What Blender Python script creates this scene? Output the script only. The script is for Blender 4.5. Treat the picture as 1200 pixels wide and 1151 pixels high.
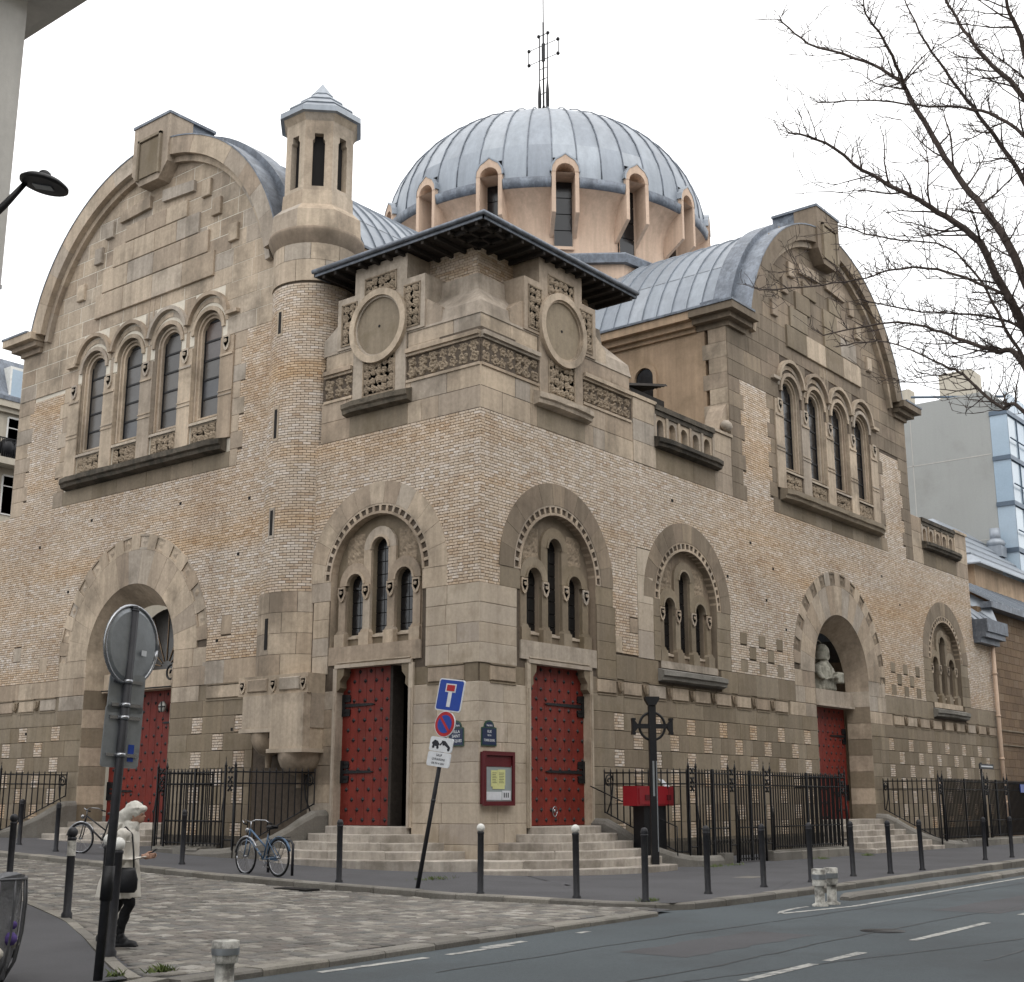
import bpy, bmesh, math, random
from math import pi, sin, cos, radians as rad, sqrt, atan2
from mathutils import Vector, Matrix
from mathutils.geometry import tessellate_polygon
random.seed(7)
R_ = random.random
def U(a, b): return a + (b - a) * R_()
for o in list(bpy.data.objects): bpy.data.objects.remove(o)
scn = bpy.context.scene
COL = scn.collection
# ------------------------------------------------------------------ camera
cam = bpy.data.cameras.new('camera'); camo = bpy.data.objects.new('camera', cam); COL.objects.link(camo)
CAM = Vector((-25.6896, -21.6122, 1.55))
PITCH = math.atan(364.5 / 1540.0); YAW = rad(38.64)
cam.sensor_width = 36.0; cam.lens = 1540.0 / 1200.0 * 36.0; cam.clip_start = .1; cam.clip_end = 2000
camo.location = CAM
camo.rotation_euler = (pi / 2 + PITCH, 0, YAW - pi / 2)
scn.camera = camo
# ------------------------------------------------------------------ sky and light: a bright overcast day
world = bpy.data.worlds.new("World"); scn.world = world; world.use_nodes = True
nt = world.node_tree; nt.nodes.clear()
def wn(t, **k):
    n = nt.nodes.new(t)
    for a, b in k.items(): setattr(n, a, b)
    return n
sky = wn('ShaderNodeTexSky', sky_type='NISHITA', sun_disc=False)
SUN_EL, SUN_AZ = rad(58), rad(205)
sky.sun_elevation = SUN_EL; sky.sun_rotation = SUN_AZ; sky.air_density = 1.2; sky.dust_density = 3
hs = wn('ShaderNodeHueSaturation'); hs.inputs['Saturation'].default_value = .25
geo = wn('ShaderNodeTexCoord'); sep = wn('ShaderNodeSeparateXYZ')
cr = wn('ShaderNodeValToRGB')
cr.color_ramp.elements[0].position = 0; cr.color_ramp.elements[0].color = (.62, .635, .65, 1)
cr.color_ramp.elements[1].position = .9; cr.color_ramp.elements[1].color = (1, .985, .97, 1)
no = wn('ShaderNodeTexNoise'); no.inputs['Scale'].default_value = 1.6; no.inputs['Detail'].default_value = 4
mulc = wn('ShaderNodeVectorMath', operation='SCALE'); mulc.inputs['Scale'].default_value = 17.0
mp = wn('ShaderNodeMapRange'); mp.inputs['To Min'].default_value = .9; mp.inputs['To Max'].default_value = 1.1
mul2 = wn('ShaderNodeVectorMath', operation='SCALE')
mx = wn('ShaderNodeMixRGB'); mx.inputs['Fac'].default_value = .82
bg = wn('ShaderNodeBackground'); bg.inputs['Strength'].default_value = .12
out = wn('ShaderNodeOutputWorld')
lk = nt.links.new
lk(geo.outputs['Generated'], sep.inputs[0]); lk(sep.outputs['Z'], cr.inputs['Fac'])
lk(geo.outputs['Generated'], no.inputs['Vector']); lk(no.outputs['Fac'], mp.inputs['Value'])
lk(cr.outputs['Color'], mulc.inputs[0]); lk(mulc.outputs[0], mul2.inputs[0]); lk(mp.outputs[0], mul2.inputs['Scale'])
lk(sky.outputs[0], hs.inputs['Color']); lk(hs.outputs[0], mx.inputs['Color1']); lk(mul2.outputs[0], mx.inputs['Color2'])
lk(mx.outputs[0], bg.inputs['Color']); lk(bg.outputs[0], out.inputs['Surface'])
sun = bpy.data.lights.new('sun', 'SUN'); sun.energy = .5; sun.angle = rad(35); sun.color = (1, .96, .9)
suno = bpy.data.objects.new('sun', sun); COL.objects.link(suno)
_d = Vector((sin(SUN_AZ) * cos(SUN_EL), cos(SUN_AZ) * cos(SUN_EL), sin(SUN_EL)))
suno.rotation_euler = _d.to_track_quat('Z', 'Y').to_euler(); suno.location = (0, -20, 60)
scn.view_settings.view_transform = 'Standard'; scn.view_settings.look = 'None'
scn.view_settings.exposure = 0.24; scn.view_settings.gamma = 1.0; scn.view_settings.use_curve_mapping = False
scn.render.resolution_x = 1024; scn.render.resolution_y = 982
scn.render.engine = 'CYCLES'

# ------------------------------------------------------------------ materials
def srgb(h):
    h = h.lstrip('#'); c = [int(h[i:i + 2], 16) / 255 for i in (0, 2, 4)]
    return tuple((x / 12.92 if x <= .04045 else ((x + .055) / 1.055) ** 2.4) for x in c)
MATS = {}
def mat(name, cols, rough=.85, big=.25, bigscale=.35, fine=.12, finescale=9, bump=.3, bumpscale=40, metal=0, streak=0,
        stain=None, stainscale=.5, stainamt=.0, spec=.3, zband=None, tintamt=1.0, grain=0, obj=False, alpha=None, coat=0):
    """cols: 1-4 base colours picked per piece (tint attribute + object random); noise on world position gives wear."""
    m = bpy.data.materials.new(name); m.use_nodes = True; n = m.node_tree; L = n.links.new
    for x in list(n.nodes): n.nodes.remove(x)
    def N(t, **k):
        q = n.nodes.new(t)
        for a, b in k.items(): setattr(q, a, b)
        return q
    b = N('ShaderNodeBsdfPrincipled'); o = N('ShaderNodeOutputMaterial'); L(b.outputs[0], o.inputs[0])
    b.inputs['Roughness'].default_value = rough; b.inputs['Metallic'].default_value = metal
    b.inputs['Specular IOR Level'].default_value = spec; b.inputs['Coat Weight'].default_value = coat
    if obj:
        tc = N('ShaderNodeTexCoord'); pos = tc.outputs['Object']
    else:
        g = N('ShaderNodeNewGeometry'); pos = g.outputs['Position']
    def noise(scale, det=4, vec=None, ro=.6):
        q = N('ShaderNodeTexNoise'); q.inputs['Scale'].default_value = scale; q.inputs['Detail'].default_value = det; q.inputs['Roughness'].default_value = ro
        L(vec or pos, q.inputs['Vector']); return q.outputs['Fac']
    def math_(op, a, bb=None, clamp=False):
        q = N('ShaderNodeMath', operation=op, use_clamp=clamp)
        for i, v in enumerate((a, bb)):
            if v is None: continue
            if isinstance(v, (int, float)): q.inputs[i].default_value = v
            else: L(v, q.inputs[i])
        return q.outputs[0]
    if len(cols) > 1:
        at = N('ShaderNodeAttribute', attribute_name='tint'); oi = N('ShaderNodeObjectInfo')
        s = math_('ADD', at.outputs['Fac'], math_('MULTIPLY', oi.outputs['Random'], 1.0)); s = math_('FRACT', s)
        r = N('ShaderNodeValToRGB'); L(s, r.inputs['Fac'])
        els = r.color_ramp.elements
        while len(els) < len(cols): els.new(.5)
        for i, c in enumerate(cols):
            els[i].position = i / (len(cols) - 1) * .98; els[i].color = (*c, 1)
        col = r.outputs['Color']
    else:
        r = N('ShaderNodeRGB'); r.outputs[0].default_value = (*cols[0], 1); col = r.outputs[0]
    if zband:                        # slow bands of another fired colour along the height
        c2, sc, lo, hi = zband
        mpn = N('ShaderNodeMapping'); mpn.inputs['Scale'].default_value = (.05, .05, sc); L(pos, mpn.inputs['Vector'])
        f = noise(1, 3, mpn.outputs[0]); mr = N('ShaderNodeMapRange'); mr.inputs['From Min'].default_value = lo; mr.inputs['From Max'].default_value = hi; L(f, mr.inputs['Value'])
        mm = N('ShaderNodeMixRGB', blend_type='MULTIPLY'); mm.inputs['Color2'].default_value = (*c2, 1); L(mr.outputs[0], mm.inputs['Fac']); L(col, mm.inputs['Color1']); col = mm.outputs[0]
    def modul(col, f, amt):
        mr = N('ShaderNodeMapRange'); mr.inputs['From Min'].default_value = .3; mr.inputs['From Max'].default_value = .7
        mr.inputs['To Min'].default_value = 1 - amt; mr.inputs['To Max'].default_value = 1 + amt; L(f, mr.inputs['Value'])
        v = N('ShaderNodeVectorMath', operation='SCALE'); L(col, v.inputs[0]); L(mr.outputs[0], v.inputs['Scale']); return v.outputs[0]
    if big: col = modul(col, noise(bigscale, 5), big)
    if fine: col = modul(col, noise(finescale, 5, ro=.7), fine)
    if streak:
        mpn = N('ShaderNodeMapping'); mpn.inputs['Scale'].default_value = (2.2, 2.2, .12); L(pos, mpn.inputs['Vector'])
        col = modul(col, noise(1.6, 5, mpn.outputs[0], .65), streak)
    if stain:
        f = noise(stainscale, 6, ro=.65); mr = N('ShaderNodeMapRange'); mr.inputs['From Min'].default_value = .56 - stainamt * .12; mr.inputs['From Max'].default_value = .74 - stainamt * .14; L(f, mr.inputs['Value'])
        mm = N('ShaderNodeMixRGB'); mm.inputs['Color2'].default_value = (*stain, 1); L(math_('MULTIPLY', mr.outputs[0], stainamt), mm.inputs['Fac']); L(col, mm.inputs['Color1']); col = mm.outputs[0]
    L(col, b.inputs['Base Color'])
    if bump:
        bp = N('ShaderNodeBump'); bp.inputs['Strength'].default_value = bump; bp.inputs['Distance'].default_value = .02
        L(noise(bumpscale, 6, ro=.7), bp.inputs['Height']); L(bp.outputs[0], b.inputs['Normal'])
    if rough < .7:
        q = N('ShaderNodeMapRange'); q.inputs['To Min'].default_value = max(0, rough - .12); q.inputs['To Max'].default_value = rough + .15
        L(noise(3, 4), q.inputs['Value']); L(q.outputs[0], b.inputs['Roughness'])
    MATS[name] = m; return m
S = srgb
mat('limestone', [S('9a8b7b'), S('ad9e8c'), S('b2a390'), S('9f8f7d'), S('a2998e'), S('b6a692')], big=.16, fine=.14, streak=.2, stain=S('655c50'), stainscale=.6, stainamt=.6, bump=.3)
mat('pale_joint', [S('cdc6b8')], big=.1, fine=.1, bump=.3)
mat('tar', [S('3a3d40')], big=.2, fine=.3, rough=.6)
mat('limestone_tan', [S('7c705f'), S('857967'), S('8b8070'), S('766b5b'), S('817565')], big=.14, fine=.12, streak=.14, stain=S('63573f'), stainscale=.9, stainamt=.4, bump=.3)
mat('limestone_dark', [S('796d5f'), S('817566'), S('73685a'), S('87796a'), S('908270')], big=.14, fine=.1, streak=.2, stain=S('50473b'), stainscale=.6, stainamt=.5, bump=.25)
mat('limestone_pale', [S('b2a696'), S('aa9d8d'), S('b6aa9a'), S('a4998d')], big=.12, fine=.1, streak=.14, stain=S('7d705c'), stainscale=1.1, stainamt=.5, bump=.25)
mat('limestone_grimy', [S('5d564c'), S('4c463e'), S('6b6356')], big=.35, fine=.3, streak=.25, stain=S('2b2924'), stainscale=1.6, stainamt=.8, bump=.8, bumpscale=22)
mat('carved_stone', [S('8a7c6b'), S('938573')], big=.2, fine=.25, streak=.1, bump=.5, stain=S('4f4638'), stainscale=3, stainamt=.5)
mat('brick_cream', [S('c8bbad'), S('beaf9d'), S('d0c6bb'), S('b8a793'), S('cabdae'), S('b29f8b'), S('d5ccc3'), S('c2b3a1')], big=.08, fine=.08, zband=((.96, .82, .65), .6, .44, .68), bump=.4, streak=.07, stain=S('96795f'), stainscale=.4, stainamt=.35)
mat('mortar', [S('574d43')], big=.15, fine=.25, bump=.6)
mat('stucco_rose', [S('c8b09c')], big=.1, fine=.06, streak=.14, stain=S('85705f'), stainscale=.6, stainamt=.35, bump=.25, bumpscale=25)
mat('stucco_ochre', [S('ab947c')], big=.16, fine=.08, streak=.2, stain=S('75664f'), stainscale=.6, stainamt=.5, bump=.25, bumpscale=25)
mat('zinc', [S('868d96'), S('8f969e'), S('7f868f'), S('979da4')], rough=.42, metal=.3, big=.05, bigscale=.6, fine=.07, finescale=6, streak=.12, bump=.12, bumpscale=6, spec=.5)
mat('lead', [S('666c75'), S('6f757e'), S('5d636c')], rough=.5, metal=.3, big=.2, bigscale=1.5, fine=.2, finescale=8, streak=.25, bump=.3, bumpscale=12, stain=S('8e96a0'), stainscale=2, stainamt=.5)
mat('eave_wood', [S('2b2826'), S('342f2b')], big=.2, fine=.3)
mat('dark_glass', [S('17181b')], rough=.12, big=.3, bigscale=1.3, fine=.2, bump=.25, bumpscale=7, spec=.6)
mat('stained_glass', [S('3a3836'), S('4a4744'), S('55504a'), S('3c3f44'), S('544740')], rough=.2, big=.2, fine=.1, bump=.2, bumpscale=5, spec=.6)
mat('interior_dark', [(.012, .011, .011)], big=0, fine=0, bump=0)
mat('red_door', [S('6c251d'), S('742b22')], rough=.55, big=.15, bigscale=1.5, fine=.12, streak=.2, bump=.15, stain=S('7c4a3e'), stainscale=3.5, stainamt=.25)
mat('black_iron', [S('101115')], rough=.5, big=.25, fine=.2, bump=.3, spec=.4)
mat('bollard_paint', [S('26272c'), S('2c2d31')], rough=.5, big=.2, fine=.2, bump=.1, stain=S('4b4a48'), stainscale=5, stainamt=.3)
mat('white_paint', [S('d8d8d4')], rough=.6, big=.1, fine=.1, bump=.1, stain=S('8f8d86'), stainscale=4, stainamt=.3)
mat('dirty_white', [S('b9b8b2')], rough=.7, big=.2, fine=.3, finescale=14, bump=.2, stain=S('55534f'), stainscale=5, stainamt=.8)
mat('asphalt_road', [S('4f565a')], rough=.85, big=.1, bigscale=.25, fine=.16, finescale=26, bump=.6, bumpscale=90, stain=S('44474a'), stainscale=.35, stainamt=.6, streak=0)
mat('asphalt_walk', [S('525255')], rough=.9, big=.12, bigscale=.4, fine=.12, finescale=30, bump=.5, bumpscale=110, stain=S('474749'), stainscale=.6, stainamt=.5)
mat('granite', [S('79766f'), S('817e78'), S('6e6b66'), S('88847c')], big=.15, bigscale=1.1, fine=.2, finescale=30, bump=.5, bumpscale=60, stain=S('55524a'), stainscale=1.4, stainamt=.5)
mat('sett_stone', [S('666360'), S('75716b'), S('5a5855'), S('7c7871'), S('6d6762'), S('646462'), S('86827a'), S('93908a')], big=.18, fine=.22, finescale=20, bump=.6, bumpscale=30, rough=.75)
mat('sett_joint', [S('4b4946')], big=.2, fine=.4, finescale=14, bump=.8)
mat('step_stone', [S('a29b93'), S('aea79e'), S('958e86')], big=.14, bigscale=.8, fine=.12, streak=.22, bump=.3, stain=S('6b6459'), stainscale=1.2, stainamt=.6)
mat('earth', [S('4b4a47')], big=.3, fine=.3)
mat('sign_blue', [S('1c3f94')], rough=.35, big=.06, fine=.05, bump=0, spec=.5)
mat('sign_red', [S('a3232b')], rough=.35, big=.06, fine=.05, bump=0, spec=.5)
mat('sign_white', [S('c9cdd2')], rough=.4, big=.06, fine=.1, bump=0, spec=.5)
mat('plate_blue', [S('182748')], rough=.35, big=.1, fine=.05, bump=0, spec=.5)
mat('plate_green', [S('2b4a3c')], rough=.4, big=.1, fine=.05, bump=0, spec=.5)
mat('aluminium', [S('868b90'), S('8e9397')], rough=.35, metal=.5, big=.15, fine=.12, bump=.1, spec=.5)
mat('notice_red', [S('551a20')], rough=.45, big=.1, fine=.1, bump=.05)
mat('notice_back', [S('8c9596')], rough=.5, big=.05, fine=.05, bump=0)
mat('paper_yellow', [S('c4c68d')], rough=.8, big=.1, fine=.08, bump=.2)
mat('paper_white', [S('c6c9cf')], rough=.8, big=.05, fine=.08, bump=.1)
mat('ink', [S('2a2c33')], rough=.8, big=0, fine=0, bump=0)
mat('bark', [S('4a413e'), S('584e49')], big=.2, bigscale=2, fine=.3, finescale=20, bump=.8, bumpscale=30)
mat('weed', [S('4a5a2c'), S('5b6636'), S('3d4a25')], big=.2, fine=.2, bump=0)
mat('coat', [S('c9c5bd')], big=.08, bigscale=3, fine=.05, bump=.35, bumpscale=9)
mat('scarf', [S('c4c2bb')], big=.1, bigscale=5, fine=.06, bump=.5, bumpscale=16)
mat('black_cloth', [S('101114')], big=.2, fine=.1, bump=.3, bumpscale=20)
mat('skin', [S('a98674')], big=.05, fine=.05, bump=.1, rough=.5)
mat('hair_light', [S('8a6a4c')], big=.2, fine=.3, bump=.5)
mat('leather_black', [S('141519')], rough=.4, big=.1, fine=.1, bump=.2)
mat('bike_blue', [S('46607c')], rough=.35, big=.1, fine=.1, bump=0, spec=.5)
mat('chrome', [S('9a9ca0')], rough=.25, metal=.9, big=.1, fine=.1, bump=0)
mat('rubber', [S('16171a')], rough=.8, big=.1, fine=.1)
mat('bag_film', [S('7f8084')], rough=.25, big=.15, bigscale=5, fine=.15, bump=.9, bumpscale=9, spec=.6)
mat('bin_bars', [S('5c5d60')], rough=.45, metal=.4, big=.1, fine=.1)
mat('litter_purple', [S('5a4a86')], big=.2, fine=.3); mat('litter_white', [S('c7c3ba')], big=.2, fine=.3)
mat('concrete_grey', [S('9fa19f')], big=.05, bigscale=.15, fine=.04, streak=.02, bump=.15, stain=S('7b7a74'), stainscale=.2, stainamt=.4)
mat('render_grey', [S('b5b3ae')], big=.08, bigscale=.3, fine=.05, streak=.08, bump=.2)
mat('curtain_glass', [S('a9bac8'), S('b9c7d1'), S('9aaebf'), S('c8d2d9')], rough=.15, metal=.0, big=.1, fine=.05, bump=.05, spec=.8)
mat('steel_frame', [S('5d6a78')], rough=.4, metal=.4, big=.1, fine=.1)
mat('haussmann_stone', [S('bdb6a8'), S('b2ab9d')], big=.08, fine=.06, streak=.1, bump=.2)
mat('annex_brick', [S('6b5845'), S('75614c'), S('62503f'), S('7a6855')], big=.14, fine=.2, finescale=12, bump=.5)
mat('red_box', [S('8c1622')], rough=.4, big=.1, fine=.08, bump=0, spec=.5)
mat('statue_stone', [S('a9a79c'), S('9a988d')], big=.3, bigscale=2, fine=.15, bump=.3, stain=S('5d5b52'), stainscale=2.5, stainamt=.8)

# ------------------------------------------------------------------ mesh builder
def ident(p): return p
def TR(p): return (p[0], -p[1], p[2])          # (along, out, up) on the wall facing the avenue
def TL(p): return (-p[1], p[0], p[2])          # (along, out, up) on the wall facing the side street
class M:
    def __init__(s, tr=ident): s.v = []; s.f = []; s.t = []; s.tr = tr; s.smooth = []
    def add(s, vs, fs, t=None, smooth=False):
        k = len(s.v); tr = s.tr
        s.v.extend(tr(p) for p in vs)
        if t is None: t = R_()
        for f in fs: s.f.append(tuple(i + k for i in f)); s.t.append(t); s.smooth.append(smooth)
        return s
    def box(s, a0, a1, b0, b1, c0, c1, t=None, back=True):
        vs = [(a0, b0, c0), (a1, b0, c0), (a1, b1, c0), (a0, b1, c0), (a0, b0, c1), (a1, b0, c1), (a1, b1, c1), (a0, b1, c1)]
        fs = [(0, 3, 2, 1), (4, 5, 6, 7), (0, 1, 5, 4), (1, 2, 6, 5), (2, 3, 7, 6), (3, 0, 4, 7)]
        if not back: fs.pop(2)
        return s.add(vs, fs, t)
    def pillow(s, a0, a1, c0, c1, w0, w1, bv=.012, t=None):
        """a wall block: flat face at w1, chamfered arrises, no back"""
        vs = [(a0, w0, c0), (a1, w0, c0), (a1, w0, c1), (a0, w0, c1), (a0, w1 - bv, c0), (a1, w1 - bv, c0), (a1, w1 - bv, c1), (a0, w1 - bv, c1),
              (a0 + bv, w1, c0 + bv), (a1 - bv, w1, c0 + bv), (a1 - bv, w1, c1 - bv), (a0 + bv, w1, c1 - bv)]
        fs = [(8, 9, 10, 11)]
        for i in range(4):
            j = (i + 1) % 4; fs.append((4 + i, 4 + j, 8 + j, 8 + i)); fs.append((i, j, 4 + j, 4 + i))
        return s.add(vs, fs, t)
    def prism(s, poly, w0, w1, t=None, caps=(1, 1), smooth=False):
        """poly in (along, up), extruded in the out direction"""
        n = len(poly); vs = [(p[0], w0, p[1]) for p in poly] + [(p[0], w1, p[1]) for p in poly]
        fs = [(i, (i + 1) % n, n + (i + 1) % n, n + i) for i in range(n)]
        if caps[0]: fs.append(tuple(range(n)))
        if caps[1]: fs.append(tuple(range(2 * n - 1, n - 1, -1)))
        return s.add(vs, fs, t)
    def slab(s, poly, z0, z1, t=None):
        """poly in (x, y), between two heights (numbers or functions of x, y)"""
        f0 = z0 if callable(z0) else (lambda x, y: z0); f1 = z1 if callable(z1) else (lambda x, y: z1)
        n = len(poly); vs = [(p[0], p[1], f0(*p)) for p in poly] + [(p[0], p[1], f1(*p)) for p in poly]
        fs = [(i, (i + 1) % n, n + (i + 1) % n, n + i) for i in range(n)] + [tuple(range(n - 1, -1, -1)), tuple(range(n, 2 * n))]
        return s.add(vs, fs, t)
    def plate(s, outer, holes, w, t=None, rev=0):
        """flat plate with true holes, at out = w; rev: depth of the reveals of every hole"""
        loops = [[Vector((p[0], p[1], 0)) for p in l] for l in [outer] + holes]
        tri = tessellate_polygon(loops); flat = [(p.x, w, p.y) for l in loops for p in l]
        s.add(flat, [tuple(f) for f in tri], t)
        if rev:
            for h in holes: s.prism(h, w, w - rev, t, caps=(0, 0))
        return s
    def wedge(s, cu, cz, r0, r1, a0, a1, w0, w1, t=None, seg=3, bv=0):
        g = 0
        A = [a0 + (a1 - a0) * i / seg for i in range(seg + 1)]
        poly = [(cu + r1 * cos(a), cz + r1 * sin(a)) for a in A] + [(cu + r0 * cos(a), cz + r0 * sin(a)) for a in reversed(A)]
        return s.prism(poly, w0, w1, t)
    def lathe(s, prof, c=(0, 0), n=16, t=None, a0=0, a1=2 * pi, smooth=True, flat=False):
        full = abs(a1 - a0 - 2 * pi) < 1e-6; m = n if full else n + 1; vs = []; fs = []
        for (r, z) in prof:
            for i in range(m):
                a = a0 + (a1 - a0) * i / n; vs.append((c[0] + r * cos(a), c[1] + r * sin(a), z))
        for k in range(len(prof) - 1):
            for i in range(n):
                j = (i + 1) % m
                if not full and i == n: continue
                fs.append((k * m + i, k * m + j, (k + 1) * m + j, (k + 1) * m + i))
        return s.add(vs, fs, t, smooth=smooth and not flat)
    def tube(s, pts, r, n=6, t=None, smooth=True, cap=True):
        pts = [Vector(p) for p in pts]; rr = r if isinstance(r, (list, tuple)) else [r] * len(pts)
        vs = []; fs = []; prev = None
        for i, p in enumerate(pts):
            d = (pts[min(i + 1, len(pts) - 1)] - pts[max(i - 1, 0)])
            if d.length < 1e-9: d = Vector((0, 0, 1))
            d.normalize()
            if prev is None:
                up = Vector((0, 0, 1)) if abs(d.z) < .9 else Vector((1, 0, 0)); x = d.cross(up).normalized()
            else:
                x = (prev - d * prev.dot(d))
                x = x.normalized() if x.length > 1e-6 else d.orthogonal().normalized()
            prev = x; y = d.cross(x)
            for k in range(n):
                a = 2 * pi * k / n; q = p + (x * cos(a) + y * sin(a)) * rr[i]; vs.append(tuple(q))
        for i in range(len(pts) - 1):
            for k in range(n):
                j = (k + 1) % n; fs.append((i * n + k, i * n + j, (i + 1) * n + j, (i + 1) * n + k))
        if cap: fs.append(tuple(range(n - 1, -1, -1))); fs.append(tuple(range((len(pts) - 1) * n, len(pts) * n)))
        return s.add(vs, fs, t, smooth=smooth)
    def ball(s, c, r, n=8, m=6, t=None):
        rx, ry, rz = r if isinstance(r, (tuple, list)) else (r, r, r); vs = []; fs = []
        for i in range(m + 1):
            b = -pi / 2 + pi * i / m
            for k in range(n):
                a = 2 * pi * k / n; vs.append((c[0] + rx * cos(b) * cos(a), c[1] + ry * cos(b) * sin(a), c[2] + rz * sin(b)))
        for i in range(m):
            for k in range(n):
                j = (k + 1) % n; fs.append((i * n + k, i * n + j, (i + 1) * n + j, (i + 1) * n + k))
        return s.add(vs, fs, t, smooth=True)
    def loft(s, secs, n=14, t=None, cap=True):
        """secs: (centre, rx, ry[, frame matrix])"""
        vs = []; fs = []
        for sec in secs:
            c, rx, ry = sec[0], sec[1], sec[2]; F = sec[3] if len(sec) > 3 else Matrix.Identity(3)
            for k in range(n):
                a = 2 * pi * k / n; q = Vector(c) + F @ Vector((rx * cos(a), ry * sin(a), 0)); vs.append(tuple(q))
        for i in range(len(secs) - 1):
            for k in range(n):
                j = (k + 1) % n; fs.append((i * n + k, i * n + j, (i + 1) * n + j, (i + 1) * n + k))
        if cap: fs.append(tuple(range(n - 1, -1, -1))); fs.append(tuple(range((len(secs) - 1) * n, len(secs) * n)))
        return s.add(vs, fs, t, smooth=True)
    def build(s, name, material, parent=None, kind=None, label=None, autosmooth=None):
        o = Vector(ORG.get(parent.name, (0, 0, 0))) if parent else Vector((0, 0, 0))
        me = bpy.data.meshes.new(name)
        vs = [(p[0] - o.x, p[1] - o.y, p[2] - o.z) for p in s.v]
        me.from_pydata(vs, [], s.f)
        at = me.attributes.new('tint', 'FLOAT', 'FACE'); at.data.foreach_set('value', s.t)
        if any(s.smooth): me.polygons.foreach_set('use_smooth', s.smooth)
        me.materials.append(MATS[material]); me.update()
        ob = bpy.data.objects.new(name, me); COL.objects.link(ob)
        if parent: ob.parent = parent; ORG[ob.name] = tuple(o)
        else: ORG[ob.name] = (0, 0, 0)
        if kind: ob['kind'] = kind
        if label: ob['label'] = label
        return ob
ORG = {}
def thing(name, label, cat, loc=(0, 0, 0), group=None, rotz=0):
    o = bpy.data.objects.new(name, None); COL.objects.link(o); o.location = loc; ORG[o.name] = tuple(loc)
    o.empty_display_size = .3
    o['label'] = label; o['category'] = cat
    if group: o['group'] = group
    return o
def tag(o, label, cat, group=None):
    o['label'] = label; o['category'] = cat
    if group: o['group'] = group
    return o
def kids(o): return [c for c in ALLKIDS.get(o.name, [])]
def dup(root, loc, label, parent=None):
    r = root.copy(); COL.objects.link(r)
    if parent is None: r.location = loc; r['label'] = label
    else: r.parent = parent; r.matrix_parent_inverse = root.matrix_parent_inverse.copy()
    for ch in root.children: dup(ch, None, None, r)
    return r
def piece(name, mesh, loc, parent):
    ob = bpy.data.objects.new(name, mesh); COL.objects.link(ob); o = Vector(ORG.get(parent.name, (0, 0, 0)))
    ob.parent = parent; ob.location = Vector(loc) - o; ORG[ob.name] = tuple(o); return ob
def text_mesh(txt, size, tr, material, parent, name='lettering', align='CENTER', bold=0, sx=1, depth=.002):
    """real flat letters: tr maps (x, y) of the text plane and a small lift to the world"""
    cu = bpy.data.curves.new('t', 'FONT'); cu.body = txt; cu.size = size; cu.align_x = align; cu.align_y = 'CENTER'; cu.offset = bold; cu.resolution_u = 2
    ob = bpy.data.objects.new('t', cu); me = bpy.data.meshes.new_from_object(ob)
    m = M(); m.add([tr(v.co.x * sx, v.co.y, depth) for v in me.vertices], [tuple(p.vertices) for p in me.polygons])
    bpy.data.objects.remove(ob); bpy.data.curves.remove(cu); bpy.data.meshes.remove(me)
    return m.build(name, material, parent)
# ------------------------------------------------------------------ interval helpers for wall coursing
def subtract(iv, cuts):
    for c0, c1 in cuts:
        nv = []
        for a, b in iv:
            if c1 <= a or c0 >= b: nv.append((a, b)); continue
            if c0 > a: nv.append((a, c0))
            if c1 < b: nv.append((c1, b))
        iv = nv
    return iv
def chord(shape, z0, z1):
    """widest extent of a shape between two heights"""
    k = shape[0]
    if k == 'r':
        _, a, b, c, d = shape
        return (a, b) if z1 > c and z0 < d else None
    if k == 'a':      # arch: centre, springing z, radius, bottom z
        _, cu, cz, r, bot = shape
        if z1 <= bot or z0 >= cz + r: return None
        if z0 < cz: return (cu - r, cu + r)
        h = sqrt(max(0, r * r - (z0 - cz) ** 2)); return (cu - h, cu + h)
def archpoly(cu, cz, r, bot, n=18):
    return [(cu - r, bot)] + [(cu - r * cos(pi * i / n), cz + r * sin(pi * i / n)) for i in range(n + 1)] + [(cu + r, bot)]
# ------------------------------------------------------------------ ground, streets, kerbs
def gz(y): return -.2 if y < -3.7 else -.09 + .03 * min(y, 40)
def gs(y): return gz(y) - .11 if y > -3 else gz(y) - .11 + .06 * min(1, (-3 - y) / 6)
ROADZ = -.32
def struct(o): o['kind'] = 'structure'; return o
def strip_sheet(name, material, left, right, zf, n=1, kind='structure'):
    """sheet between two polylines of equal length"""
    m = M(); vs = []; fs = []
    for (a, b) in zip(left, right):
        for i in range(n + 1):
            t = i / n; x = a[0] + (b[0] - a[0]) * t; y = a[1] + (b[1] - a[1]) * t; vs.append((x, y, zf(y)))
    for k in range(len(left) - 1):
        for i in range(n): fs.append((k * (n + 1) + i, k * (n + 1) + i + 1, (k + 1) * (n + 1) + i + 1, (k + 1) * (n + 1) + i))
    m.add(vs, fs); o = m.build(name, material); o['kind'] = kind; return o
g_ = strip_sheet('ground', 'earth', [(-400, y) for y in (-400, -3.7, 0, 10, 20, 40, 400)], [(400, y) for y in (-400, -3.7, 0, 10, 20, 40, 400)], lambda y: gz(y) - .3)
# avenue, running along x
road = strip_sheet('main_road', 'asphalt_road', [(x, -17.4) for x in range(-120, 141, 10)], [(x, -8.2) for x in range(-120, 141, 10)], lambda y: ROADZ)
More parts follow.
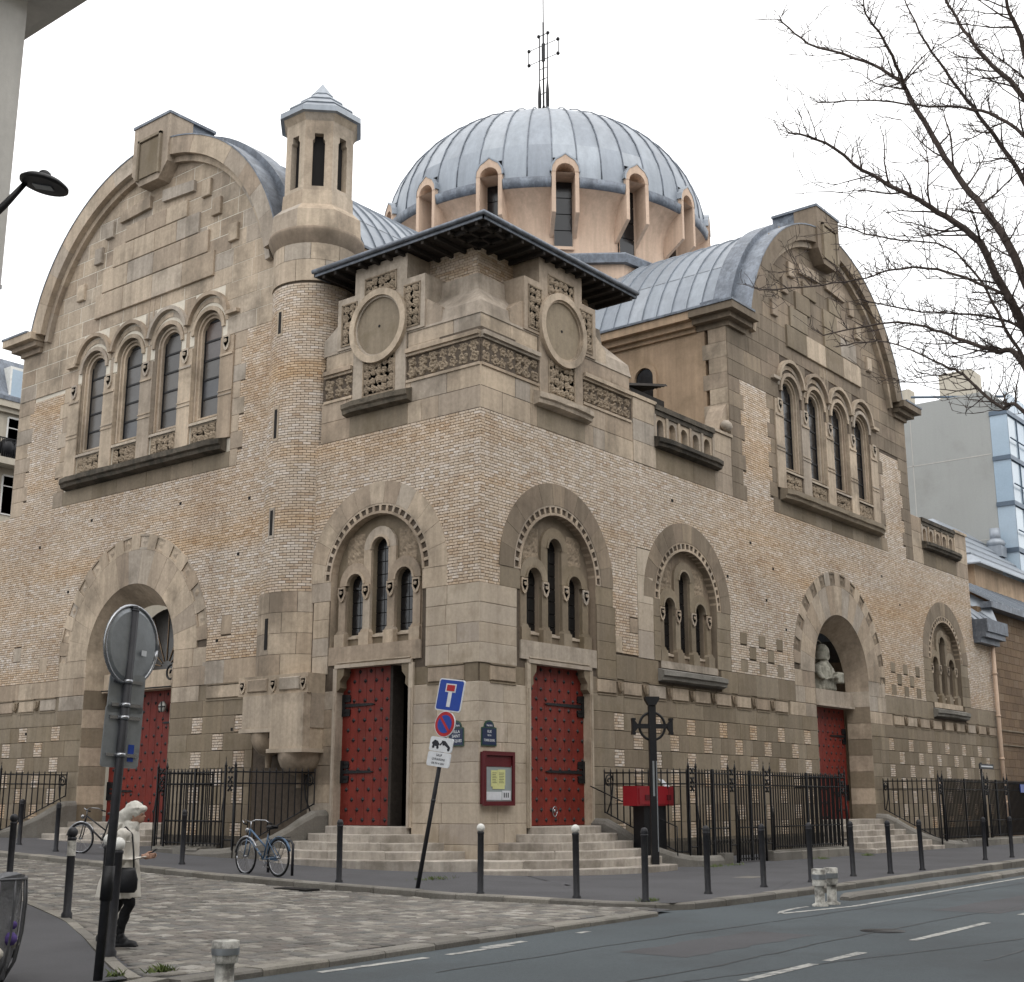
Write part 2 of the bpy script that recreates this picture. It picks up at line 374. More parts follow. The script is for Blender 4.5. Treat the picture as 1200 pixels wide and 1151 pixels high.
# church-side kerb lines (front of the kerb stones)
KERB_A = [(-5.9, 70), (-5.9, 40), (-5.9, 10.2), (-6.0, 6.2), (-6.05, 3.4), (-6.0, 1), (-5.7, -1.1), (-5.45, -2.6), (-5.45, -4.2), (-5.4, -5.6), (-5.45, -6.9), (-5.3, -8.2), (-4.9, -8.8)]
KERB_B = [(-4.9, -8.8), (-3.4, -8.85), (-1.7, -8.8), (0.6, -8.7), (2.7, -8.6), (5.9, -8.4), (8.9, -8.15), (13.5, -7.85), (19, -7.5), (30, -7.3), (120, -7.2)]
def offset(pl, d):
    out = []
    for i, p in enumerate(pl):
        a = Vector(pl[max(0, i - 1)]); b = Vector(pl[min(len(pl) - 1, i + 1)]); t = (b - a).normalized()
        out.append((p[0] - t.y * d, p[1] + t.x * d))
    return out
def resample(pl, step, jitter=0):
    out = [Vector(pl[0])]; acc = 0; want = step * (1 + U(-jitter, jitter))
    for a, b in zip(pl, pl[1:]):
        a = Vector(a); b = Vector(b); L = (b - a).length; pos = 0
        while acc + (L - pos) >= want:
            pos += want - acc; acc = 0; out.append(a + (b - a) * (pos / L)); want = step * (1 + U(-jitter, jitter))
        acc += L - pos
    return [tuple(p) for p in out]
walk = struct(M().build('pavement', 'asphalt_walk'))
def fan_sheet(o, line, inner, zf):
    m = M(); vs = []; fs = []; N = 12
    for a, b in zip(line, inner):
        for i in range(N + 1):
            t = i / N; x = a[0] + (b[0] - a[0]) * t; y = a[1] + (b[1] - a[1]) * t; vs.append((x, y, zf(y)))
    for k in range(len(line) - 1):
        for i in range(N): fs.append((k * (N + 1) + i, k * (N + 1) + i + 1, (k + 1) * (N + 1) + i + 1, (k + 1) * (N + 1) + i))
    m.add(vs, fs); q = m.build('pavement_surface', 'asphalt_walk', o); return q
kin = offset(KERB_A, .28); kinB = offset(KERB_B, .28)
fan_sheet(walk, kin, [(1.5, max(p[1], 1.0)) if p[1] > -4 else (1.5, 1.0) for p in kin], gz)
fan_sheet(walk, [kin[-1]] + kinB, [(1.5, 1.0)] + [(max(1.5, p[0]), 1.0) for p in kinB], gz)
def kerb_stones(par, line, zt, zb, width, step, mat_='granite'):
    pts = resample(line, step, .15)
    for a, b in zip(pts, pts[1:]):
        A = Vector(a); B = Vector(b); t = (B - A).normalized(); n_ = Vector((-t.y, t.x)); g = .008
        A2 = A + t * g; B2 = B - t * g; dz = U(-.006, .006); m = M(); bv = .025
        za, zb2 = zt(A2.y) + dz, zt(B2.y) + dz
        def P(p, o_, z): return (p.x + n_.x * o_, p.y + n_.y * o_, z)
        vs = [P(A2, 0, zb), P(B2, 0, zb), P(B2, 0, zb2 - bv), P(A2, 0, za - bv), P(A2, bv, za), P(B2, bv, zb2), P(B2, width, zb2), P(A2, width, za), P(A2, width, zb), P(B2, width, zb)]
        fs = [(0, 1, 2, 3), (3, 2, 5, 4), (4, 5, 6, 7), (7, 6, 9, 8), (0, 3, 4, 7, 8), (1, 9, 6, 5, 2)]
        m.add(vs, fs); m.build('kerb_stone', mat_, par)
kerb_stones(walk, KERB_A[1:] + KERB_B[1:-1], lambda y: gz(y) + .006, -.6, .3, 1.05)
m = M(); m.add([(x_, y_, -.1945) for x_, y_ in ((-5.3, -4.2), (-5.3, -6.6), (-5.2, -8.1), (-4.85, -8.62), (-3.4, -8.65), (-1, -8.5), (3, -7), (3, -4.2))], [tuple(range(8))]); m.build('pavement_surface', 'asphalt_walk', walk)
# near corner pavement on the left, with its pale flush edging
EDGE = [(-10.9, 60), (-10.9, 30), (-10.9, 5), (-11.1, 2.6), (-12.4, -.6), (-13.35, -3.2), (-14.5, -5.4), (-15.4, -7.0), (-16.3, -8.6), (-16.75, -9.55)]
nearwalk = struct(M().build('near_pavement', 'asphalt_walk'))
fan_sheet(nearwalk, offset(EDGE, -.18), [(-30, p[1]) for p in EDGE], lambda y: gz(y) - .035)
q = [(-16.75, -9.55), (-17.4, -9.85), (-19, -10.1), (-60, -12.5)]
fan_sheet(nearwalk, offset(q, .28), [(-30, -9.55), (-30, -9.5), (-30, -9.4), (-60, -9.2)], lambda y: gz(y) - .035)
kerb_stones(nearwalk, q, lambda y: gz(y) - .02, -.6, .3, 1.0)
kerb_stones(nearwalk, EDGE[::-1][:-1], lambda y: gz(y) - .025, -.6, .17, .9)
opp = struct(M().build('far_side_pavement', 'asphalt_walk'))
fan_sheet(opp, [(x, -17.6) for x in range(-120, 141, 10)], [(x, -24) for x in range(-120, 141, 10)], lambda y: -.2)
kerb_stones(opp, [(40, -17.3), (-40, -17.3)], lambda y: -.195, -.6, .3, 1.05)
# flush granite edging between the setts and the avenue
RAMP = [(-16.6, -9.98), (-14.3, -9.85), (-12.4, -9.65), (-10, -9.42), (-8.1, -9.25), (-6.3, -9.12), (-4.95, -8.95)]
street = struct(M().build('side_street', 'sett_joint'))
fan_sheet(street, EDGE, [(-5.7, p[1]) if p[1] > -8.9 else (-5.7, -8.9) for p in EDGE], lambda y: gs(y) - .022)
fan_sheet(street, [EDGE[-1], (-14, -9.6), (-10, -9.2), (-5.2, -8.8)], [(-15.5, -7.2), (-12, -6), (-9, -6), (-5.2, -6)], lambda y: gs(y) - .018)
kerb_stones(street, RAMP, lambda y: gs(y) + .012, -.6, .3, 1.1)
# granite setts laid in rows across the side street
def xl(y):
    pl = EDGE
    for a, b in zip(pl, pl[1:]):
        if b[1] <= y <= a[1]: return a[0] + (b[0] - a[0]) * (a[1] - y) / (a[1] - b[1]) + .04
    return -16.5
def xr(y):
    for a, b in zip(KERB_A, KERB_A[1:]):
        if b[1] <= y <= a[1]: return a[0] + (b[0] - a[0]) * (a[1] - y) / (a[1] - b[1]) - .04
    return -5.3
def ybot(x):
    for a, b in zip(RAMP, RAMP[1:]):
        if a[0] <= x <= b[0]: return a[1] + (b[1] - a[1]) * (x - a[0]) / (b[0] - a[0]) + .33
    return -8.6
SETTS = []
y = -9.7
while y < 13:
    d = .25; x = xl(y + d / 2) + U(0, .1); x1 = xr(y + d / 2)
    while x < x1 - .05:
        w = min(U(.17, .28), x1 - x)
        if w > .07 and y > ybot(x + w / 2) - .02: SETTS.append((x, x + w - .014, y + U(0, .006), y + d - .016))
        x += w
    y += d
SETTS.sort(key=lambda s: (s[0] + 25.69) ** 2 + (s[2] + 21.6) ** 2)
def sett(m, s, oz=0, loc=None):
    x0, x1, y0, y1 = s; bv = .018; yc = (y0 + y1) / 2
    h = gs(yc) + U(-.005, .006); tx = U(-.004, .004); ty = U(-.004, .004); lx, ly, lz = loc or (0, 0, 0)
    vs = [(x0 - lx, y0 - ly, h - .05 - lz), (x1 - lx, y0 - ly, h - .05 - lz), (x1 - lx, y1 - ly, h - .05 - lz), (x0 - lx, y1 - ly, h - .05 - lz)]
    vs += [(x0 - lx, y0 - ly, h - .013 - lz), (x1 - lx, y0 - ly, h - .013 - lz), (x1 - lx, y1 - ly, h - .013 - lz), (x0 - lx, y1 - ly, h - .013 - lz)]
    vs += [(x0 + bv - lx, y0 + bv - ly, h - tx - ty - lz), (x1 - bv - lx, y0 + bv - ly, h + tx - ty - lz), (x1 - bv - lx, y1 - bv - ly, h + tx + ty - lz), (x0 + bv - lx, y1 - bv - ly, h - tx + ty - lz)]
    fs = [(8, 9, 10, 11)] + [(4 + i, 4 + (i + 1) % 4, 8 + (i + 1) % 4, 8 + i) for i in range(4)] + [(i, (i + 1) % 4, 4 + (i + 1) % 4, 4 + i) for i in range(4)]
    m.add(vs, fs)
for s in SETTS[:300]:
    m = M(); sett(m, s); m.build('sett', 'sett_stone', street)
m = M()
for s in SETTS[300:]: sett(m, s)
o = m.build('setts', 'sett_stone', street); o['kind'] = 'stuff'
# dark round asphalt patch and gully in the side street
m = M(); m.box(-6.5, -6.12, -.9, .1, gs(0) - .1, gs(0) + .014); m.build('gully', 'interior_dark', street)
# painted lines
def line_(name, pts, w, material='white_paint', z=.005, wear=0):
    m = M(); pl = [Vector(p) for p in pts]
    for a, b in zip(pl, pl[1:]):
        t = (b - a).normalized(); n_ = Vector((-t.y, t.x)); L = (b - a).length; k = max(1, int(L / .35))
        for i in range(k):
            p = a + t * (L * i / k); q2 = a + t * (L * (i + 1) / k); w1 = w * U(.86, 1.04) / 2; w2 = w1
            if wear and R_() < wear: continue
            m.add([(p.x - n_.x * w1, p.y - n_.y * w1, ROADZ + z), (q2.x - n_.x * w2, q2.y - n_.y * w2, ROADZ + z), (q2.x + n_.x * w2, q2.y + n_.y * w2, ROADZ + z), (p.x + n_.x * w1, p.y + n_.y * w1, ROADZ + z)], [(0, 1, 2, 3)])
    o = m.build(name, material, road); return o
mat('worn_paint', [S('a8a8a4')], rough=.8, big=.15, fine=.25, finescale=30, bump=.3, stain=S('5a5d60'), stainscale=7, stainamt=.8)
x = -26
for k in range(14):
    x0 = -12.5 + (k - 3) * 5.25; line_('lane_dash', [(x0, -14.2 + .045 * (x0 + 12)), (x0 + 3.4, -14.2 + .045 * (x0 + 15.4))], .14, 'worn_paint', wear=.1)
line_('edge_line', [(-4.3, -10.45), (-2, -10.72), (3, -10.45), (9.4, -10.1), (30, -9.6), (60, -9.4)], .13, 'worn_paint')
line_('edge_line', [(-4.3, -10.42), (-3.9, -10.25), (-3.2, -10.12), (-2.6, -10.1)], .1, 'worn_paint', wear=.1)
for a, b in (((-15.2, -10.15), (-13.0, -10.12)), ((-12.6, -10.12), (-11.2, -10.02)), ((-11.7, -9.93), (-10.7, -9.85)), ((-18.6, -10.6), (-16.2, -10.5)), ((-9.3, -9.75), (-9.0, -9.72))):
    line_('worn_line', [a, b], .13, 'worn_paint', wear=.12)
# wear in the carriageway: resurfaced strips, tarred cracks, a manhole
for (x0, x1, y0, y1) in ((-2, 9, -13.4, -12.2), (-11, -7.4, -12.6, -11.6), (12, 26, -16.2, -14.9), (-20, -14.6, -15.9, -14.9)):
    m = M(); top = [(x0 + (x1 - x0) * i / 14, y1 + U(-.05, .05)) for i in range(15)]; bot = [(x1 - (x1 - x0) * i / 14, y0 + U(-.05, .05)) for i in range(15)]
    m.add([(p[0], p[1], ROADZ + .0025) for p in top + bot], [tuple(range(30))]); m.build('road_patch', 'asphalt_walk', road)
for (x0, x1, y0, s_) in ((-24, 40, -13.35, .004), (-14, 22, -11.15, .006), (-9, 3, -15.6, .0), (-18, -6, -13.0, -.05)):
    m = M(); n = int((x1 - x0) / .3); yy = y0; P = []
    for i in range(n + 1): yy += U(-.035, .035) + s_; P.append((x0 + .3 * i, yy, U(.008, .028)))
    for (p, q) in zip(P, P[1:]): m.add([(p[0], p[1] - p[2], ROADZ + .004), (q[0], q[1] - q[2], ROADZ + .004), (q[0], q[1] + q[2], ROADZ + .004), (p[0], p[1] + p[2], ROADZ + .004)], [(0, 1, 2, 3)])
    m.build('tar_crack', 'tar', road)
for (cx_, cy_) in ((-6.2, -13.1), (6, -15.2)):
    m = M(); m.tube([(cx_, cy_, ROADZ - .05), (cx_, cy_, ROADZ + .006)], .33, 20); m.tube([(cx_, cy_, ROADZ), (cx_, cy_, ROADZ + .009)], .28, 20); m.build('manhole_cover', 'black_iron', road)
for (cx_, cy_, r_) in ((-1.5, -6.2, .3), (3.4, -5.6, .25)):
    m = M(); m.box(cx_ - r_ * 1.6, cx_ + r_ * 1.6, cy_ - r_, cy_ + r_, -.25, gz(cy_) + .004); m.build('utility_cover', 'granite', walk)
# ------------------------------------------------------------------ separator kerb in the road
m0 = thing('separator_kerb', 'low rounded granite separator kerb in the road beyond the two white posts', 'kerb', (-.6, -10, ROADZ))
pts = resample([(-.7, -9.95), (2, -9.92), (6, -9.75), (11.6, -9.4), (24, -8.9), (48, -8.6)], 1.6)
for i, (a, b) in enumerate(zip(pts, pts[1:])):
    A = Vector(a); B = Vector(b); t = (B - A).normalized(); n_ = Vector((-t.y, t.x)); m = M(); secs = []
    prof = [(-.2, 0), (-.19, .08), (-.12, .125), (.12, .125), (.19, .08), (.2, 0)]; vs = []
    for p, s in ((A + t * .01, .55 if i == 0 else 1), (A + t * .25, 1), (B - t * .01, 1)):
        vs += [(p.x + n_.x * u * s, p.y + n_.y * u * s, ROADZ + h * s) for u, h in prof]
    fs = [(k * 6 + j, k * 6 + j + 1, (k + 1) * 6 + j + 1, (k + 1) * 6 + j) for k in range(2) for j in range(5)] + [tuple(range(6)), tuple(range(12, 18))]
    m.add(vs, fs); m.build('separator_stone', 'granite', m0)
# ================================================================== THE CHURCH
church = thing('church', 'large domed neo-Byzantine church of cream brick and limestone on the street corner', 'church', (0, 0, 0))
BR_R = []; BR_L = []                      # every brick as (frame, u0, u1, z0, z1, out)
ST = []                                   # every wall block as (frame, u0, u1, z0, z1, out, material)
BH = .081; BL = .235; HL = .12; J = .017
def bricks(lst, u0, u1, z0, z1, cuts=(), w=0):
    n = int(round((z1 - z0) / BH)); bh = (z1 - z0) / n
    for k in range(n):
        za = z0 + k * bh; zc = za + bh / 2
        a = u0(zc) if callable(u0) else u0; b = u1(zc) if callable(u1) else u1
        cs = [c for c in (chord(s, zc - .01, zc + .01) for s in cuts) if c]
        for p, q in subtract([(a, b)], cs):
            kk = round(za / BH); off = (kk % 2) * (BL + HL) / 2; x = math.floor((p - off) / (BL + HL)) * (BL + HL) + off; hd = False
            while x < q - .02:                                   # stretcher, header, stretcher ...
                L_ = HL if hd else BL; hd = not hd
                c, d = max(p, x), min(q, x + L_)
                if d - c > .022: lst.append((c if c == p else c + J / 2, d if d == q else d - J / 2, za + J / 2, za + bh - J / 2, w + U(-.004, .004)))
                x += L_
def stones(fr, u0, u1, z0, z1, ch, bl, material, cuts=(), w=0.0, off=None):
    n = max(1, int(round((z1 - z0) / ch))); h = (z1 - z0) / n
    for k in range(n):
        za = z0 + k * h; zb = za + h
        a = u0((za + zb) / 2) if callable(u0) else u0; b = u1((za + zb) / 2) if callable(u1) else u1
        if b - a < .05: continue
        cs = [c for c in (chord(s, za + .02, zb - .02) for s in cuts) if c]
        for p, q in subtract([(a, b)], cs):
            L = q - p
            if L < .06: continue
            m_ = max(1, int(round(L / bl))); xs = [p] + [p + L * (i + (U(-.28, .28))) / m_ for i in range(1, m_)] + [q]
            for c, d in zip(xs, xs[1:]): ST.append((fr, c, d, za, zb, w + U(-.003, .004), material(za, (c + d) / 2) if callable(material) else material))
def ringblocks(par, tr, cu, cz, r0, r1, a0, a1, n, w0, w1, material, name='voussoir', gap=.008, seg=3, skip=None):
    for i in range(n):
        if skip and skip(i): continue
        b0 = a0 + (a1 - a0) * i / n; b1 = a0 + (a1 - a0) * (i + 1) / n; g = gap / r1 / 2
        m = M(tr); m.wedge(cu, cz, r0, r1, b0 + g, b1 - g, w0, w1 + U(-.003, .003), seg=seg); m.build(name, material, par)
def relief(m, u0, u1, z0, z1, w, amp, step=.045, seed=0, petal=.21):
    """carved foliage: rosettes and leaves as a height field"""
    rs = random.Random(seed); W = u1 - u0; H = z1 - z0; nu = max(3, int(W / step)); nz = max(3, int(H / step)); fl = []
    k = max(1, int(round(W / (petal * 1.75)))); rows = max(1, int(round(H / (petal * 1.9))))
    for r in range(rows):
        for i in range(k):
            fl.append((u0 + W * (i + .5 + (r % 2) * .0) / k + rs.uniform(-.03, .03), z0 + H * (r + .5) / rows + rs.uniform(-.04, .04), petal * rs.uniform(.85, 1.15), rs.uniform(0, 6), rs.choice((4, 5, 6))))
    vs = []; fs = []
    for j in range(nz + 1):
        for i in range(nu + 1):
            u = u0 + W * i / nu; z = z0 + H * j / nz; h = 0
            for (cu, cz, r, ph, pn) in fl:
                d = sqrt((u - cu) ** 2 + (z - cz) ** 2) / r
                if d < 1.15:
                    a = atan2(z - cz, u - cu); lobe = .62 + .38 * abs(cos(pn * (a + ph) / 2))
                    e = d / lobe
                    if e < 1: h = max(h, (1 - e * e) ** .5 * (.75 + .25 * cos(e * 9)))
            edge = min(1, min(u - u0, u1 - u, z - z0, z1 - z) / .03)
            vs.append((u, w + amp * h * max(0, edge), z))
    for j in range(nz):
        for i in range(nu): fs.append((j * (nu + 1) + i, j * (nu + 1) + i + 1, (j + 1) * (nu + 1) + i + 1, (j + 1) * (nu + 1) + i))
    m.add(vs, fs); return m
def shield(m, u, z, w, s=1.0):
    m.prism([(u - .14 * s, z + .2 * s), (u + .14 * s, z + .2 * s), (u + .15 * s, z - .05 * s), (u + .09 * s, z - .2 * s), (u, z - .26 * s), (u - .09 * s, z - .2 * s), (u - .15 * s, z - .05 * s)], w, w + .05 * s)
    m.prism([(u - .1 * s, z + .14 * s), (u + .1 * s, z + .14 * s), (u + .1 * s, z - .03 * s), (u, z - .17 * s), (u - .1 * s, z - .03 * s)], w + .05 * s, w + .035 * s)
    for a in range(5): m.prism([(u + .055 * s * cos(a * 1.257 + t) , z + .03 * s + .055 * s * sin(a * 1.257 + t)) for t in (-.5, 0, .5)] + [(u, z)], w + .05 * s, w + .09 * s)
def ledge(m, u0, u1, z0, z1, pr, ends=True):
    """weathered sill: sloped top, drip below"""
    h = z1 - z0; prof = [(0, z0), (pr * .75, z0 + h * .12), (pr * .8, z0 + h * .35), (pr, z0 + h * .45), (pr, z0 + h * .8), (0, z1)]
    n = max(2, int((u1 - u0) / .5)); vs = []; fs = []
    for i in range(n + 1):
        u = u0 + (u1 - u0) * i / n; k = .75 if i in (0, n) and ends else 1
        for (p, z) in prof: vs.append((u + U(-.005, .005), -.02 + (p + .02) * k * (1 + U(-.03, .03)), z + (U(-.012, .012) if 0 < p else 0)))
    L = len(prof)
    for i in range(n):
        for j in range(L - 1): fs.append((i * L + j, (i + 1) * L + j, (i + 1) * L + j + 1, i * L + j + 1))
    fs += [tuple(range(L)), tuple(range(n * L, (n + 1) * L))]
    m.add(vs, fs); return m
LOWT = 'limestone_tan'; GR = 'limestone'; PA = 'limestone_pale'; GY = 'limestone_grimy'

# ---------------- shared builders for the two street fronts
def small_arch_window(tr, fr, c, door, lst=None):
    """round-headed blind arch with three lancets; above a door (door=True) or on a sill"""
    W = church; cz = 7.65
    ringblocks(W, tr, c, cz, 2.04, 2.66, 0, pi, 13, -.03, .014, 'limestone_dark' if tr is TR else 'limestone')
    wn_ = M(tr); nd = 23                                             # dentil band
    wn_.wedge(c, cz, 1.78, 2.04, 0, pi, -.08, -.06, seg=28)
    ringo = wn_.build('dentil_band', 'carved_stone', W)
    m = M(tr); m.wedge(c, cz, 1.985, 2.04, 0, pi, -.08, .004, seg=28); m.wedge(c, cz, 1.75, 1.82, 0, pi, -.36, .02, seg=28)
    for i in range(nd + 1):
        a = pi * i / nd; m.wedge(c, cz, 1.82, 1.985, max(0, a - .022), min(pi, a + .022), -.06, .008, seg=1)
    m.build('dentils', 'limestone', W)
    zb = 5.75 if door else 5.55
    # tracery plate with three real lancets
    outer = archpoly(c, cz, 1.75, zb, 24)
    lan = [(-.94, 7.5), (0, 8.45), (.94, 7.5)]
    holes = [archpoly(c + du, top, .315, 6.0, 10) for du, top in lan]
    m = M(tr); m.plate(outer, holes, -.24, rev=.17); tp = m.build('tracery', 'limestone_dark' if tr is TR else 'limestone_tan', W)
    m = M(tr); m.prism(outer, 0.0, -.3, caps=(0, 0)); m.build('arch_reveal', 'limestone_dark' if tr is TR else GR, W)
    m = M(tr)
    for du, top in lan:
        m.wedge(c + du, top, .33, .62, 0, pi, -.24, -.15, seg=12); m.wedge(c + du, top, .315, .38, 0, pi, -.24, -.12, seg=12)
    for sx in (-1, 1): m.box(c + sx * .475 - .145, c + sx * .475 + .145, -.24, -.155, 7.3, 8.45)
    m.build('hood_mould', 'limestone_tan' if tr is TR else 'limestone', tp)
    m = M(tr)
    for k, pu in enumerate((-1.43, -.47, .47, 1.43)):
        m.box(c + pu - .135, c + pu + .135, -.24, -.14, 5.95, 7.35)
        m.box(c + pu - .19, c + pu + .19, -.24, -.05, 5.72, 6.12)
        m.prism([(c + pu - .19, 6.12), (c + pu + .19, 6.12), (c + pu + .12, 6.22), (c + pu - .12, 6.22)], -.24, -.09)
    m.build('pier', 'limestone_tan' if tr is TR else 'limestone', tp)
    for pu in (-1.43, -.47, .47, 1.43): m = M(tr); shield(m, c + pu, 7.28, -.14, .95); m.build('carved_shield', 'limestone', tp)
    for q_ in (-1.35, .66): m = M(tr); relief(m, c + q_, c + q_ + .69, 8.0, 8.95, -.235, .035, .06, 3, .13); m.build('carving', 'carved_stone', tp)
    for du, top in lan:                                            # leaded glass with saddle bars
        m = M(tr); nn = 9
        z = 5.95
        while z < top + .33:
            z2 = min(z + .36, top + .34); m.box(c + du - .33, c + du - .012, -.4, -.385, z, z2 - .025); m.box(c + du + .012, c + du + .33, -.4, -.385, z, z2 - .025); z = z2
        w_ = m.build('window', 'dark_glass', tp); m = M(tr); m.box(c + du - .36, c + du + .36, -.6, -.41, 5.8, top + .4); m.build('window_backing', 'interior_dark', tp)
    for du, top in lan:
        m = M(tr); m.prism([(c + du - .33, 5.98), (c + du + .33, 5.98), (c + du + .33, 6.05), (c + du - .33, 6.05)], -.42, -.2)
        m.add([(c + du - .33, -.4, 6.12), (c + du + .33, -.4, 6.12), (c + du + .33, -.2, 5.98), (c + du - .33, -.2, 5.98)], [(0, 1, 2, 3)]); m.build('sill', 'limestone_pale', tp)
    if not door:
        m = M(tr); ledge(m, c - 1.95, c + 1.95, 5.12, 5.52, .32); m.build('window_sill', 'granite', W)
        m = M(tr); m.box(c - 1.75, c + 1.75, -.3, -.03, 5.4, 5.78); m.build('sill_block', 'limestone', W)
def studded_door(tr, u0, u1, z0, z1, w, leaves=1, straps=(), hinge='l', name='door', par=None):
    par = par or church; k = leaves; d = None
    for i in range(k):
        a = u0 + (u1 - u0) * i / k; b = u0 + (u1 - u0) * (i + 1) / k
        m = M(tr); nb = max(3, int((b - a) / .3))
        for j in range(nb):
            p = a + (b - a) * j / nb; q = a + (b - a) * (j + 1) / nb; m.pillow(p + .003, q - .003, z0, z1, w - .06, w, .008)
        d = m.build(name, 'red_door', par)
        m = M(tr); nz = int((z1 - z0) / .265); nu = int((b - a) / .42)
        for r in range(nz):
            for c in range(nu + 1):
                uu = a + .14 + .42 * c + (.21 if r % 2 else 0); zz = z0 + .14 + .265 * r
                if uu > b - .08: continue
                s = .072; m.add([(uu - s, w, zz), (uu, w, zz - s), (uu + s, w, zz), (uu, w, zz + s), (uu, w + .035, zz)], [(0, 1, 4), (1, 2, 4), (2, 3, 4), (3, 0, 4)])
        m.build('stud', 'black_iron', d)['kind'] = 'stuff'
        hs_ = hinge if k == 1 else ('l' if i == 0 else 'r')
        for zz in straps:
            m = M(tr); sg = 1 if hs_ == 'l' else -1; e = a if hs_ == 'l' else b; L = (b - a) * .62
            m.prism([(e, zz - .05), (e + sg * L, zz - .03), (e + sg * (L + .12), zz), (e + sg * L, zz + .03), (e, zz + .05)], w + .002, w + .03)
            for dz in (-.15, .15, -.24, .24): m.prism([(e + sg * .02, zz + dz - .06), (e + sg * .3, zz + dz - .05), (e + sg * .34, zz + dz * .8), (e + sg * .3, zz + dz + .05), (e + sg * .02, zz + dz + .06)], w + .002, w + .035)
            m.prism([(e, zz - .3), (e + sg * .12, zz - .3), (e + sg * .12, zz + .3), (e, zz + .3)], w + .002, w + .04)
            m.build('strap_hinge', 'black_iron', d)
    return d
def band(tr, fr, u0, u1, step=1.31, pw=.93, off=0):
    """string band at 4.55-5.02: sunk panels with drop shadows between small carved leaves"""
    m = M(tr); m.box(u0, u1, -.03, -.026, 4.56, 5.02, back=False); bo = m.build('band_ground', 'limestone_tan', church)
    n = max(1, int((u1 - u0) / step)); s = (u1 - u0) / n
    md = M(tr); mp_ = M(tr); mc = M(tr)
    for i in range(n):
        a = u0 + i * s; c = a + s / 2
        mp_ = M(tr); mp_.pillow(c - pw / 2 * s / step, c + pw / 2 * s / step, 4.6, 4.98, -.03, .012, .02); mp_.build('band_panel', 'limestone', church)
        md.box(c - pw / 2 * s / step, c + pw / 2 * s / step, .0, .03, 5.0, 5.03); md.box(c - pw / 2 * s / step, c + pw / 2 * s / step, .0, .025, 4.53, 4.56)
        mc = M(tr)
        q = a + s if i < n - 1 else None
        if q:
            mc.prism([(q - .15, 4.95), (q + .15, 4.95), (q + .1, 4.78), (q, 4.6), (q - .1, 4.78)], -.03, .03)
            mc.prism([(q - .07, 4.93), (q + .07, 4.93), (q + .05, 4.7), (q - .05, 4.7)], .03, .09); mc.ball((q, .05, 4.72), (.06, .05, .09), 6, 4)
            mc.build('carved_leaf', 'carved_stone', church)
    md.build('band_fillet', 'limestone_tan', church)
def checker(fr, lst, u0, u1, ph=0):
    """small brick squares set in the stone base, rows staggered"""
    cuts = []
    for r in range(7):
        z1 = 4.06 - .515 * r; z0 = z1 - .5; u = u0 + ph + (r % 2) * 1.0
        while u + .5 < u1:
            cuts.append(('r', u, u + .5, z0, z1)); bricks(lst, u + .01, u + .49, z0 + .01, z1 - .01, (), .002); u += 2.0
    return cuts
def big_arch(tr, fr, c, glazed):
    cz = 6.2; W = church
    ringblocks(W, tr, c, cz, 2.35, 3.48, 0, pi, 15, -.03, .014, 'limestone')
    n = 13
    for i in range(n + 1):                                       # outer ring: blocks alternating with sunk rosettes
        a = pi * i / n; h = .062
        lo = a + h; hi = pi * (i + 1) / n - h
        if i < n:
            m = M(tr); m.wedge(c, cz, 3.488, 4.0, lo, hi, -.03, .014, seg=3); m.build('voussoir', 'limestone', W)
        if 0 <= a <= pi:
            q0, q1 = max(-.02, a - h + .003), min(pi + .02, a + h - .003)
            m = M(tr); m.wedge(c, cz, 3.488, 3.56, q0, q1, -.03, .012, seg=1); m.wedge(c, cz, 3.94, 4.0, q0, q1, -.03, .012, seg=1); m.wedge(c, cz, 3.56, 3.94, q0, q1, -.04, -.022, seg=1)
            cu, cw = c + 3.75 * cos(a), cz + 3.75 * sin(a)
            m.add([(cu - .13, -.021, cw), (cu, -.021, cw - .15), (cu + .13, -.021, cw), (cu, -.021, cw + .15), (cu, .014, cw)], [(0, 1, 4), (1, 2, 4), (2, 3, 4), (3, 0, 4)])
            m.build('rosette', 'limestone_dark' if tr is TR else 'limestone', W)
    # deep reveal, then the inner arch
    front = archpoly(c, cz, 2.35, .8, 24); inner = archpoly(c, 5.86, 2.08, .8, 24)
    m = M(tr); k = len(front); vs = [(p[0], 0, p[1]) for p in front] + [(p[0], -.85, p[1]) for p in inner]
    m.add(vs, [(i, i + 1, k + i + 1, k + i) for i in range(k - 1)]); rv = m.build('arch_reveal', 'limestone', W)
    for i in range(8):                                           # the jamb courses of the reveal
        z0 = .85 + i * .62; z1 = z0 + .6
        for sg in (-1, 1):
            m = M(tr); f = lambda z: 2.35
            m.add([(c + sg * 2.335, .004, z0), (c + sg * 2.065, -.85, z0), (c + sg * 2.065, -.85, z1), (c + sg * 2.335, .004, z1), (c + sg * 2.36, .004, z0), (c + sg * 2.36, .004, z1)], [(0, 1, 2, 3), (0, 3, 5, 4)])
            m.build('jamb_block', 'limestone' if i % 2 else 'limestone_tan', W)
    m = M(tr); m.box(c - 2.08, c + 2.08, -1.15, -.55, 5.1, 5.72); m.box(c - 2.08, c + 2.08, -.56, -.5, 5.1, 5.18); m.build('lintel', 'limestone', W)
    m = M(tr); m.plate(archpoly(c, 5.86, 2.1, .5, 20), [], -1.7); m.build('niche_back', 'limestone_tan' if not glazed else 'interior_dark', W)
    d = studded_door(tr, c - 2.08, c + 2.08, .85, 5.1, -.98, 2, (1.9, 4.05))
    return rv
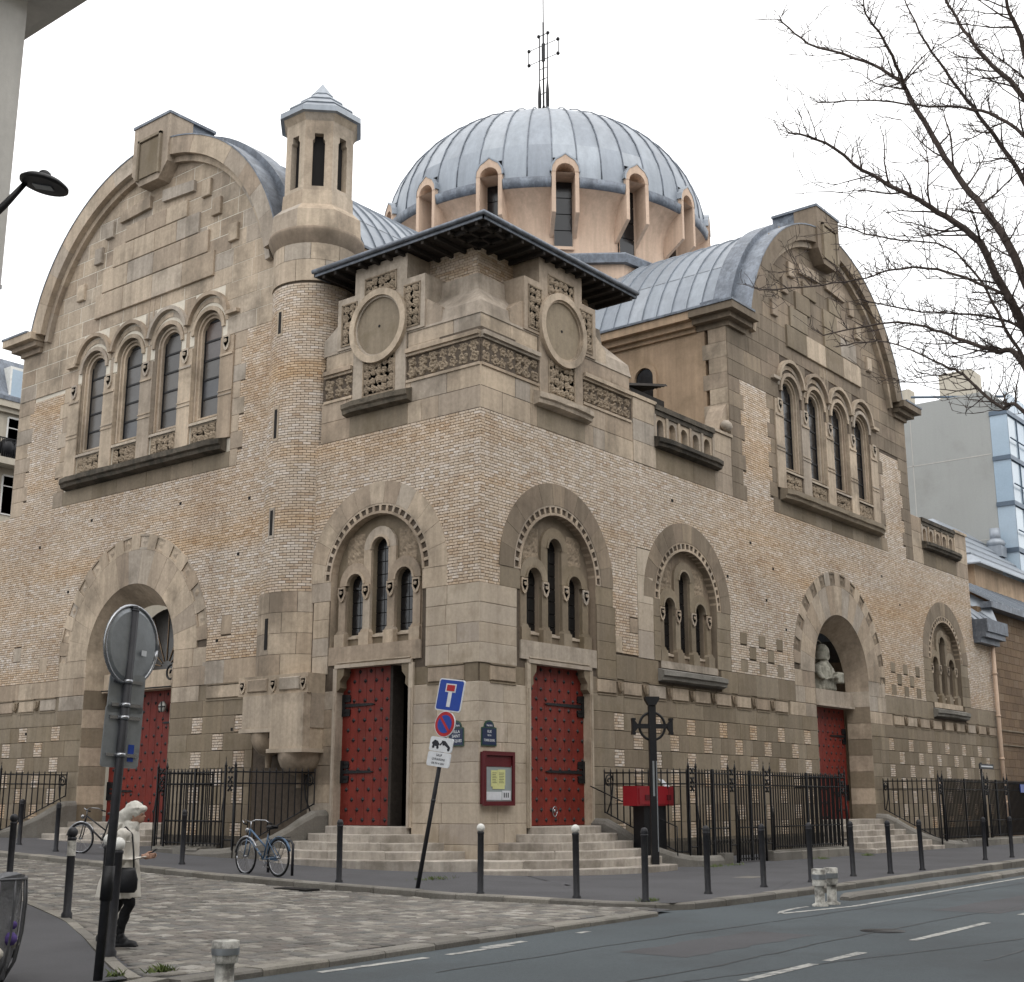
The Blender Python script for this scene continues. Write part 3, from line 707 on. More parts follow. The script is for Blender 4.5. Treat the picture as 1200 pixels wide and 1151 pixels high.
def gable(tr, c, side):
    """curved gable with four windows, from 11.8 m up"""
    W = church; zc = 17.2
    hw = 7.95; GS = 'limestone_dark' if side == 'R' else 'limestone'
    def half(z): return hw if z < 18.1 else (sqrt(max(.01, 6.9 ** 2 - (z - zc) ** 2)))
    # backing
    outline = [(c - hw, 11.8), (c - hw, 18.4), (c - 6.8, 18.4)] + [(c - 6.9 * cos(a), zc + 6.9 * sin(a)) for a in [rad(10) + rad(160) * i / 30 for i in range(31)]] + [(c + 6.8, 18.4), (c + hw, 18.4), (c + hw, 11.8)]
    wins = [c + d for d in (-3.2, -1.07, 1.07, 3.2)]
    holes = [archpoly(u, 16.62, .72, 13.62, 12) for u in wins]
    m = M(tr); m.plate(outline, holes, -.03); gw = m.build('gable_wall', 'pale_joint' if side == 'L' else 'mortar', W)
    m = M(tr); m.box(c - 7.2, c - 4.9, -.028, -.026, 11.8, 16.26); m.box(c + 4.9, c + 7.2, -.028, -.026, 11.8, 16.11); m.build('brick_bed', 'mortar', gw)
    m = M(tr); hp = [archpoly(u, 16.62, .45, 13.75, 12) for u in wins]
    for u in wins:
        m.prism(archpoly(u, 16.62, .72, 13.62, 14), .0, -.15, caps=(0, 0))
        m.plate(archpoly(u, 16.62, .72, 13.62, 14), [archpoly(u, 16.62, .5, 13.75, 12)], -.15, rev=.14)
        m.wedge(u, 16.62, .6, .67, 0, pi, -.15, -.08, seg=12); m.box(u - .67, u - .6, -.15, -.08, 13.62, 16.62); m.box(u + .6, u + .67, -.15, -.08, 13.62, 16.62)
    m.build('window_reveal', 'limestone', W)
    for u in wins:
        wob = M(tr).build('window', 'interior_dark', W)
        m = M(tr); z = 13.75
        while z < 17.05:
            z2 = min(17.1, z + .66); mm = M(tr); mm.box(u - .5, u + .5, -.3, -.28, z + .02, z2 - .02); mm.build('pane', 'stained_glass' if side == 'L' else 'dark_glass', wob); m.box(u - .5, u + .5, -.29, -.25, z2 - .03, z2 + .03); z = z2
        m.box(u - .51, u - .45, -.29, -.25, 13.75, 17.1); m.box(u + .45, u + .51, -.29, -.25, 13.75, 17.1); m.box(u - .6, u + .6, -.5, -.31, 13.5, 17.4); m.build('glazing_bar', 'black_iron', wob)
        m = M(tr); m.add([(u - .72, .05, 13.56), (u + .72, .05, 13.56), (u + .72, .05, 13.48), (u - .72, .05, 13.48), (u - .72, -.3, 13.74), (u + .72, -.3, 13.74)], [(0, 1, 2, 3), (0, 1, 5, 4)]); m.build('sill', 'limestone_pale', wob)
        m = M(tr); m.box(u - .68, u + .68, -.03, -.02, 12.8, 13.46); relief(m, u - .6, u + .6, 12.86, 13.4, -.02, .07, .036, int(u * 7), .16); m.build('carved_panel', 'carved_stone', wob)
    # piers, shields, hood
    m = M(tr); sh = M(tr)
    for pu in (c - 4.25, c - 2.135, c, c + 2.135, c + 4.25):
        m.box(pu - .33, pu + .33, -.02, .05, 12.78, 16.2); m.box(pu - .3, pu + .3, -.02, .09, 15.55, 15.62); shield(sh, pu, 16.0, .05, 1.15)
        m.box(pu - .34, pu + .34, .05, .075, 14.35, 14.39); m.box(pu - .34, pu + .34, .05, .075, 14.22, 14.26)
    for u in wins:
        m.wedge(u, 16.9, .95, 1.08, rad(8), pi - rad(8), -.02, .16, seg=16); m.wedge(u, 16.62, .72, .86, 0, pi, -.02, .06, seg=14)
        ringblocks(gw, tr, u, 16.75, .86, 1.02, rad(4), pi - rad(4), 7, -.03, .02, 'limestone')
    for sg in (-1, 1): m.prism([(c + sg * 4.2, 17.05), (c + sg * 4.75, 17.05), (c + sg * 4.75, 16.93), (c + sg * 4.2, 16.93)], -.02, .16)
    m.build('hood_mould', 'limestone', W); sh.build('carved_shield', 'limestone_pale', W)
    m = M(tr); ledge(m, c - 4.4, c + 4.4, 12.32, 12.8, .42); m.build('window_sill', GY if side == 'L' else 'limestone_tan', W)
    # ashlar
    winzone = [('r', c - 4.58, c + 4.58, 12.3, 16.2)] + [('a', u, 16.9, .95, 12) for u in wins]
    z0b, z1b = 11.8, 16.25
    j = lambda z: .26 * (int(z / .56) % 2)
    P1 = (lambda z: c - 7.15 + j(z) * .9, lambda z: c - 4.95 - j(z + .56) * .9)
    P2 = (lambda z: c + 4.95 + j(z) * .9, lambda z: c + 7.15 - j(z + .56) * .9)
    lst = BR_R if side == 'R' else BR_L
    bricks(lst, P1[0], P1[1], z0b, z1b); bricks(lst, P2[0], P2[1], z0b, z1b - .15)
    for (a, b) in ((lambda z: c - hw, lambda z: P1[0](z)), (lambda z: P1[1](z), lambda z: c - 4.58), (lambda z: c + 4.58, lambda z: P2[0](z)), (lambda z: P2[1](z), lambda z: c + hw)):
        stones(side, a, b, 11.8, 16.25 - .009, .556, 1.3, GS)
    stones(side, c - 4.58, c + 4.58, 11.8, 12.32, .52, 1.5, 'limestone_tan')
    stones(side, lambda z: c - half(z), lambda z: c + half(z), 16.25, 24.1, .62, 1.25, GS, winzone)
    if side == 'L':                                               # pale pointing, flush with the upper ashlar
        notch = []
        for u in wins[::-1]: notch += [(u + .73, 16.27)] + [(u + .73 * cos(q), 16.62 + .73 * sin(q)) for q in [pi * i / 12 for i in range(13)]] + [(u - .73, 16.27)]
        m = M(tr); m.plate([(c - hw, 16.27), (c - hw, 18.4), (c - 6.8, 18.4)] + [(c - 6.88 * cos(a), zc + 6.88 * sin(a)) for a in [rad(11) + rad(158) * i / 30 for i in range(31)]] + [(c + 6.8, 18.4), (c + hw, 18.4), (c + hw, 16.27)] + notch, [], -.003); m.build('pointing', 'pale_joint', gw)
    # raised blocks in the tympanum
    m = None
    for hwid, za, zb in ((3.35, 18.55, 19.45), (3.0, 19.47, 20.3), (2.45, 20.32, 21.1), (1.75, 21.12, 21.75)):
        n = 4 if hwid > 2.4 else 3
        for i in range(n):
            if side == 'R' and i in (1,) and za > 19: continue
            m = M(tr); m.pillow(c - hwid + 2 * hwid * i / n + .008, c - hwid + 2 * hwid * (i + 1) / n - .008, za, zb - .01, 0, .09, .015); m.build('raised_block', 'limestone' if i % 2 or side == 'L' else 'limestone_tan', gw)
    for sg in (-1, 1):
        for (du, zz) in ((3.35, 20.7), (2.75, 21.55), (4.3, 19.5)):
            m = M(tr); m.pillow(c + sg * du - .22, c + sg * du + .22, zz, zz + .62, 0, .12, .02); m.build('raised_block', 'limestone', gw)
        m = M(tr); m.prism([(c + sg * .35, 22.05), (c + sg * 2.1, 21.95), (c + sg * 2.1, 22.35), (c + sg * .35, 22.5)], 0, .13); m.build('raised_block', 'limestone', gw)
        m = M(tr); m.prism([(c + sg * .1, 16.95), (c + sg * .16, 16.95), (c + sg * .16, 18.5), (c + sg * .1, 18.5)], 0, .02); m.build('raised_block', 'limestone', gw)
    # coping, in blocks
    A0, A1 = rad(12.5), rad(167.5)
    ringblocks(W, tr, c, zc, 6.42, 7.05, A0, A1, 16, -.45, .42, GS, 'coping_stone', seg=3)
    ringblocks(W, tr, c, zc, 6.2, 6.415, A0 - .04, A1 + .04, 16, -.02, .2, 'limestone', 'coping_moulding', seg=3)
    m = M(tr); m.wedge(c, zc, 7.052, 7.1, A0, A1, -.5, .44, seg=40); m.wedge(c, zc, 7.1, 7.3, A0, A1, -1.1, -.35, seg=40); m.build('flashing', 'lead', W)
    for sg in ((-1, 1) if side == 'R' else (1,)):                                           # springer cornices
        m = M(tr)
        for (p, q, za, zb, ww) in ((6.7, 8.0, 18.05, 18.25, .12), (6.65, 8.3, 18.25, 18.45, .35), (6.6, 8.55, 18.45, 18.72, .6)):
            a, b = sorted((c + sg * p, c + sg * q)); m.box(a, b, -1.2, ww, za, zb)
        m.build('cornice', GS, W)
        m = M(tr); a, b = sorted((c + sg * 6.9, c + sg * 8.6)); m.box(a, b, -1.2, .63, 18.72, 18.8); m.box(*sorted((c + sg * 7.1, c + sg * 8.2)), -.9, -.1, 18.8, 19.05); m.build('flashing', 'lead', W)
    # apex block
    m = M(tr); m.prism([(c - 1.02, 23.3), (c - .55, 22.75), (c + .55, 22.75), (c + 1.02, 23.3), (c + 1.02, 25.1), (c - 1.02, 25.1)], -.5, .5); ab = m.build('apex_block', GS, W)
    m = M(tr); m.box(c - .5, c + .5, .5, .56, 23.0, 24.35); m.box(c - .66, c - .56, .5, .6, 22.95, 24.5); m.box(c + .56, c + .66, .5, .6, 22.95, 24.5); m.box(c - .66, c + .66, .5, .6, 24.42, 24.52); m.build('apex_panel', 'limestone_tan', ab)
    m = M(tr); m.box(c - 1.06, c + 1.06, -1.5, .54, 25.1, 25.2); m.box(c - .95, c + .95, -1.5, -.5, 22.9, 25.1); m.build('lead_cap', 'lead', ab)
def vault(tr, c, depth):
    """zinc barrel roof of a transept arm"""
    zc = 17.2; r = 7.12; A0, A1 = rad(8), rad(172); n = 36
    base = M(tr).build('vault_roof', 'zinc', church)
    L = .66; k = int((depth - 1) / L)
    for i in range(k):
        w0 = -1.05 - i * L; m = M(tr)
        for q in range(6):
            a0 = A0 + (A1 - A0) * q / 6; a1 = A0 + (A1 - A0) * (q + 1) / 6; vs = []; fs = []; t = R_()
            for s_ in range(6):
                a = a0 + (a1 - a0) * s_ / 5; rr = r + (.012 if s_ == 5 else 0)
                vs += [(c + rr * cos(a), w0 - .02, zc + rr * sin(a)), (c + rr * cos(a), w0 - L + .02, zc + rr * sin(a))]
            for s_ in range(5): fs.append((2 * s_, 2 * s_ + 1, 2 * s_ + 3, 2 * s_ + 2))
            m.add(vs, fs, t)
        m.build('zinc_sheet', 'zinc', base)
        m = M(tr); m.wedge(c, zc, r - .02, r + .06, A0, A1, w0 - .016, w0 + .016, seg=32); m.build('standing_seam', 'zinc', base)
# ---------------- R front (along the avenue)
cR = 21.5; cL = 14.9; dR = 3.45; dL = 3.76
ringcut = [('a', dR, 7.65, 2.62, 5.0), ('a', 10.4, 7.65, 2.62, 5.0), ('a', cR, 6.2, 3.96, 4.0), ('a', 32.4, 7.65, 2.62, 5.0), ('r', 7.4, 8.3, 5, 9.1)]
opencut = [('a', dR, 7.65, 2.3, 5.75), ('r', dR - 1.37, dR + 1.37, .5, 5.75), ('a', 10.4, 7.65, 2.3, 5.55), ('a', cR, 6.2, 3.5, .5), ('a', 32.4, 7.65, 2.3, 5.55)]
jawcut = [('r', cR - 2.36, cR + 2.36, -.5, 6.0), ('r', dR - 1.37, dR + 1.37, .5, 5.2)]
bricks(BR_R, 0.0, 36.1, 7.1, 11.8, ringcut)
bricks(BR_R, 36.1, 38.4, 5.75, 9.0); bricks(BR_R, 35.1, 36.1, 5.75, 7.1, ringcut)
bricks(BR_R, 6.2, 7.4, 5.8, 7.1, [('r', 6.2, 6.55, 5.8, 6.3), ('r', 6.95, 7.4, 6.45, 6.9)])
inv = []
for (a, b) in ((13.1, 17.3), (25.6, 29.6)):
    for r in range(3):
        u = a + .55 + (r % 2) * .62
        while u + .5 < b: inv.append(('r', u, u + .48, 5.8 + .47 * r, 6.22 + .47 * r)); u += 1.3
bricks(BR_R, 13.02, 17.55, 5.75, 7.1, ringcut + inv); bricks(BR_R, 25.45, 29.75, 5.75, 7.1, ringcut + inv)
for f_, a_, b_, z0_, z1_ in (('R', 6.2, 6.55, 5.8, 6.3), ('R', 6.95, 7.4, 6.45, 6.9), ('L', 9.8, 10.3, 6.5, 7.1), ('L', 19.6, 20.1, 5.9, 6.4), ('L', 21.3, 21.8, 6.4, 6.9)): ST.append((f_, a_ + .005, b_ - .005, z0_ + .005, z1_ - .005, .002, 'limestone'))
for c_ in inv: ST.append(('R', c_[1] + .005, c_[2] - .005, c_[3] + .005, c_[4] - .005, .002, 'limestone_tan'))
ckR = checker('R', BR_R, 5.7, 18.6, .35) + checker('R', BR_R, 25.3, 37.4, .2)
low = lambda z, u: 'limestone_pale' if u < 5.2 else ('limestone_tan' if z > .3 else 'limestone_grimy')
stones('R', 0, dR - 1.5, -.5, 4.55, .505, .95, low, jawcut)
stones('R', dR + 1.5, cR - 2.36, -.58, 4.06, .5155, 1.0, low, ckR)
stones('R', cR + 2.36, 38.4, -.58, 4.06, .5155, 1.0, 'limestone_tan', ckR)
stones('R', dR + 1.5, cR - 2.36, 4.065, 4.55, .485, 1.6, 'limestone_tan'); stones('R', cR + 2.36, 38.4, 4.065, 4.55, .485, 1.6, 'limestone_tan')
band(TR, 'R', .02, 1.93, 1.8, 1.0); band(TR, 'R', 5.05, 17.1); band(TR, 'R', 26.0, 38.4)
stones('R', 17.1, cR - 2.36, 4.55, 5.02, .47, 1, 'limestone'); stones('R', cR + 2.36, 26.0, 4.55, 5.02, .47, 1, 'limestone')
stones('R', 0, dR - 1.37, 5.03, 7.1, .515, 1.1, 'limestone_pale', [('a', dR, 7.65, 1.9, 5)])
stones('R', dR + 1.37, 6.2, 5.03, 7.1, .515, 1.1, 'limestone_tan', [('a', dR, 7.65, 1.8, 5)])
stones('R', 6.2, 17.55, 5.03, 5.74, .7, 1.3, 'limestone_tan', [('a', 10.4, 7.65, 1.9, 5.5), ('a', cR, 6.2, 3.6, 4)])
stones('R', 25.4, 38.4, 5.03, 5.74, .7, 1.3, 'limestone_tan', [('a', 32.4, 7.65, 1.9, 5.5), ('a', cR, 6.2, 3.6, 4)])
stones('R', cR - 3.96, cR - 2.36, 5.03, 6.2, .58, .8, 'limestone'); stones('R', cR + 2.36, cR + 3.96, 5.03, 6.2, .58, .8, 'limestone')
for c_ in (dR, 10.4, 32.4): stones('R', c_ - 2.64, c_ - 1.75, 7.1, 7.65, .55, 1, 'limestone_tan'); stones('R', c_ + 1.75, c_ + 2.64, 7.1, 7.65, .55, 1, 'limestone_tan')
stones('L', dL - 2.64, dL - 1.75, 7.1, 7.65, .55, 1, 'limestone'); stones('L', dL + 1.75, dL + 2.64, 7.1, 7.65, .55, 1, 'limestone')
stones('R', 7.42, 8.28, 5.75, 9.1, .84, .9, 'limestone_pale', (), .006)
for s0, s1 in ((8.3, 8.68), (12.12, 13.0), (29.78, 30.68), (34.12, 35.08)): stones('R', s0, s1, 5.75, 7.1, .45, .9, 'limestone_tan')
stones('R', 7.35, 8.62, 11.8, 13.9, .7, 1.3, 'limestone', (), .02); stones('R', 12.35, 13.55, 11.8, 13.9, .7, 1.2, 'limestone'); stones('R', 8.62, 12.35, 11.8, 12.55, .75, 1.9, 'limestone_tan')
stones('R', 29.45, 30.6, 11.8, 13.9, .7, 1.1, 'limestone'); stones('R', 34.6, 36.1, 11.8, 13.9, .7, 1.2, 'limestone'); stones('R', 30.6, 34.6, 11.8, 12.4, .6, 1.9, 'limestone_tan')
m = M(TR)
m.plate([(0, -.7), (38.4, -.7), (38.4, 9), (36.1, 9), (36.1, 11.8), (0, 11.8)],
        [[(dR - 1.37, .9), (dR - 1.37, 5.18), (dR + 1.37, 5.18), (dR + 1.37, .9)], archpoly(dR, 7.65, 1.75, 5.75, 20), archpoly(10.4, 7.65, 1.75, 5.55, 20), archpoly(32.4, 7.65, 1.75, 5.55, 20), archpoly(cR, 6.2, 2.35, .8, 24)], -.03)
wallR = m.build('avenue_wall', 'mortar', church)
# ---------------- L front (along the side street)
ringL = [('a', dL, 7.65, 2.62, 5.0), ('a', cL, 6.2, 3.96, 4.0)]
bricks(BR_L, 0.003, 6.3, 7.1, 11.8, ringL)
bricks(BR_L, 8.3, 24.0, 7.1, 11.8, ringL); bricks(BR_L, 8.6, 11.1, 5.75, 7.1, ringL + [('r', 9.8, 10.3, 6.5, 7.1)]); bricks(BR_L, 18.6, 24.0, 5.6, 7.1, ringL + [('r', 19.6, 20.1, 5.9, 6.4), ('r', 21.3, 21.8, 6.4, 6.9)])
ckL = checker('L', BR_L, 8.75, 12.0, .2) + checker('L', BR_L, 18.2, 23.9, .3)
stones('L', 0, dL - 1.5, -.5, 4.55, .505, .95, 'limestone_pale'); stones('L', dL + 1.5, 6.2, -.5, 4.55, .505, .95, 'limestone')
stones('L', 8.6, cL - 2.36, -.58, 4.06, .5155, 1.0, 'limestone_tan', ckL); stones('L', cL + 2.36, 24, -.58, 4.06, .5155, 1.0, 'limestone_tan', ckL)
stones('L', 8.6, cL - 2.36, 4.065, 4.55, .485, 1.5, 'limestone_tan'); stones('L', cL + 2.36, 24, 4.065, 4.55, .485, 1.5, 'limestone_tan')
band(TL, 'L', .02, 2.25, 1.8, 1.0); band(TL, 'L', 8.7, 11.2); band(TL, 'L', 18.7, 24.0)
stones('L', 11.2, cL - 2.36, 4.55, 5.02, .47, 1, 'limestone'); stones('L', cL + 2.36, 18.7, 4.55, 5.02, .47, 1, 'limestone')
stones('L', 0, dL - 1.37, 5.03, 7.1, .515, 1.1, 'limestone_pale', [('a', dL, 7.65, 1.9, 5)]); stones('L', dL + 1.37, 6.2, 5.03, 7.1, .515, 1.1, 'limestone', [('a', dL, 7.65, 1.8, 5)])
stones('L', 8.6, 11.1, 5.03, 5.74, .7, 1.3, 'limestone', [('a', cL, 6.2, 3.6, 4)]); stones('L', 18.7, 24, 5.03, 5.59, .56, 1.3, 'limestone', [('a', cL, 6.2, 3.6, 4)])
stones('L', cL - 3.96, cL - 2.36, 5.03, 6.2, .58, .8, 'limestone'); stones('L', cL + 2.36, cL + 3.96, 5.03, 6.2, .58, .8, 'limestone')
m = M(TL)
m.plate([(0, -.7), (24, -.7), (24, 11.8), (0, 11.8)], [[(dL - 1.37, .9), (dL - 1.37, 5.18), (dL + 1.37, 5.18), (dL + 1.37, .9)], archpoly(dL, 7.65, 1.75, 5.75, 20), archpoly(cL, 6.2, 2.35, .8, 24)], -.03)
wallL = m.build('side_street_wall', 'mortar', church)
# putlog holes left in the brickwork
m = M(TR)
for (u, z) in ((9.5, 10.9), (14.6, 10.3), (16.2, 9.6), (15.6, 8.4), (17.0, 7.5), (25.8, 10.6), (27.5, 9.6), (12.9, 8.9)): m.box(u, u + .11, .0, .012, z, z + .09)
m.build('putlog_hole', 'interior_dark', wallR)
m = M(TL)
for (u, z) in ((9.2, 10.6), (9.6, 8.9), (12.6, 10.9), (17.5, 11), (20.6, 10.4), (10.4, 6.3), (18.6, 8.6), (9.5, 3.6), (20.5, 3.8)): m.box(u, u + .1, .0, .012, z, z + .09)
m.build('putlog_hole', 'interior_dark', wallL)
for c_ in (10.4, 32.4): small_arch_window(TR, 'R', c_, False)
small_arch_window(TR, 'R', dR, True); small_arch_window(TL, 'L', dL, True)
big_arch(TR, 'R', cR, False); big_arch(TL, 'L', cL, True)
gable(TR, cR, 'R'); gable(TL, cL, 'L'); vault(TR, cR, 11); vault(TL, cL, 13)
# ---------------- tower porches: lintel, corbels, jamb shafts, door leaves
for tr, d in ((TR, dR), (TL, dL)):
    m = M(tr); m.box(d - 1.75, d + 1.75, -.5, .02, 5.26, 5.76); lin = m.build('door_lintel', 'limestone', church)
    m = M(tr); m.box(d - 1.45, d + 1.45, -.5, .07, 5.16, 5.26); m.box(d - 1.4, d + 1.4, .02, .05, 5.3, 5.33); m.build('lintel_moulding', 'limestone_pale', lin)
    for sg in (-1, 1):
        m = M(tr); e = d + sg * 1.37
        m.prism([(e, 5.16), (e - sg * .28, 5.16), (e - sg * .26, 4.95), (e - sg * .12, 4.8), (e - sg * .14, 4.62), (e, 4.5)], -.5, .04); m.build('corbel', 'limestone_tan', church)
        m = M(tr); m.box(*sorted((e, e + sg * .14)), -.03, .05, .9, 5.16); m.box(*sorted((e + sg * .02, e + sg * .1)), .05, .08, .9, 4.5); m.build('door_jamb', 'limestone_pale', church)
        m = M(tr); a_, b_ = sorted((e, e - sg * .012)); m.box(a_, b_, -.85, .05, .9, 5.2); m.build('jamb_reveal', 'limestone', church)
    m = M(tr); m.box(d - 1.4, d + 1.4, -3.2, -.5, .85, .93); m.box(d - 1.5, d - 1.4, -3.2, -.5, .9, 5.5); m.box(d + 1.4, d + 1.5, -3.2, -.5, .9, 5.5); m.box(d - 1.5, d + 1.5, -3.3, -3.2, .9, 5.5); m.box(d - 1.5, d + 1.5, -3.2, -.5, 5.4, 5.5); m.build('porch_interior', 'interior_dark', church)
studded_door(TL, dL - .48, dL + 1.37, .94, 5.2, -.22, 1, (4.15, 2.35), 'r')
studded_door(TR, dR - 1.37, dR + 1.37, .94, 5.2, -.2, 1, (4.15, 2.35), 'r')
m = M(TL); m.box(dL - .6, dL - .5, -.6, -.16, .94, 5.16); m.build('door_post', 'eave_wood', church)
m = M(TL); m.box(dL - 1.3, dL - .62, -.9, -.88, 3.2, 5.0); m.box(dL - 1.3, dL - 1.26, -.88, -.84, 3.2, 5.0); m.box(dL - 1.3, dL - .62, -.88, -.84, 3.2, 3.24); m.build('inner_glazing', 'dark_glass', church)
m = M(TR); m.ball((dR - .1, -.16, 1.32), .05, 8, 6); m.tube([(dR - .1 + .1 * cos(a), -.13, 1.3 + .13 * sin(a)) for a in [i * pi / 6 for i in range(13)]], .016, 5); m.build('door_knocker', 'chrome', church)
# ---------------- tower attic
T0, T1x, T1y = 0.0, 7.35, 6.15
def att(tr, c, length, nm):
    W = church; fr = 'R' if nm == 'R' else 'L'
    m = M(tr); m.box(.0, length, -1.5, -.03, 11.8, 14.1, back=True); m.build('attic_core', 'mortar', W)
    stones(fr, 0, length, 11.8, 13.05, .62, 1.15, 'limestone')
    # foliage frieze between mouldings, interrupted by the dial
    for (a, b) in ((.02, c - 1.08), (c + 1.08, length - .1)):
        m = M(tr); m.box(a, b, -.1, -.06, 13.05, 13.9); fg = m.build('frieze_ground', 'carved_stone', W)
        m = M(tr); relief(m, a + .02, b, 13.1, 13.76, -.06, .12, .036, int(a * 9 + b * 5), .215); m.build('foliage', 'carved_stone', fg)
        m = M(tr); m.box(a, b, -.06, .04, 13.0, 13.08); m.box(a, b, -.06, .05, 13.78, 13.86); m.box(a - .0, b, -.06, .12, 13.86, 13.98); m.build('frieze_moulding', 'limestone', fg)
        stones(fr, a, b, 13.98, 14.55, .57, 1.2, 'limestone', (), -.03)
    # cross shaped slab with round blank dial
    cross = [(c - 1.05, 12.8), (c + 1.05, 12.8), (c + 1.05, 14.55), (c + 1.75, 14.55), (c + 1.75, 16.15), (c + 1.05, 16.15), (c + 1.05, 16.95), (c - 1.05, 16.95), (c - 1.05, 16.15), (c - 1.75, 16.15), (c - 1.75, 14.55), (c - 1.05, 14.55)]
    m = M(tr); m.prism(cross, -1.0, .03); cs_ = m.build('dial_slab', 'limestone', W)
    m = M(tr); m.wedge(c, 14.95, .92, 1.12, 0, 2 * pi, .03, .17, seg=40); m.wedge(c, 14.95, .86, .93, 0, 2 * pi, .03, .1, seg=40); m.build('dial_rim', 'limestone', cs_)
    m = M(tr); m.prism([(c + .93 * cos(a), 14.95 + .93 * sin(a)) for a in [i * pi / 18 for i in range(36)]], .02, .045); m.build('dial', 'limestone_tan', cs_)
    m = M(tr); m.prism([(c + .045 * cos(a), 14.95 + .045 * sin(a)) for a in [i * pi / 4 for i in range(8)]], .045, .055); m.build('dial_hole', 'interior_dark', cs_)
    for k, (a, b, za, zb) in enumerate(((c - .58, c + .58, 16.0, 16.5), (c - .58, c + .58, 12.95, 13.95), (c - 1.52, c - 1.0, 14.7, 15.9), (c + 1.0, c + 1.52, 14.7, 15.9))):
        m = M(tr); m.box(a - .02, b + .02, .03, .034, za - .02, zb + .02); relief(m, a, b, za, zb, .034, .055, .032, k + int(c * 3), .125)
        for (p, q, r_, s_) in ((a - .06, a - .02, za - .04, zb + .04), (b + .02, b + .06, za - .04, zb + .04), (a - .06, b + .06, zb + .02, zb + .06), (a - .06, b + .06, za - .06, za - .02)): m.box(p, q, .03, .055, r_, s_)
        m.build('carved_panel', 'carved_stone', cs_)
    for sg in (-1, 1):                                            # stepped shoulders either side
        a_, b_ = sorted((c + sg * 1.75, c + sg * 2.35)); m = M(tr)
        m.prism([(a_, 14.5), (b_, 14.5), (b_, 15.0), (a_ if sg > 0 else b_, 15.4)] if sg > 0 else [(a_, 14.5), (b_, 14.5), (b_, 15.4), (a_, 15.0)], -1.2, -.02); m.build('shoulder', 'limestone', cs_)
    m = M(tr); ledge(m, c - 1.3, c + 1.3, 12.42, 12.86, .34); m.build('dial_ledge', GY if nm == 'L' else 'limestone', W)
    m = M(tr); m.box(c - 1.15, c + 1.15, -.02, .012, 11.82, 12.42); m.build('ledge_panel', 'limestone_tan', W)
att(TR, 3.62, T1x, 'R'); att(TL, 3.8, T1y, 'L')
# weathered slopes stepping back to the brick storey
m = M(); i1, i2 = .03, .8; X1, Y1 = T1x, T1y
def hipring(m, d0, z0, d1, z1):
    a = [(d0, d0, z0), (X1 - d0, d0, z0), (X1 - d0, Y1 - d0, z0), (d0, Y1 - d0, z0)]; b = [(d1, d1, z1), (X1 - d1, d1, z1), (X1 - d1, Y1 - d1, z1), (d1, Y1 - d1, z1)]
    m.add(a + b, [(i, (i + 1) % 4, 4 + (i + 1) % 4, 4 + i) for i in range(4)], .3)
hipring(m, .0, 14.5, .03, 14.62); hipring(m, .03, 14.62, .07, 14.9); hipring(m, .07, 14.9, .66, 15.55); hipring(m, .66, 15.55, .7, 16.05); hipring(m, .7, 16.05, .95, 16.07)
for z in (14.1,): m.add([(0.02, 0.02, z), (X1, .02, z), (X1, Y1, z), (.02, Y1, z)], [(0, 1, 2, 3)])
m.build('weathering', 'limestone', church)
m = M(); m.box(.95, 6.35, .95, 5.2, 14, 17.1); m.build('belfry_core', 'mortar', church)
bb = []
for a, b, tr, off in ((.93, 6.37, TR, .93), (.93, 5.22, TL, .93)):
    l2 = []; bricks(l2, a, b, 16.07, 17.0, (), -off + 0.0); bb.append((tr, l2))
m = M(TR)
for (u0, u1, z0, z1, w) in bb[0][1]: m.box(u0, u1, w - .03, w, z0, z1)
m.tr = TL
for (u0, u1, z0, z1, w) in bb[1][1]: m.box(u0, u1, w - .03, w, z0, z1)
m.build('belfry_bricks', 'brick_cream', church)['kind'] = 'stuff'
# tower roof with wide dark eaves
E0, EX, EY = -.42, 7.1, 6.25
roof = M().build('tower_roof', 'zinc', church)
m = M(); zt = 18.5; r0 = [(E0, E0), (EX, E0), (EX, EY), (E0, EY)]; rid = [(2.9, 2.9), (3.8, 2.9)]
m.add([(x_, y_, 17.16) for x_, y_ in r0] + [(2.9, 2.9, zt), (3.8, 2.9, zt)], [(0, 1, 5, 4), (1, 2, 5), (2, 3, 4, 5), (3, 0, 4)]); m.build('zinc_covering', 'zinc', roof)
m = M(); m.add([(E0 + .02, E0 + .02, 17.0), (EX - .02, E0 + .02, 17.0), (EX - .02, EY - .02, 17.0), (E0 + .02, EY - .02, 17.0)], [(0, 1, 2, 3)]); m.build('soffit', 'eave_wood', roof)
m = M()
for (a, b, c_, d_) in ((E0, EX, E0, E0 + .04), (E0, EX, EY - .04, EY), (E0, E0 + .04, E0, EY), (EX - .04, EX, E0, EY)): m.box(a, b, c_, d_, 16.97, 17.17)
m.build('fascia', 'lead', roof)
m = M(); m.tube([(EX, E0 - .05, 17.12), (E0 - .05, E0 - .05, 17.12), (E0 - .05, EY, 17.12)], .07, 8); m.build('gutter', 'lead', roof)
for i in range(15):
    x_ = E0 + .25 + i * .5; m = M(); m.box(x_, x_ + .09, E0 + .05, .98, 16.86, 17.0); m.build('rafter', 'eave_wood', roof)
    if i < 13: m = M(); m.box(E0 + .05, .98, x_, x_ + .09, 16.86, 17.0); m.build('rafter', 'eave_wood', roof)
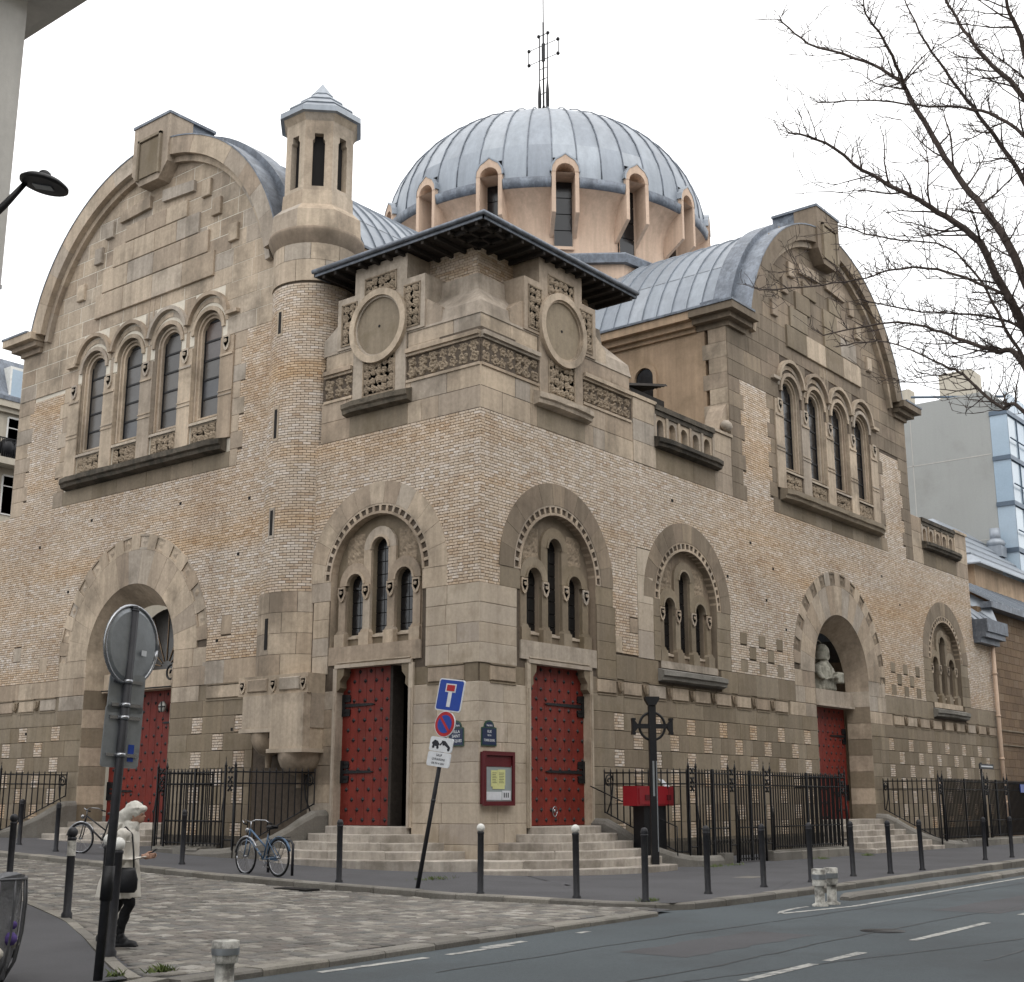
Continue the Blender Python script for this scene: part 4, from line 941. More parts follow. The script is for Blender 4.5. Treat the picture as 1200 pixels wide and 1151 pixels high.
# ---------------- terrace balustrades
def balustrade(u0, u1, par):
    b = M(TR).build('balustrade', 'limestone', par)
    m = M(TR); ledge(m, u0 - .08, u1 + .25, 12.5, 12.88, .34); m.build('balustrade_ledge', GY, b)
    m = M(TR); m.box(u0, u1, -.32, .02, 13.62, 13.78); m.box(u0 - .0, u1 + .05, -.36, .07, 13.78, 13.95); m.build('rail', GY, b)
    n = 5; s = (u1 - u0) / n
    for i in range(n):
        a = u0 + i * s; m = M(TR); m.plate([(a, 12.8), (a + s, 12.8), (a + s, 13.62), (a, 13.62)], [archpoly(a + s / 2, 13.3, .2, 12.92, 8)], -.02, rev=.2); m.box(a - .06, a + .06, -.25, .03, 12.8, 13.62); m.build('baluster', 'limestone', b)
    m = M(TR); m.box(u1 - .06, u1 + .06, -.25, .03, 12.8, 13.62); m.build('baluster', 'limestone', b)
balustrade(8.62, 12.3, church); balustrade(30.6, 34.55, church)
m = M(TR); m.box(7.35, 8.62, -.6, -.03, 11.8, 13.9); m.box(12.3, 13.6, -.6, -.03, 11.8, 13.9); m.box(29.45, 30.6, -.6, -.03, 11.8, 13.9); m.box(34.6, 36.1, -.6, -.03, 11.8, 13.9); m.build('parapet_core', 'limestone', church)
m = M(TR); m.box(7.3, 8.7, -.65, .06, 13.9, 14.02); m.box(34.55, 36.15, -.65, .06, 13.9, 14.02); m.box(12.25, 13.6, -.65, .06, 13.9, 14.0); m.build('parapet_coping', 'limestone', church)
m = M(TR); m.prism([(12.9, 14.0), (13.58, 14.0), (13.58, 15.2), (13.3, 14.9), (13.1, 14.5)], -.75, -.1); m.ball((13.2, .05, 14.25), (.3, .18, .2), 8, 6); m.build('scroll_bracket', 'limestone', church)
m = M(TR); m.box(30.6, 34.6, -.3, -.03, 11.8, 12.8); m.box(8.62, 12.35, -.3, -.03, 11.8, 12.8); m.build('balustrade_base', 'limestone', church)
# flat terrace roofs, arm walls, back of the nave
m = M(); m.box(.5, 13.4, 1.2, 6.9, 11.7, 12.4); m.box(29.6, 38.3, .6, 24, 8.6, 9.0); m.box(29.6, 36.0, .5, 24, 11.5, 12.3); m.build('terrace', 'lead', church)
m = M(); m.box(36.05, 36.1, .03, 24, 9, 11.8); m.box(38.35, 38.4, .03, 24, -.5, 9); m.build('end_wall', 'stucco_ochre', church)
def armwall(u, tr, sgn, depth):
    m = M(tr); m.box(*sorted((u, u - sgn * .3)), -depth, -.9, 11.8, 18.1); m.build('arm_wall', 'stucco_ochre', church)
    for i in range(11):
        z0 = 11.8 + i * .57; m = M(tr); m.box(*sorted((u + sgn * .012, u - sgn * .3)), -(1.0 if i % 2 else .75), -.03, z0 + .005, z0 + .565); m.build('quoin', 'limestone', church)
    m = M(tr)
    for (p, za, zb) in ((.12, 18.05, 18.2), (.3, 18.2, 18.42), (.55, 18.42, 18.72)): m.box(*sorted((u - sgn * .6, u + sgn * p)), -depth, -1.2, za, zb)
    m.build('arm_cornice', 'stucco_ochre', church)
    m = M(tr); m.box(*sorted((u - sgn * 1.6, u + sgn * .62)), -depth, -.4, 18.72, 18.8); m.build('gutter_flashing', 'lead', church)
armwall(cR - 7.95, TR, -1, 9); armwall(cR + 7.95, TR, 1, 9); armwall(cL - 7.95, TL, -1, 9); armwall(cL + 7.95, TL, 1, 9)
m = M(); X = 13.53                                                # small round-headed window in the arm wall
ap = archpoly(3.45, 16.75, .38, 15.3, 12)
m.add([(X - .01, p[0], p[1]) for p in ap], [tuple(range(len(ap)))]); m.build('arm_window', 'dark_glass', church)
m = M(lambda p: (X - p[1], p[0], p[2])); m.wedge(3.45, 16.75, .4, .55, 0, pi, 0, .1, seg=14); m.box(2.9, 3.05, 0, .1, 15.3, 16.75); m.box(3.85, 4.0, 0, .1, 15.3, 16.75); m.box(2.85, 4.05, 0, .14, 15.15, 15.3); m.build('window_surround', 'stucco_ochre', church)
m = M()                                                          # dark corrugated canopy on the terrace
n = 18
vs = []; 
for i in range(n * 2 + 1):
    y_ = 1.3 + i * .07; zz = .05 * (1 if i % 2 else -1); vs += [(9.0, y_, 15.0 + zz), (11.6, y_, 15.6 + zz)]
m.add(vs, [(2 * i, 2 * i + 1, 2 * i + 3, 2 * i + 2) for i in range(2 * n)]); m.box(9.1, 11.5, 1.4, 3.7, 12.4, 15.0); m.build('corrugated_shelter', 'eave_wood', church)
# ---------------- dome
DX, DY = 21.9, 14.4; dome = M().build('dome', 'zinc', church)
AC = atan2(CAM.y - DY, CAM.x - DX); ND = 15; ST_ = 2 * pi / ND; HA = rad(3.3)
A_ = [AC + rad(6.6) + i * ST_ for i in range(ND)]
oc = [AC + rad(21.5) + i * pi / 4 for i in range(8)]
m = M()
for i in range(8):
    a, b = oc[i], oc[(i + 1) % 8]; f = lambda r, q, z: (DX + r * cos(q), DY + r * sin(q), z)
    m.add([f(9.0, a, 17), f(9.0, b, 17), f(9.0, b, 23.4), f(9.0, a, 23.4)], [(0, 1, 2, 3)])
m.build('octagon_base', 'stucco_rose', church)
m = M()
for i in range(8):
    a, b = oc[i], oc[(i + 1) % 8]; P = [f(r, q, z) for (r, z) in ((9.25, 23.4), (9.3, 23.75), (9.2, 23.85), (6.9, 24.3)) for q in (a, b)]
    m.add(P, [(0, 1, 3, 2), (2, 3, 5, 4), (4, 5, 7, 6)]); m.add([f(8.9, a, 23.4), f(8.9, b, 23.4), f(9.25, b, 23.4), f(9.25, a, 23.4)], [(0, 1, 2, 3)])
m.build('octagon_flashing', 'lead', church)
m = M(); prof = [(7.0, 23.5), (7.0, 25.6), (7.06, 26.1), (7.25, 26.6), (7.55, 27.0), (7.85, 27.2)]
for a in A_:
    m.lathe(prof, (DX, DY), 8, None, a + HA, a + ST_ - HA)
    m.lathe([(7.0, 23.5), (7.0, 24.8)], (DX, DY), 2, None, a - HA, a + HA)
m.build('drum', 'stucco_rose', church)
def DF(a):
    ca, sa = cos(a), sin(a)
    return lambda p: (DX + p[1] * ca - p[0] * sa, DY + p[1] * sa + p[0] * ca, p[2])
for a in A_:
    tr = DF(a); w_ = M(tr).build('dormer', 'stucco_rose', church)
    m = M(tr); RF = 7.98
    ogee = [(-.6, 25.6), (-.6, 27.85), (-.56, 28.15), (-.4, 28.42), (-.15, 28.58), (0, 28.7), (.15, 28.58), (.4, 28.42), (.56, 28.15), (.6, 27.85), (.6, 25.6)]
    og = ogee[1:-1]; inn = [(.42 * cos(pi - pi * i / 8), 27.86 + .42 * sin(pi * i / 8)) for i in range(9)]
    m.add([(p[0], RF, p[1]) for p in og] + [(p[0], RF, p[1]) for p in inn], [(i, i + 1, 10 + i, 9 + i) for i in range(8)])          # arched head of the surround
    m.prism(ogee[1:-1], 6.8, RF, caps=(0, 0)); m.add([(p[0], RF, p[1]) for p in inn] + [(p[0] * .95, 7.1, p[1]) for p in inn], [(i, i + 1, 10 + i, 9 + i) for i in range(8)])
    for sg in (-1, 1):                                             # side fins, raked back to the drum at the foot
        x0, x1 = sg * .42, sg * .59
        P = [(x0, RF, 27.9), (x1, RF, 27.9), (x1, RF, 26.0), (x0, RF, 26.0), (x1, 7.0, 25.25), (x0, 7.0, 25.25), (x1, 6.9, 27.9), (x0, 6.9, 27.9)]
        m.add(P, [(0, 1, 2, 3), (3, 2, 4, 5), (1, 6, 4, 2), (0, 3, 5, 7)])
        m.add([(x0, 7.15, 24.8), (sg * .38, 7.0, 24.8), (sg * .38, 7.0, 27.95), (x0, 7.15, 27.95)], [(0, 1, 2, 3)])
    m.build('dormer_surround', 'stucco_rose', w_)
    m = M(tr)
    og2 = [(p[0] * 1.1, p[1] + .07) for p in ogee[1:-1]]; og1 = [(p[0] * 1.0, p[1]) for p in ogee[1:-1]]
    k = len(og2); vs = [(p[0], 8.0, p[1]) for p in og1] + [(p[0], 8.0, p[1]) for p in og2] + [(p[0], 5.9, p[1] + .1) for p in og2]
    m.add(vs, [(i, i + 1, k + i + 1, k + i) for i in range(k - 1)] + [(k + i, k + i + 1, 2 * k + i + 1, 2 * k + i) for i in range(k - 1)]); m.build('dormer_hood', 'zinc', w_)
    m = M(tr); z = 24.82
    while z < 28.2:
        m.box(-.4, .4, 7.03, 7.06, z, z + .72); z += .76
    m.build('window', 'dark_glass', w_)
    m = M(tr); m.box(-.41, .41, 6.6, 7.01, 24.7, 28.4); m.build('window_backing', 'interior_dark', w_)
    m = M(tr); m.box(-.46, .46, 6.9, 7.14, 24.66, 24.8); m.build('sill', 'stucco_rose', w_)
    # lead apron between this dormer and the next
    b0, b1 = a + rad(4.4), a + ST_ - rad(4.4)
    m = M(); m.lathe([(7.85, 27.2), (7.95, 27.22), (8.0, 27.62), (7.86, 27.72)], (DX, DY), 6, None, b0, b1); m.build('lead_apron', 'lead', dome)
NS = 45
for lv, (e0, e1) in enumerate(((0, .27), (.27, .78), (.78, 1.22), (1.22, pi / 2))):
    for i in range(NS):
        b0 = A_[0] + (i + .5) * 2 * pi / NS; b1 = b0 + 2 * pi / NS
        if cos((b0 + b1) / 2 - AC) < -.35: continue
        if lv == 0 and i % 3 == 2: e0_ = .15
        else: e0_ = e0
        m = M(); m.lathe([((7.8 + .006 * (3 - lv)) * cos(e) , 27.68 + 6.3 * sin(e) + .01 * (3 - lv)) for e in [e0_ + (e1 - e0_) * k / 4 for k in range(5)]], (DX, DY), 2, None, b0, b1); m.build('zinc_sheet', 'zinc', dome)
m = M(); m.lathe([(7.77 * cos(e), 27.66 + 6.26 * sin(e)) for e in [.16 + k * (pi / 2 - .16) / 10 for k in range(11)]], (DX, DY), 60); m.build('dome_shell', 'zinc', dome)
for i in range(NS):
    b = A_[0] + (i + .5) * 2 * pi / NS
    m = M(); m.tube([(DX + 7.84 * cos(e) * cos(b), DY + 7.84 * cos(e) * sin(b), 27.7 + 6.35 * sin(e)) for e in [k * 1.54 / 12 for k in range(13)]], .032, 4); m.build('standing_seam', 'lead', dome)
# cross of iron rods on the dome, its arms parallel to the avenue-side gable's axis
cx_ = M().build('dome_cross', 'black_iron', church); m = M(); zb = 34.0
m.tube([(DX, DY, zb), (DX, DY, 40.2)], .05, 6); m.tube([(DX, DY, 40.2), (DX, DY, 42.4)], .035, 4)
for s_ in (-.25, .25):
    m.tube([(DX, DY + s_, zb), (DX, DY + s_, 39.5)], .035, 5); m.tube([(DX, DY + s_, zb), (DX, DY + s_, 35.8), (DX, DY + s_, 36.3), (DX, DY + s_, 36.9)], [.05, .1, .09, .03], 6)
for z in (35.4, 36.2, 37.0, 37.6, 38.1, 38.9): m.tube([(DX, DY - .25, z), (DX, DY + .25, z)], .025, 4)
for z in (38.1, 38.9): m.tube([(DX, DY - .95, z), (DX, DY + .95, z)], .024, 4)
m.tube([(DX, DY - .3, 39.5), (DX, DY + .3, 39.5)], .03, 4)
for s_ in (-.95, .95): m.tube([(DX, DY + s_, 38.0), (DX, DY + s_, 39.0)], .028, 4)
for (s_, z) in ((-.95, 38.1), (-.95, 38.9), (.95, 38.1), (.95, 38.9), (-.3, 39.5), (.3, 39.5)): m.ball((DX, DY + s_ * .97, z), .1, 7, 5)
m.box(DX - .05, DX + .05, DY - .08, DY + .08, 38.0, 39.0)
for (p, q) in ((.5, .4), (-.5, .3), (.6, -.5)): m.tube([(DX, DY, 35.6), (DX + p, DY + q, 34)], .015, 4)
m.build('cross_rods', 'black_iron', cx_)
# ---------------- stair turret in the angle of tower and side-street gable
TX, TY, TRr = .7, 7.4, 1.3
tur = M().build('stair_turret', 'limestone', church)
m = M(); m.lathe([(TRr - .03, 3.3), (TRr - .03, 17.3)], (TX, TY), 36); m.build('turret_core', 'mortar', tur)
tb = []; 
nb = 34
for k in range(int((17.0 - 7.45) / BH)):
    z = 7.45 + k * BH
    for i in range(nb):
        a0 = 2 * pi * (i + .5 * (k % 2)) / nb + rad(60)
        am = (a0 + pi / nb) % (2 * pi)
        if not (rad(100) < am < rad(320)): continue
        if False and any(abs(am - rad(203)) < .13 and za < z + .04 < zb_ for za, zb_ in ((15.4, 16.1), (12.1, 13.0), (9.15, 9.85))): continue
        tb.append((a0 + .005, a0 + 2 * pi / nb - .005, z + J / 2, z + BH - J / 2))
m = M()
for (a0, a1, z0, z1) in tb: m.lathe([(TRr - .03, z0), (TRr + .002, z0), (TRr + .002, z1), (TRr - .03, z1)], (TX, TY), 1, R_(), a0, a1, flat=True)
m.build('turret_bricks', 'brick_cream', tur)['kind'] = 'stuff'
for z0, z1, n in ((3.45, 4.5, 2), (5.05, 7.45, 4), (17.0, 18.4, 2)):
    for k in range(n):
        for i in range(9):
            za = z0 + (z1 - z0) * k / n; a0 = 2 * pi * (i + .5 * (k % 2)) / 9
            m = M(); m.lathe([(TRr - .03, za + .006), (TRr + .02, za + .006), (TRr + .02, za + (z1 - z0) / n - .006), (TRr - .03, za + (z1 - z0) / n - .006)], (TX, TY), 6, None, a0 + .005, a0 + 2 * pi / 9 - .005, flat=True); m.build('turret_block', 'limestone', tur)
for z0, z1 in ((15.4, 16.1), (12.1, 13.0), (9.15, 9.9), (5.8, 6.7)):
    a = rad(176); tr = lambda p, a=a: (TX + p[1] * cos(a) - p[0] * sin(a), TY + p[1] * sin(a) + p[0] * cos(a), p[2])
    m = M(tr); m.box(-.13, .13, TRr - .05, TRr + .01, z0 - .08, z1 + .08); m.build('slit_surround', 'limestone', tur)
    m = M(tr); m.box(-.065, .065, TRr - .05, TRr + .035 if z0 < 7 else TRr + .014, z0, z1); m.build('slit', 'interior_dark', tur)
# band, square bracket blocks and corbels at its foot
m = M(TL); m.box(5.62, 8.45, -.02, .5, 3.55, 4.5); m.box(5.65, 7.0, .5, .76, 2.98, 4.5); m.box(5.65, 7.0, -.02, .5, 2.98, 3.55); m.box(7.0, 8.3, .5, .68, 3.57, 4.5); bk = m.build('bracket_block', 'limestone', tur)
m = M(TL); m.box(5.6, 7.06, .0, .82, 2.88, 2.99); m.box(7.0, 8.36, .0, .74, 3.46, 3.57); m.build('bracket_moulding', 'limestone_pale', bk)
m = M(TL)
for (cc, zt_, rr) in ((6.33, 2.88, .62), (7.65, 3.45, .52)):
    m.lathe([(rr, zt_), (rr * .98, zt_ - .18), (rr * .85, zt_ - .38), (rr * .55, zt_ - .55), (rr * .2, zt_ - .62), (rr * .15, zt_ - .95)], (cc, .2), 16)
m.build('corbel', 'limestone', bk)
m = M(TL); m.box(5.62, 8.55, .0, .66, 4.5, 5.05); m.build('turret_band', 'limestone', tur)
m = M(TL)
for u in (6.35, 7.7): m.pillow(u - .42, u + .42, 4.6, 4.97, .66, .71, .03)
for u in (7.03, 8.35, 5.78): shield(m, u, 4.78, .66, .8)
m.build('band_panel', 'limestone', tur)
# round flare, octagonal lantern, pyramid cap
m = M(); m.lathe([(1.3, 18.2), (1.36, 18.3), (1.45, 18.5), (1.5, 18.62), (1.5, 18.72), (1.3, 18.8)], (TX, TY), 40); m.build('flare', 'limestone_dark', tur)
a8 = [rad(225 + 22.5) + i * pi / 4 for i in range(8)]
def octo(m, prof, t=None):
    for (r0_, z0_), (r1_, z1_) in zip(prof, prof[1:]):
        for i in range(8):
            a, b = a8[i], a8[(i + 1) % 8]; m.add([(TX + r0_ * cos(a), TY + r0_ * sin(a), z0_), (TX + r0_ * cos(b), TY + r0_ * sin(b), z0_), (TX + r1_ * cos(b), TY + r1_ * sin(b), z1_), (TX + r1_ * cos(a), TY + r1_ * sin(a), z1_)], [(0, 1, 2, 3)], t)
m = M(); octo(m, [(1.5, 18.7), (1.46, 19.35), (1.2, 19.62), (1.18, 20.1)]); m.build('lantern_base', 'limestone', tur)
lan_ = M().build('lantern', 'limestone', tur)
for i in range(8):
    a = (a8[i] + a8[i] + pi / 4) / 2; ap_ = 1.13 * cos(pi / 8); hwf = 1.13 * sin(pi / 8)
    tr = lambda p, a=a: (TX + p[1] * cos(a) - p[0] * sin(a), TY + p[1] * sin(a) + p[0] * cos(a), p[2])
    m = M(tr); hole = [(-.19, 20.25), (-.19, 21.8), (-.14, 21.86), (-.14, 22.05), (.14, 22.05), (.14, 21.86), (.19, 21.8), (.19, 20.25)]
    m.plate([(-hwf, 20.1), (hwf, 20.1), (hwf, 22.75), (-hwf, 22.75)], [hole], ap_, rev=.22)
    m.build('lantern_face', 'limestone', tur)
    m = M(tr); m.box(-.26, .26, ap_ - .24, ap_ - .22, 20.2, 22.1); m.build('louvre', 'interior_dark', tur)
m = M(); octo(m, [(1.13, 22.5), (1.3, 22.8), (1.3, 22.85)]); m.build('lantern_cornice', 'limestone', tur)
m = M(); octo(m, [(1.25, 22.72), (1.38, 22.74), (1.38, 22.92), (1.06, 23.16), (1.09, 23.19), (1.06, 23.25), (.7, 23.5), (.73, 23.53), (.7, 23.59), (.36, 23.84), (.38, 23.87), (.34, 23.92), (.02, 24.36)]); m.build('lead_cap', 'zinc', tur)
# ---------------- bricks and blocks: the nearest ones single, the rest joined
def emit_bricks(tr, lst, par, nsingle, ref):
    full = [b for b in lst if b[1] - b[0] > BL - J - .004 and abs((b[3] - b[2]) - (BH - J)) < .004]
    full.sort(key=lambda b: (tr(((b[0] + b[1]) / 2, 0, b[2]))[0] - CAM.x) ** 2 + (tr(((b[0] + b[1]) / 2, 0, b[2]))[1] - CAM.y) ** 2 + (b[2] - CAM.z) ** 2)
    single = set(full[:nsingle]); L = BL - J; H = BH - J
    base = M(tr); base.box(-L / 2, L / 2, -.03, 0, -H / 2, H / 2, 0.0); ob = base.build('brick', 'brick_cream', par); me = ob.data; bpy.data.objects.remove(ob)
    for b in single: piece('brick', me, tr(((b[0] + b[1]) / 2, b[4], (b[2] + b[3]) / 2)), par)
    m = M(tr)
    for b in lst:
        if b not in single: m.add([(b[0], b[4] - .03, b[2]), (b[1], b[4] - .03, b[2]), (b[1], b[4] - .03, b[3]), (b[0], b[4] - .03, b[3]), (b[0], b[4], b[2]), (b[1], b[4], b[2]), (b[1], b[4], b[3]), (b[0], b[4], b[3])], [(4, 5, 6, 7), (0, 1, 5, 4), (1, 2, 6, 5), (2, 3, 7, 6), (3, 0, 4, 7)])
    m.build('brickwork', 'brick_cream', par)['kind'] = 'stuff'
emit_bricks(TR, BR_R, wallR, 150, None); emit_bricks(TL, BR_L, wallL, 150, None)
def sdist(s):
    p = (TR if s[0] == 'R' else TL)(((s[1] + s[2]) / 2, 0, (s[3] + s[4]) / 2)); d2 = (p[0] - CAM.x) ** 2 + (p[1] - CAM.y) ** 2 + (p[2] - CAM.z) ** 2
    return d2
ST.sort(key=sdist); rest = {}
for i, s in enumerate(ST):
    fr, a, b, z0, z1, w, mt = s; tr = TR if fr == 'R' else TL; par = wallR if fr == 'R' else wallL
    if i < 290:
        m = M(tr); m.pillow(a + .003, b - .003, z0 + .003, z1 - .003, -.03, w + .004, .01); m.build('stone_block', mt, par)
    else:
        key = (fr, mt)
        if key not in rest: rest[key] = M(tr)
        g_j = .011 if (fr == 'L' and z0 > 16.2) else .003
        rest[key].pillow(a + g_j, b - g_j, z0 + g_j, z1 - g_j, -.03 if g_j < .01 else -.012, w + .004, .01)
for (fr, mt), m in rest.items(): m.build('ashlar', mt, wallR if fr == 'R' else wallL)['kind'] = 'stuff'
# tympanum of the side-street door: leaded glass and a wrought scroll; the other holds a statue
m = M(TL)
for i in range(6):
    a = rad(12 + i * 26); m.tube([(cL + .3 * cos(a), -1.5, 5.95 + .2 * sin(a)), (cL + 1.9 * cos(a), -1.5, 5.9 + 1.9 * sin(a))], .02, 4)
m.build('leading', 'stucco_ochre', church)
m = M(TL); m.plate(archpoly(cL, 5.86, 2.06, 5.7, 18), [], -1.52); m.build('tympanum_glass', 'stained_glass', church)
def spiral(tr, cu, cz, r, w, rad_, turns=1.6, a0=0, sgn=1, n=26):
    return [(cu + r * (1 - .85 * i / n) * cos(a0 + sgn * turns * 2 * pi * i / n), w, cz + r * (1 - .85 * i / n) * sin(a0 + sgn * turns * 2 * pi * i / n)) for i in range(n + 1)]
m = M(TL); m.tube([(cL - 2.05, -.42, .9), (cL - 2.05, -.42, 5.5)] + spiral(TL, cL - 1.73, 5.55, .32, -.42, 0, 1.5, pi, -1), .035, 6); m.tube([(cL - 2.05, -.42, 5.13), (cL + 2.0, -.42, 5.16)], .025, 5); m.build('wrought_scroll', 'black_iron', church)
m = M(TL); m.tube([(cL - .85, -.85, 4.55 + .0), (cL - .85, -.78, 4.55)], .17, 16); m.build('porthole', 'dirty_white', church)
m = M(TL); m.box(cL - 1.02, cL - .68, -.79, -.76, 4.53, 4.57); m.box(cL - .87, cL - .83, -.79, -.76, 4.38, 4.72); m.build('porthole_bar', 'black_iron', church)
for (a, b) in ((7.2, 18.9), (24.2, 38.0)): m = M(TR); m.box(a, b, -.02, .22, -.6, .42); m.box(a, b, -.02, .16, .42, .5); m.build('plinth', 'limestone_grimy', church)
for (a, b) in ((8.7, 12.3), (17.4, 24)): m = M(TL); m.box(a, b, -.02, .2, -.6, .6); m.build('plinth', 'limestone_grimy', church)
# downpipe at the far end
m = M(); m.tube([(38.2, -.16, 9.6), (38.2, -.16, 5), (38.2, -.16, -.3)], .1, 10); 
for z in (1.5, 3.5, 5.5, 7.5): m.tube([(38.2, -.16, z), (38.2, -.16, z + .08)], .13, 10)
m.build('downpipe', 'stucco_rose', church)
m = M(); m.prism([(34.8 + 1.35, 8.9), (38.75, 8.9), (38.9, 9.25), (38.9, 10.0), (36.12, 10.0)], .0, .0)
m = M(TR); m.box(36.15, 38.7, -.2, .35, 8.85, 9.1); m.box(36.15, 38.85, -.2, .6, 9.1, 9.35); m.box(36.15, 39.0, -.2, .7, 9.35, 9.95); m.build('corner_gutter_box', 'lead', church)
# ================================================================== STEPS
def clip_half(poly, f):
    out = []
    for i in range(len(poly)):
        a, b = poly[i], poly[(i + 1) % len(poly)]; fa, fb = f(a), f(b)
        if fa >= 0: out.append(a)
        if (fa >= 0) != (fb >= 0): t = fa / (fa - fb); out.append((a[0] + (b[0] - a[0]) * t, a[1] + (b[1] - a[1]) * t))
    return out
LV = [.93, .74, .55, .36, .17, -.02]
def steps(name, label, tr, c, rx, ry, clip, n, u_lim=None, par_sq=False, levels=LV, floor=-.6):
    t = thing(name, label, 'steps', tr((c, 1.0, -.1)))
    for k, z in enumerate(levels[:n]):
        RX, RY = rx[k], ry[k]; z0 = z - .2 if k < n - 1 else floor
        if par_sq: full = [(c - RX, -.4), (c + RX, -.4), (c + RX, RY), (c - RX, RY)]
        else: full = [(c - RX, -.4)] + [(c - RX * cos(a), RY * sin(a)) for a in [pi * i / 28 for i in range(29)]] + [(c + RX, -.4)]
        if u_lim: full = clip_half(clip_half(full, lambda p: u_lim[1](p[1]) - p[0]), lambda p: p[0] - u_lim[0](p[1]))
        if clip: full = clip_half(full, clip)
        # joints: radial cuts
        ns = 1 if k == 0 else int(2 + k); angs = sorted([rad(180 * (i + U(-.2, .2)) / ns) for i in range(1, ns)])
        segs = [full]
        for a in angs:
            nx, nz = sin(a), cos(a); new = []
            for s in segs:
                f = lambda p: (p[0] - c) * nx + (p[1] + .3) * nz - .0
                new += [q for q in (clip_half(s, lambda p: f(p) - .004), clip_half(s, lambda p: -f(p) - .004)) if len(q) > 2]
            segs = new
        for s in segs:
            ar = abs(sum(s[i][0] * s[(i + 1) % len(s)][1] - s[(i + 1) % len(s)][0] * s[i][1] for i in range(len(s)))) / 2
            if ar < .02: continue
            m = M(tr); dz = U(-.004, .004); bv = .02; nn = len(s); cx_ = sum(p[0] for p in s) / nn; cy_ = sum(p[1] for p in s) / nn
            ins = [(p[0] + (cx_ - p[0]) * .012, p[1] + (cy_ - p[1]) * .02) for p in s]
            vs = [(p[0], p[1], z0) for p in s] + [(p[0], p[1], z + dz - bv) for p in s] + [(p[0], p[1], z + dz) for p in ins]
            fs = [(i, (i + 1) % nn, nn + (i + 1) % nn, nn + i) for i in range(nn)] + [(nn + i, nn + (i + 1) % nn, 2 * nn + (i + 1) % nn, 2 * nn + i) for i in range(nn)] + [tuple(range(2 * nn, 3 * nn))]
            m.add(vs, fs); m.build('step_stone', 'step_stone', t)
    return t
RXs = [1.42, 1.95, 2.65, 3.35, 4.05, 4.75]; RYs = [.85, 1.25, 1.65, 2.05, 2.45, 2.9]
limR = (lambda v: -9, lambda v: 4.72 + .02 * v); limL = (lambda v: -9, lambda v: 5.28 + .12 * v)
# in facade coordinates (along, out): the corner diagonal is along = -out
steps('stone_steps', 'curved pale steps up to the shut red door on the tower avenue side', TR, dR, RXs, RYs, lambda p: p[0] + p[1] - .004, 6, limR)
steps('stone_steps', 'curved pale steps up to the half-open red door on the tower side-street face', TL, dL, RXs, RYs, lambda p: p[0] + p[1] - .004, 5, limL)
BX = [2.34, 2.4, 2.55, 2.75, 2.95, 3.15]; BY = [.3, .7, 1.1, 1.5, 1.9, 2.3]
steps('stone_steps', 'straight stone steps to the red door below the statue niche', TR, cR, BX, BY, None, 6, None, True)
steps('stone_steps', 'straight stone steps to the red door behind the hooded pedestrian', TL, cL, BX, BY, None, 4, None, True, [.93, .75, .57, .42])
# ---------------- fences: sloping dwarf walls, low walls, railings
def swept(m, path, prof, tr=ident):
    """path: (u, v, ztop); prof: (offset across, depth below top)"""
    P = [Vector((p[0], p[1])) for p in path]; vs = []; L = len(prof)
    for i, p in enumerate(P):
        d = (P[min(i + 1, len(P) - 1)] - P[max(0, i - 1)]).normalized(); n_ = Vector((-d.y, d.x))
        for (o_, dz) in prof: q = p + n_ * o_; vs.append((q.x, q.y, (path[i][2] - dz) if dz < 5 else -.6))
    fs = [(i * L + j, (i + 1) * L + j, (i + 1) * L + (j + 1) % L, i * L + (j + 1) % L) for i in range(len(P) - 1) for j in range(L)] + [tuple(range(L)), tuple(range((len(P) - 1) * L, len(P) * L))]
    m.add(vs, fs); return m
ROUND = [(-.2, 9), (-.2, .14), (-.15, .05), (-.06, 0), (.06, 0), (.15, .05), (.2, .14), (.2, 9)]
def rail_seg(par, tr, p0, p1, zt, zbf, spacing=.135, rails=True, r=.024, spear=.13):
    """bars between two points; zbf(t) gives the foot height"""
    A = Vector(p0); B = Vector(p1); L = (B - A).length; n = max(1, int(L / spacing))
    for i in range(n + 1):
        t = i / n; p = A + (B - A) * t; zb = zbf(t); m = M(tr)
        m.tube([(p.x, p.y, zb), (p.x, p.y, zt + spear * .4)], r, 4, cap=False); m.tube([(p.x, p.y, zt + spear * .4), (p.x, p.y, zt + spear)], [r * 1.1, .002], 4, cap=False)
        m.build('bar', 'black_iron', par)
    if rails:
        for z in (zt, zt - .3): m = M(tr); m.tube([(A.x, A.y, z), (B.x, B.y, z)], .02, 4); m.build('rail', 'black_iron', par)
def fence_post(par, tr, u, v, zb, zt):
    """pair of square standards with knobs and a wrought cross between them"""
    for s in (-.2, .2):
        m = M(tr); m.box(u + s - .025, u + s + .025, v - .025, v + .025, zb, zt + .12); m.tube([(u + s, v, zt + .1), (u + s, v, zt + .16), (u + s, v, zt + .2), (u + s, v, zt + .33)], [.02, .045, .03, .003], 6)
        m.tube([(u + s, v, zt + .33), (u + s, v, zt + .42)], [.014, .002], 4)
        m.tube([(u + s * 1.25, v + .03, zb), (u + s * 1.3, v + .03, zb + 1.2), (u + s * 1.0, v + .03, zb + 1.6)], .02, 4)
        m.build('standard', 'black_iron', par)
    m = M(tr)
    for z in (zt + .05, zt - .2, zt - .42):
        for k in range(4): a = k * pi / 2 + pi / 4; m.tube([(u, v, z), (u + .1 * cos(a), v, z + .1 * sin(a))], [.015, .035], 5)
        m.ball((u, v, z), .035, 6, 4)
    for z in (zt, zt - .3, zb + .5): m.tube([(u - .2, v, z), (u + .2, v, z)], .018, 4)
    m.build('wrought_ornament', 'black_iron', par)
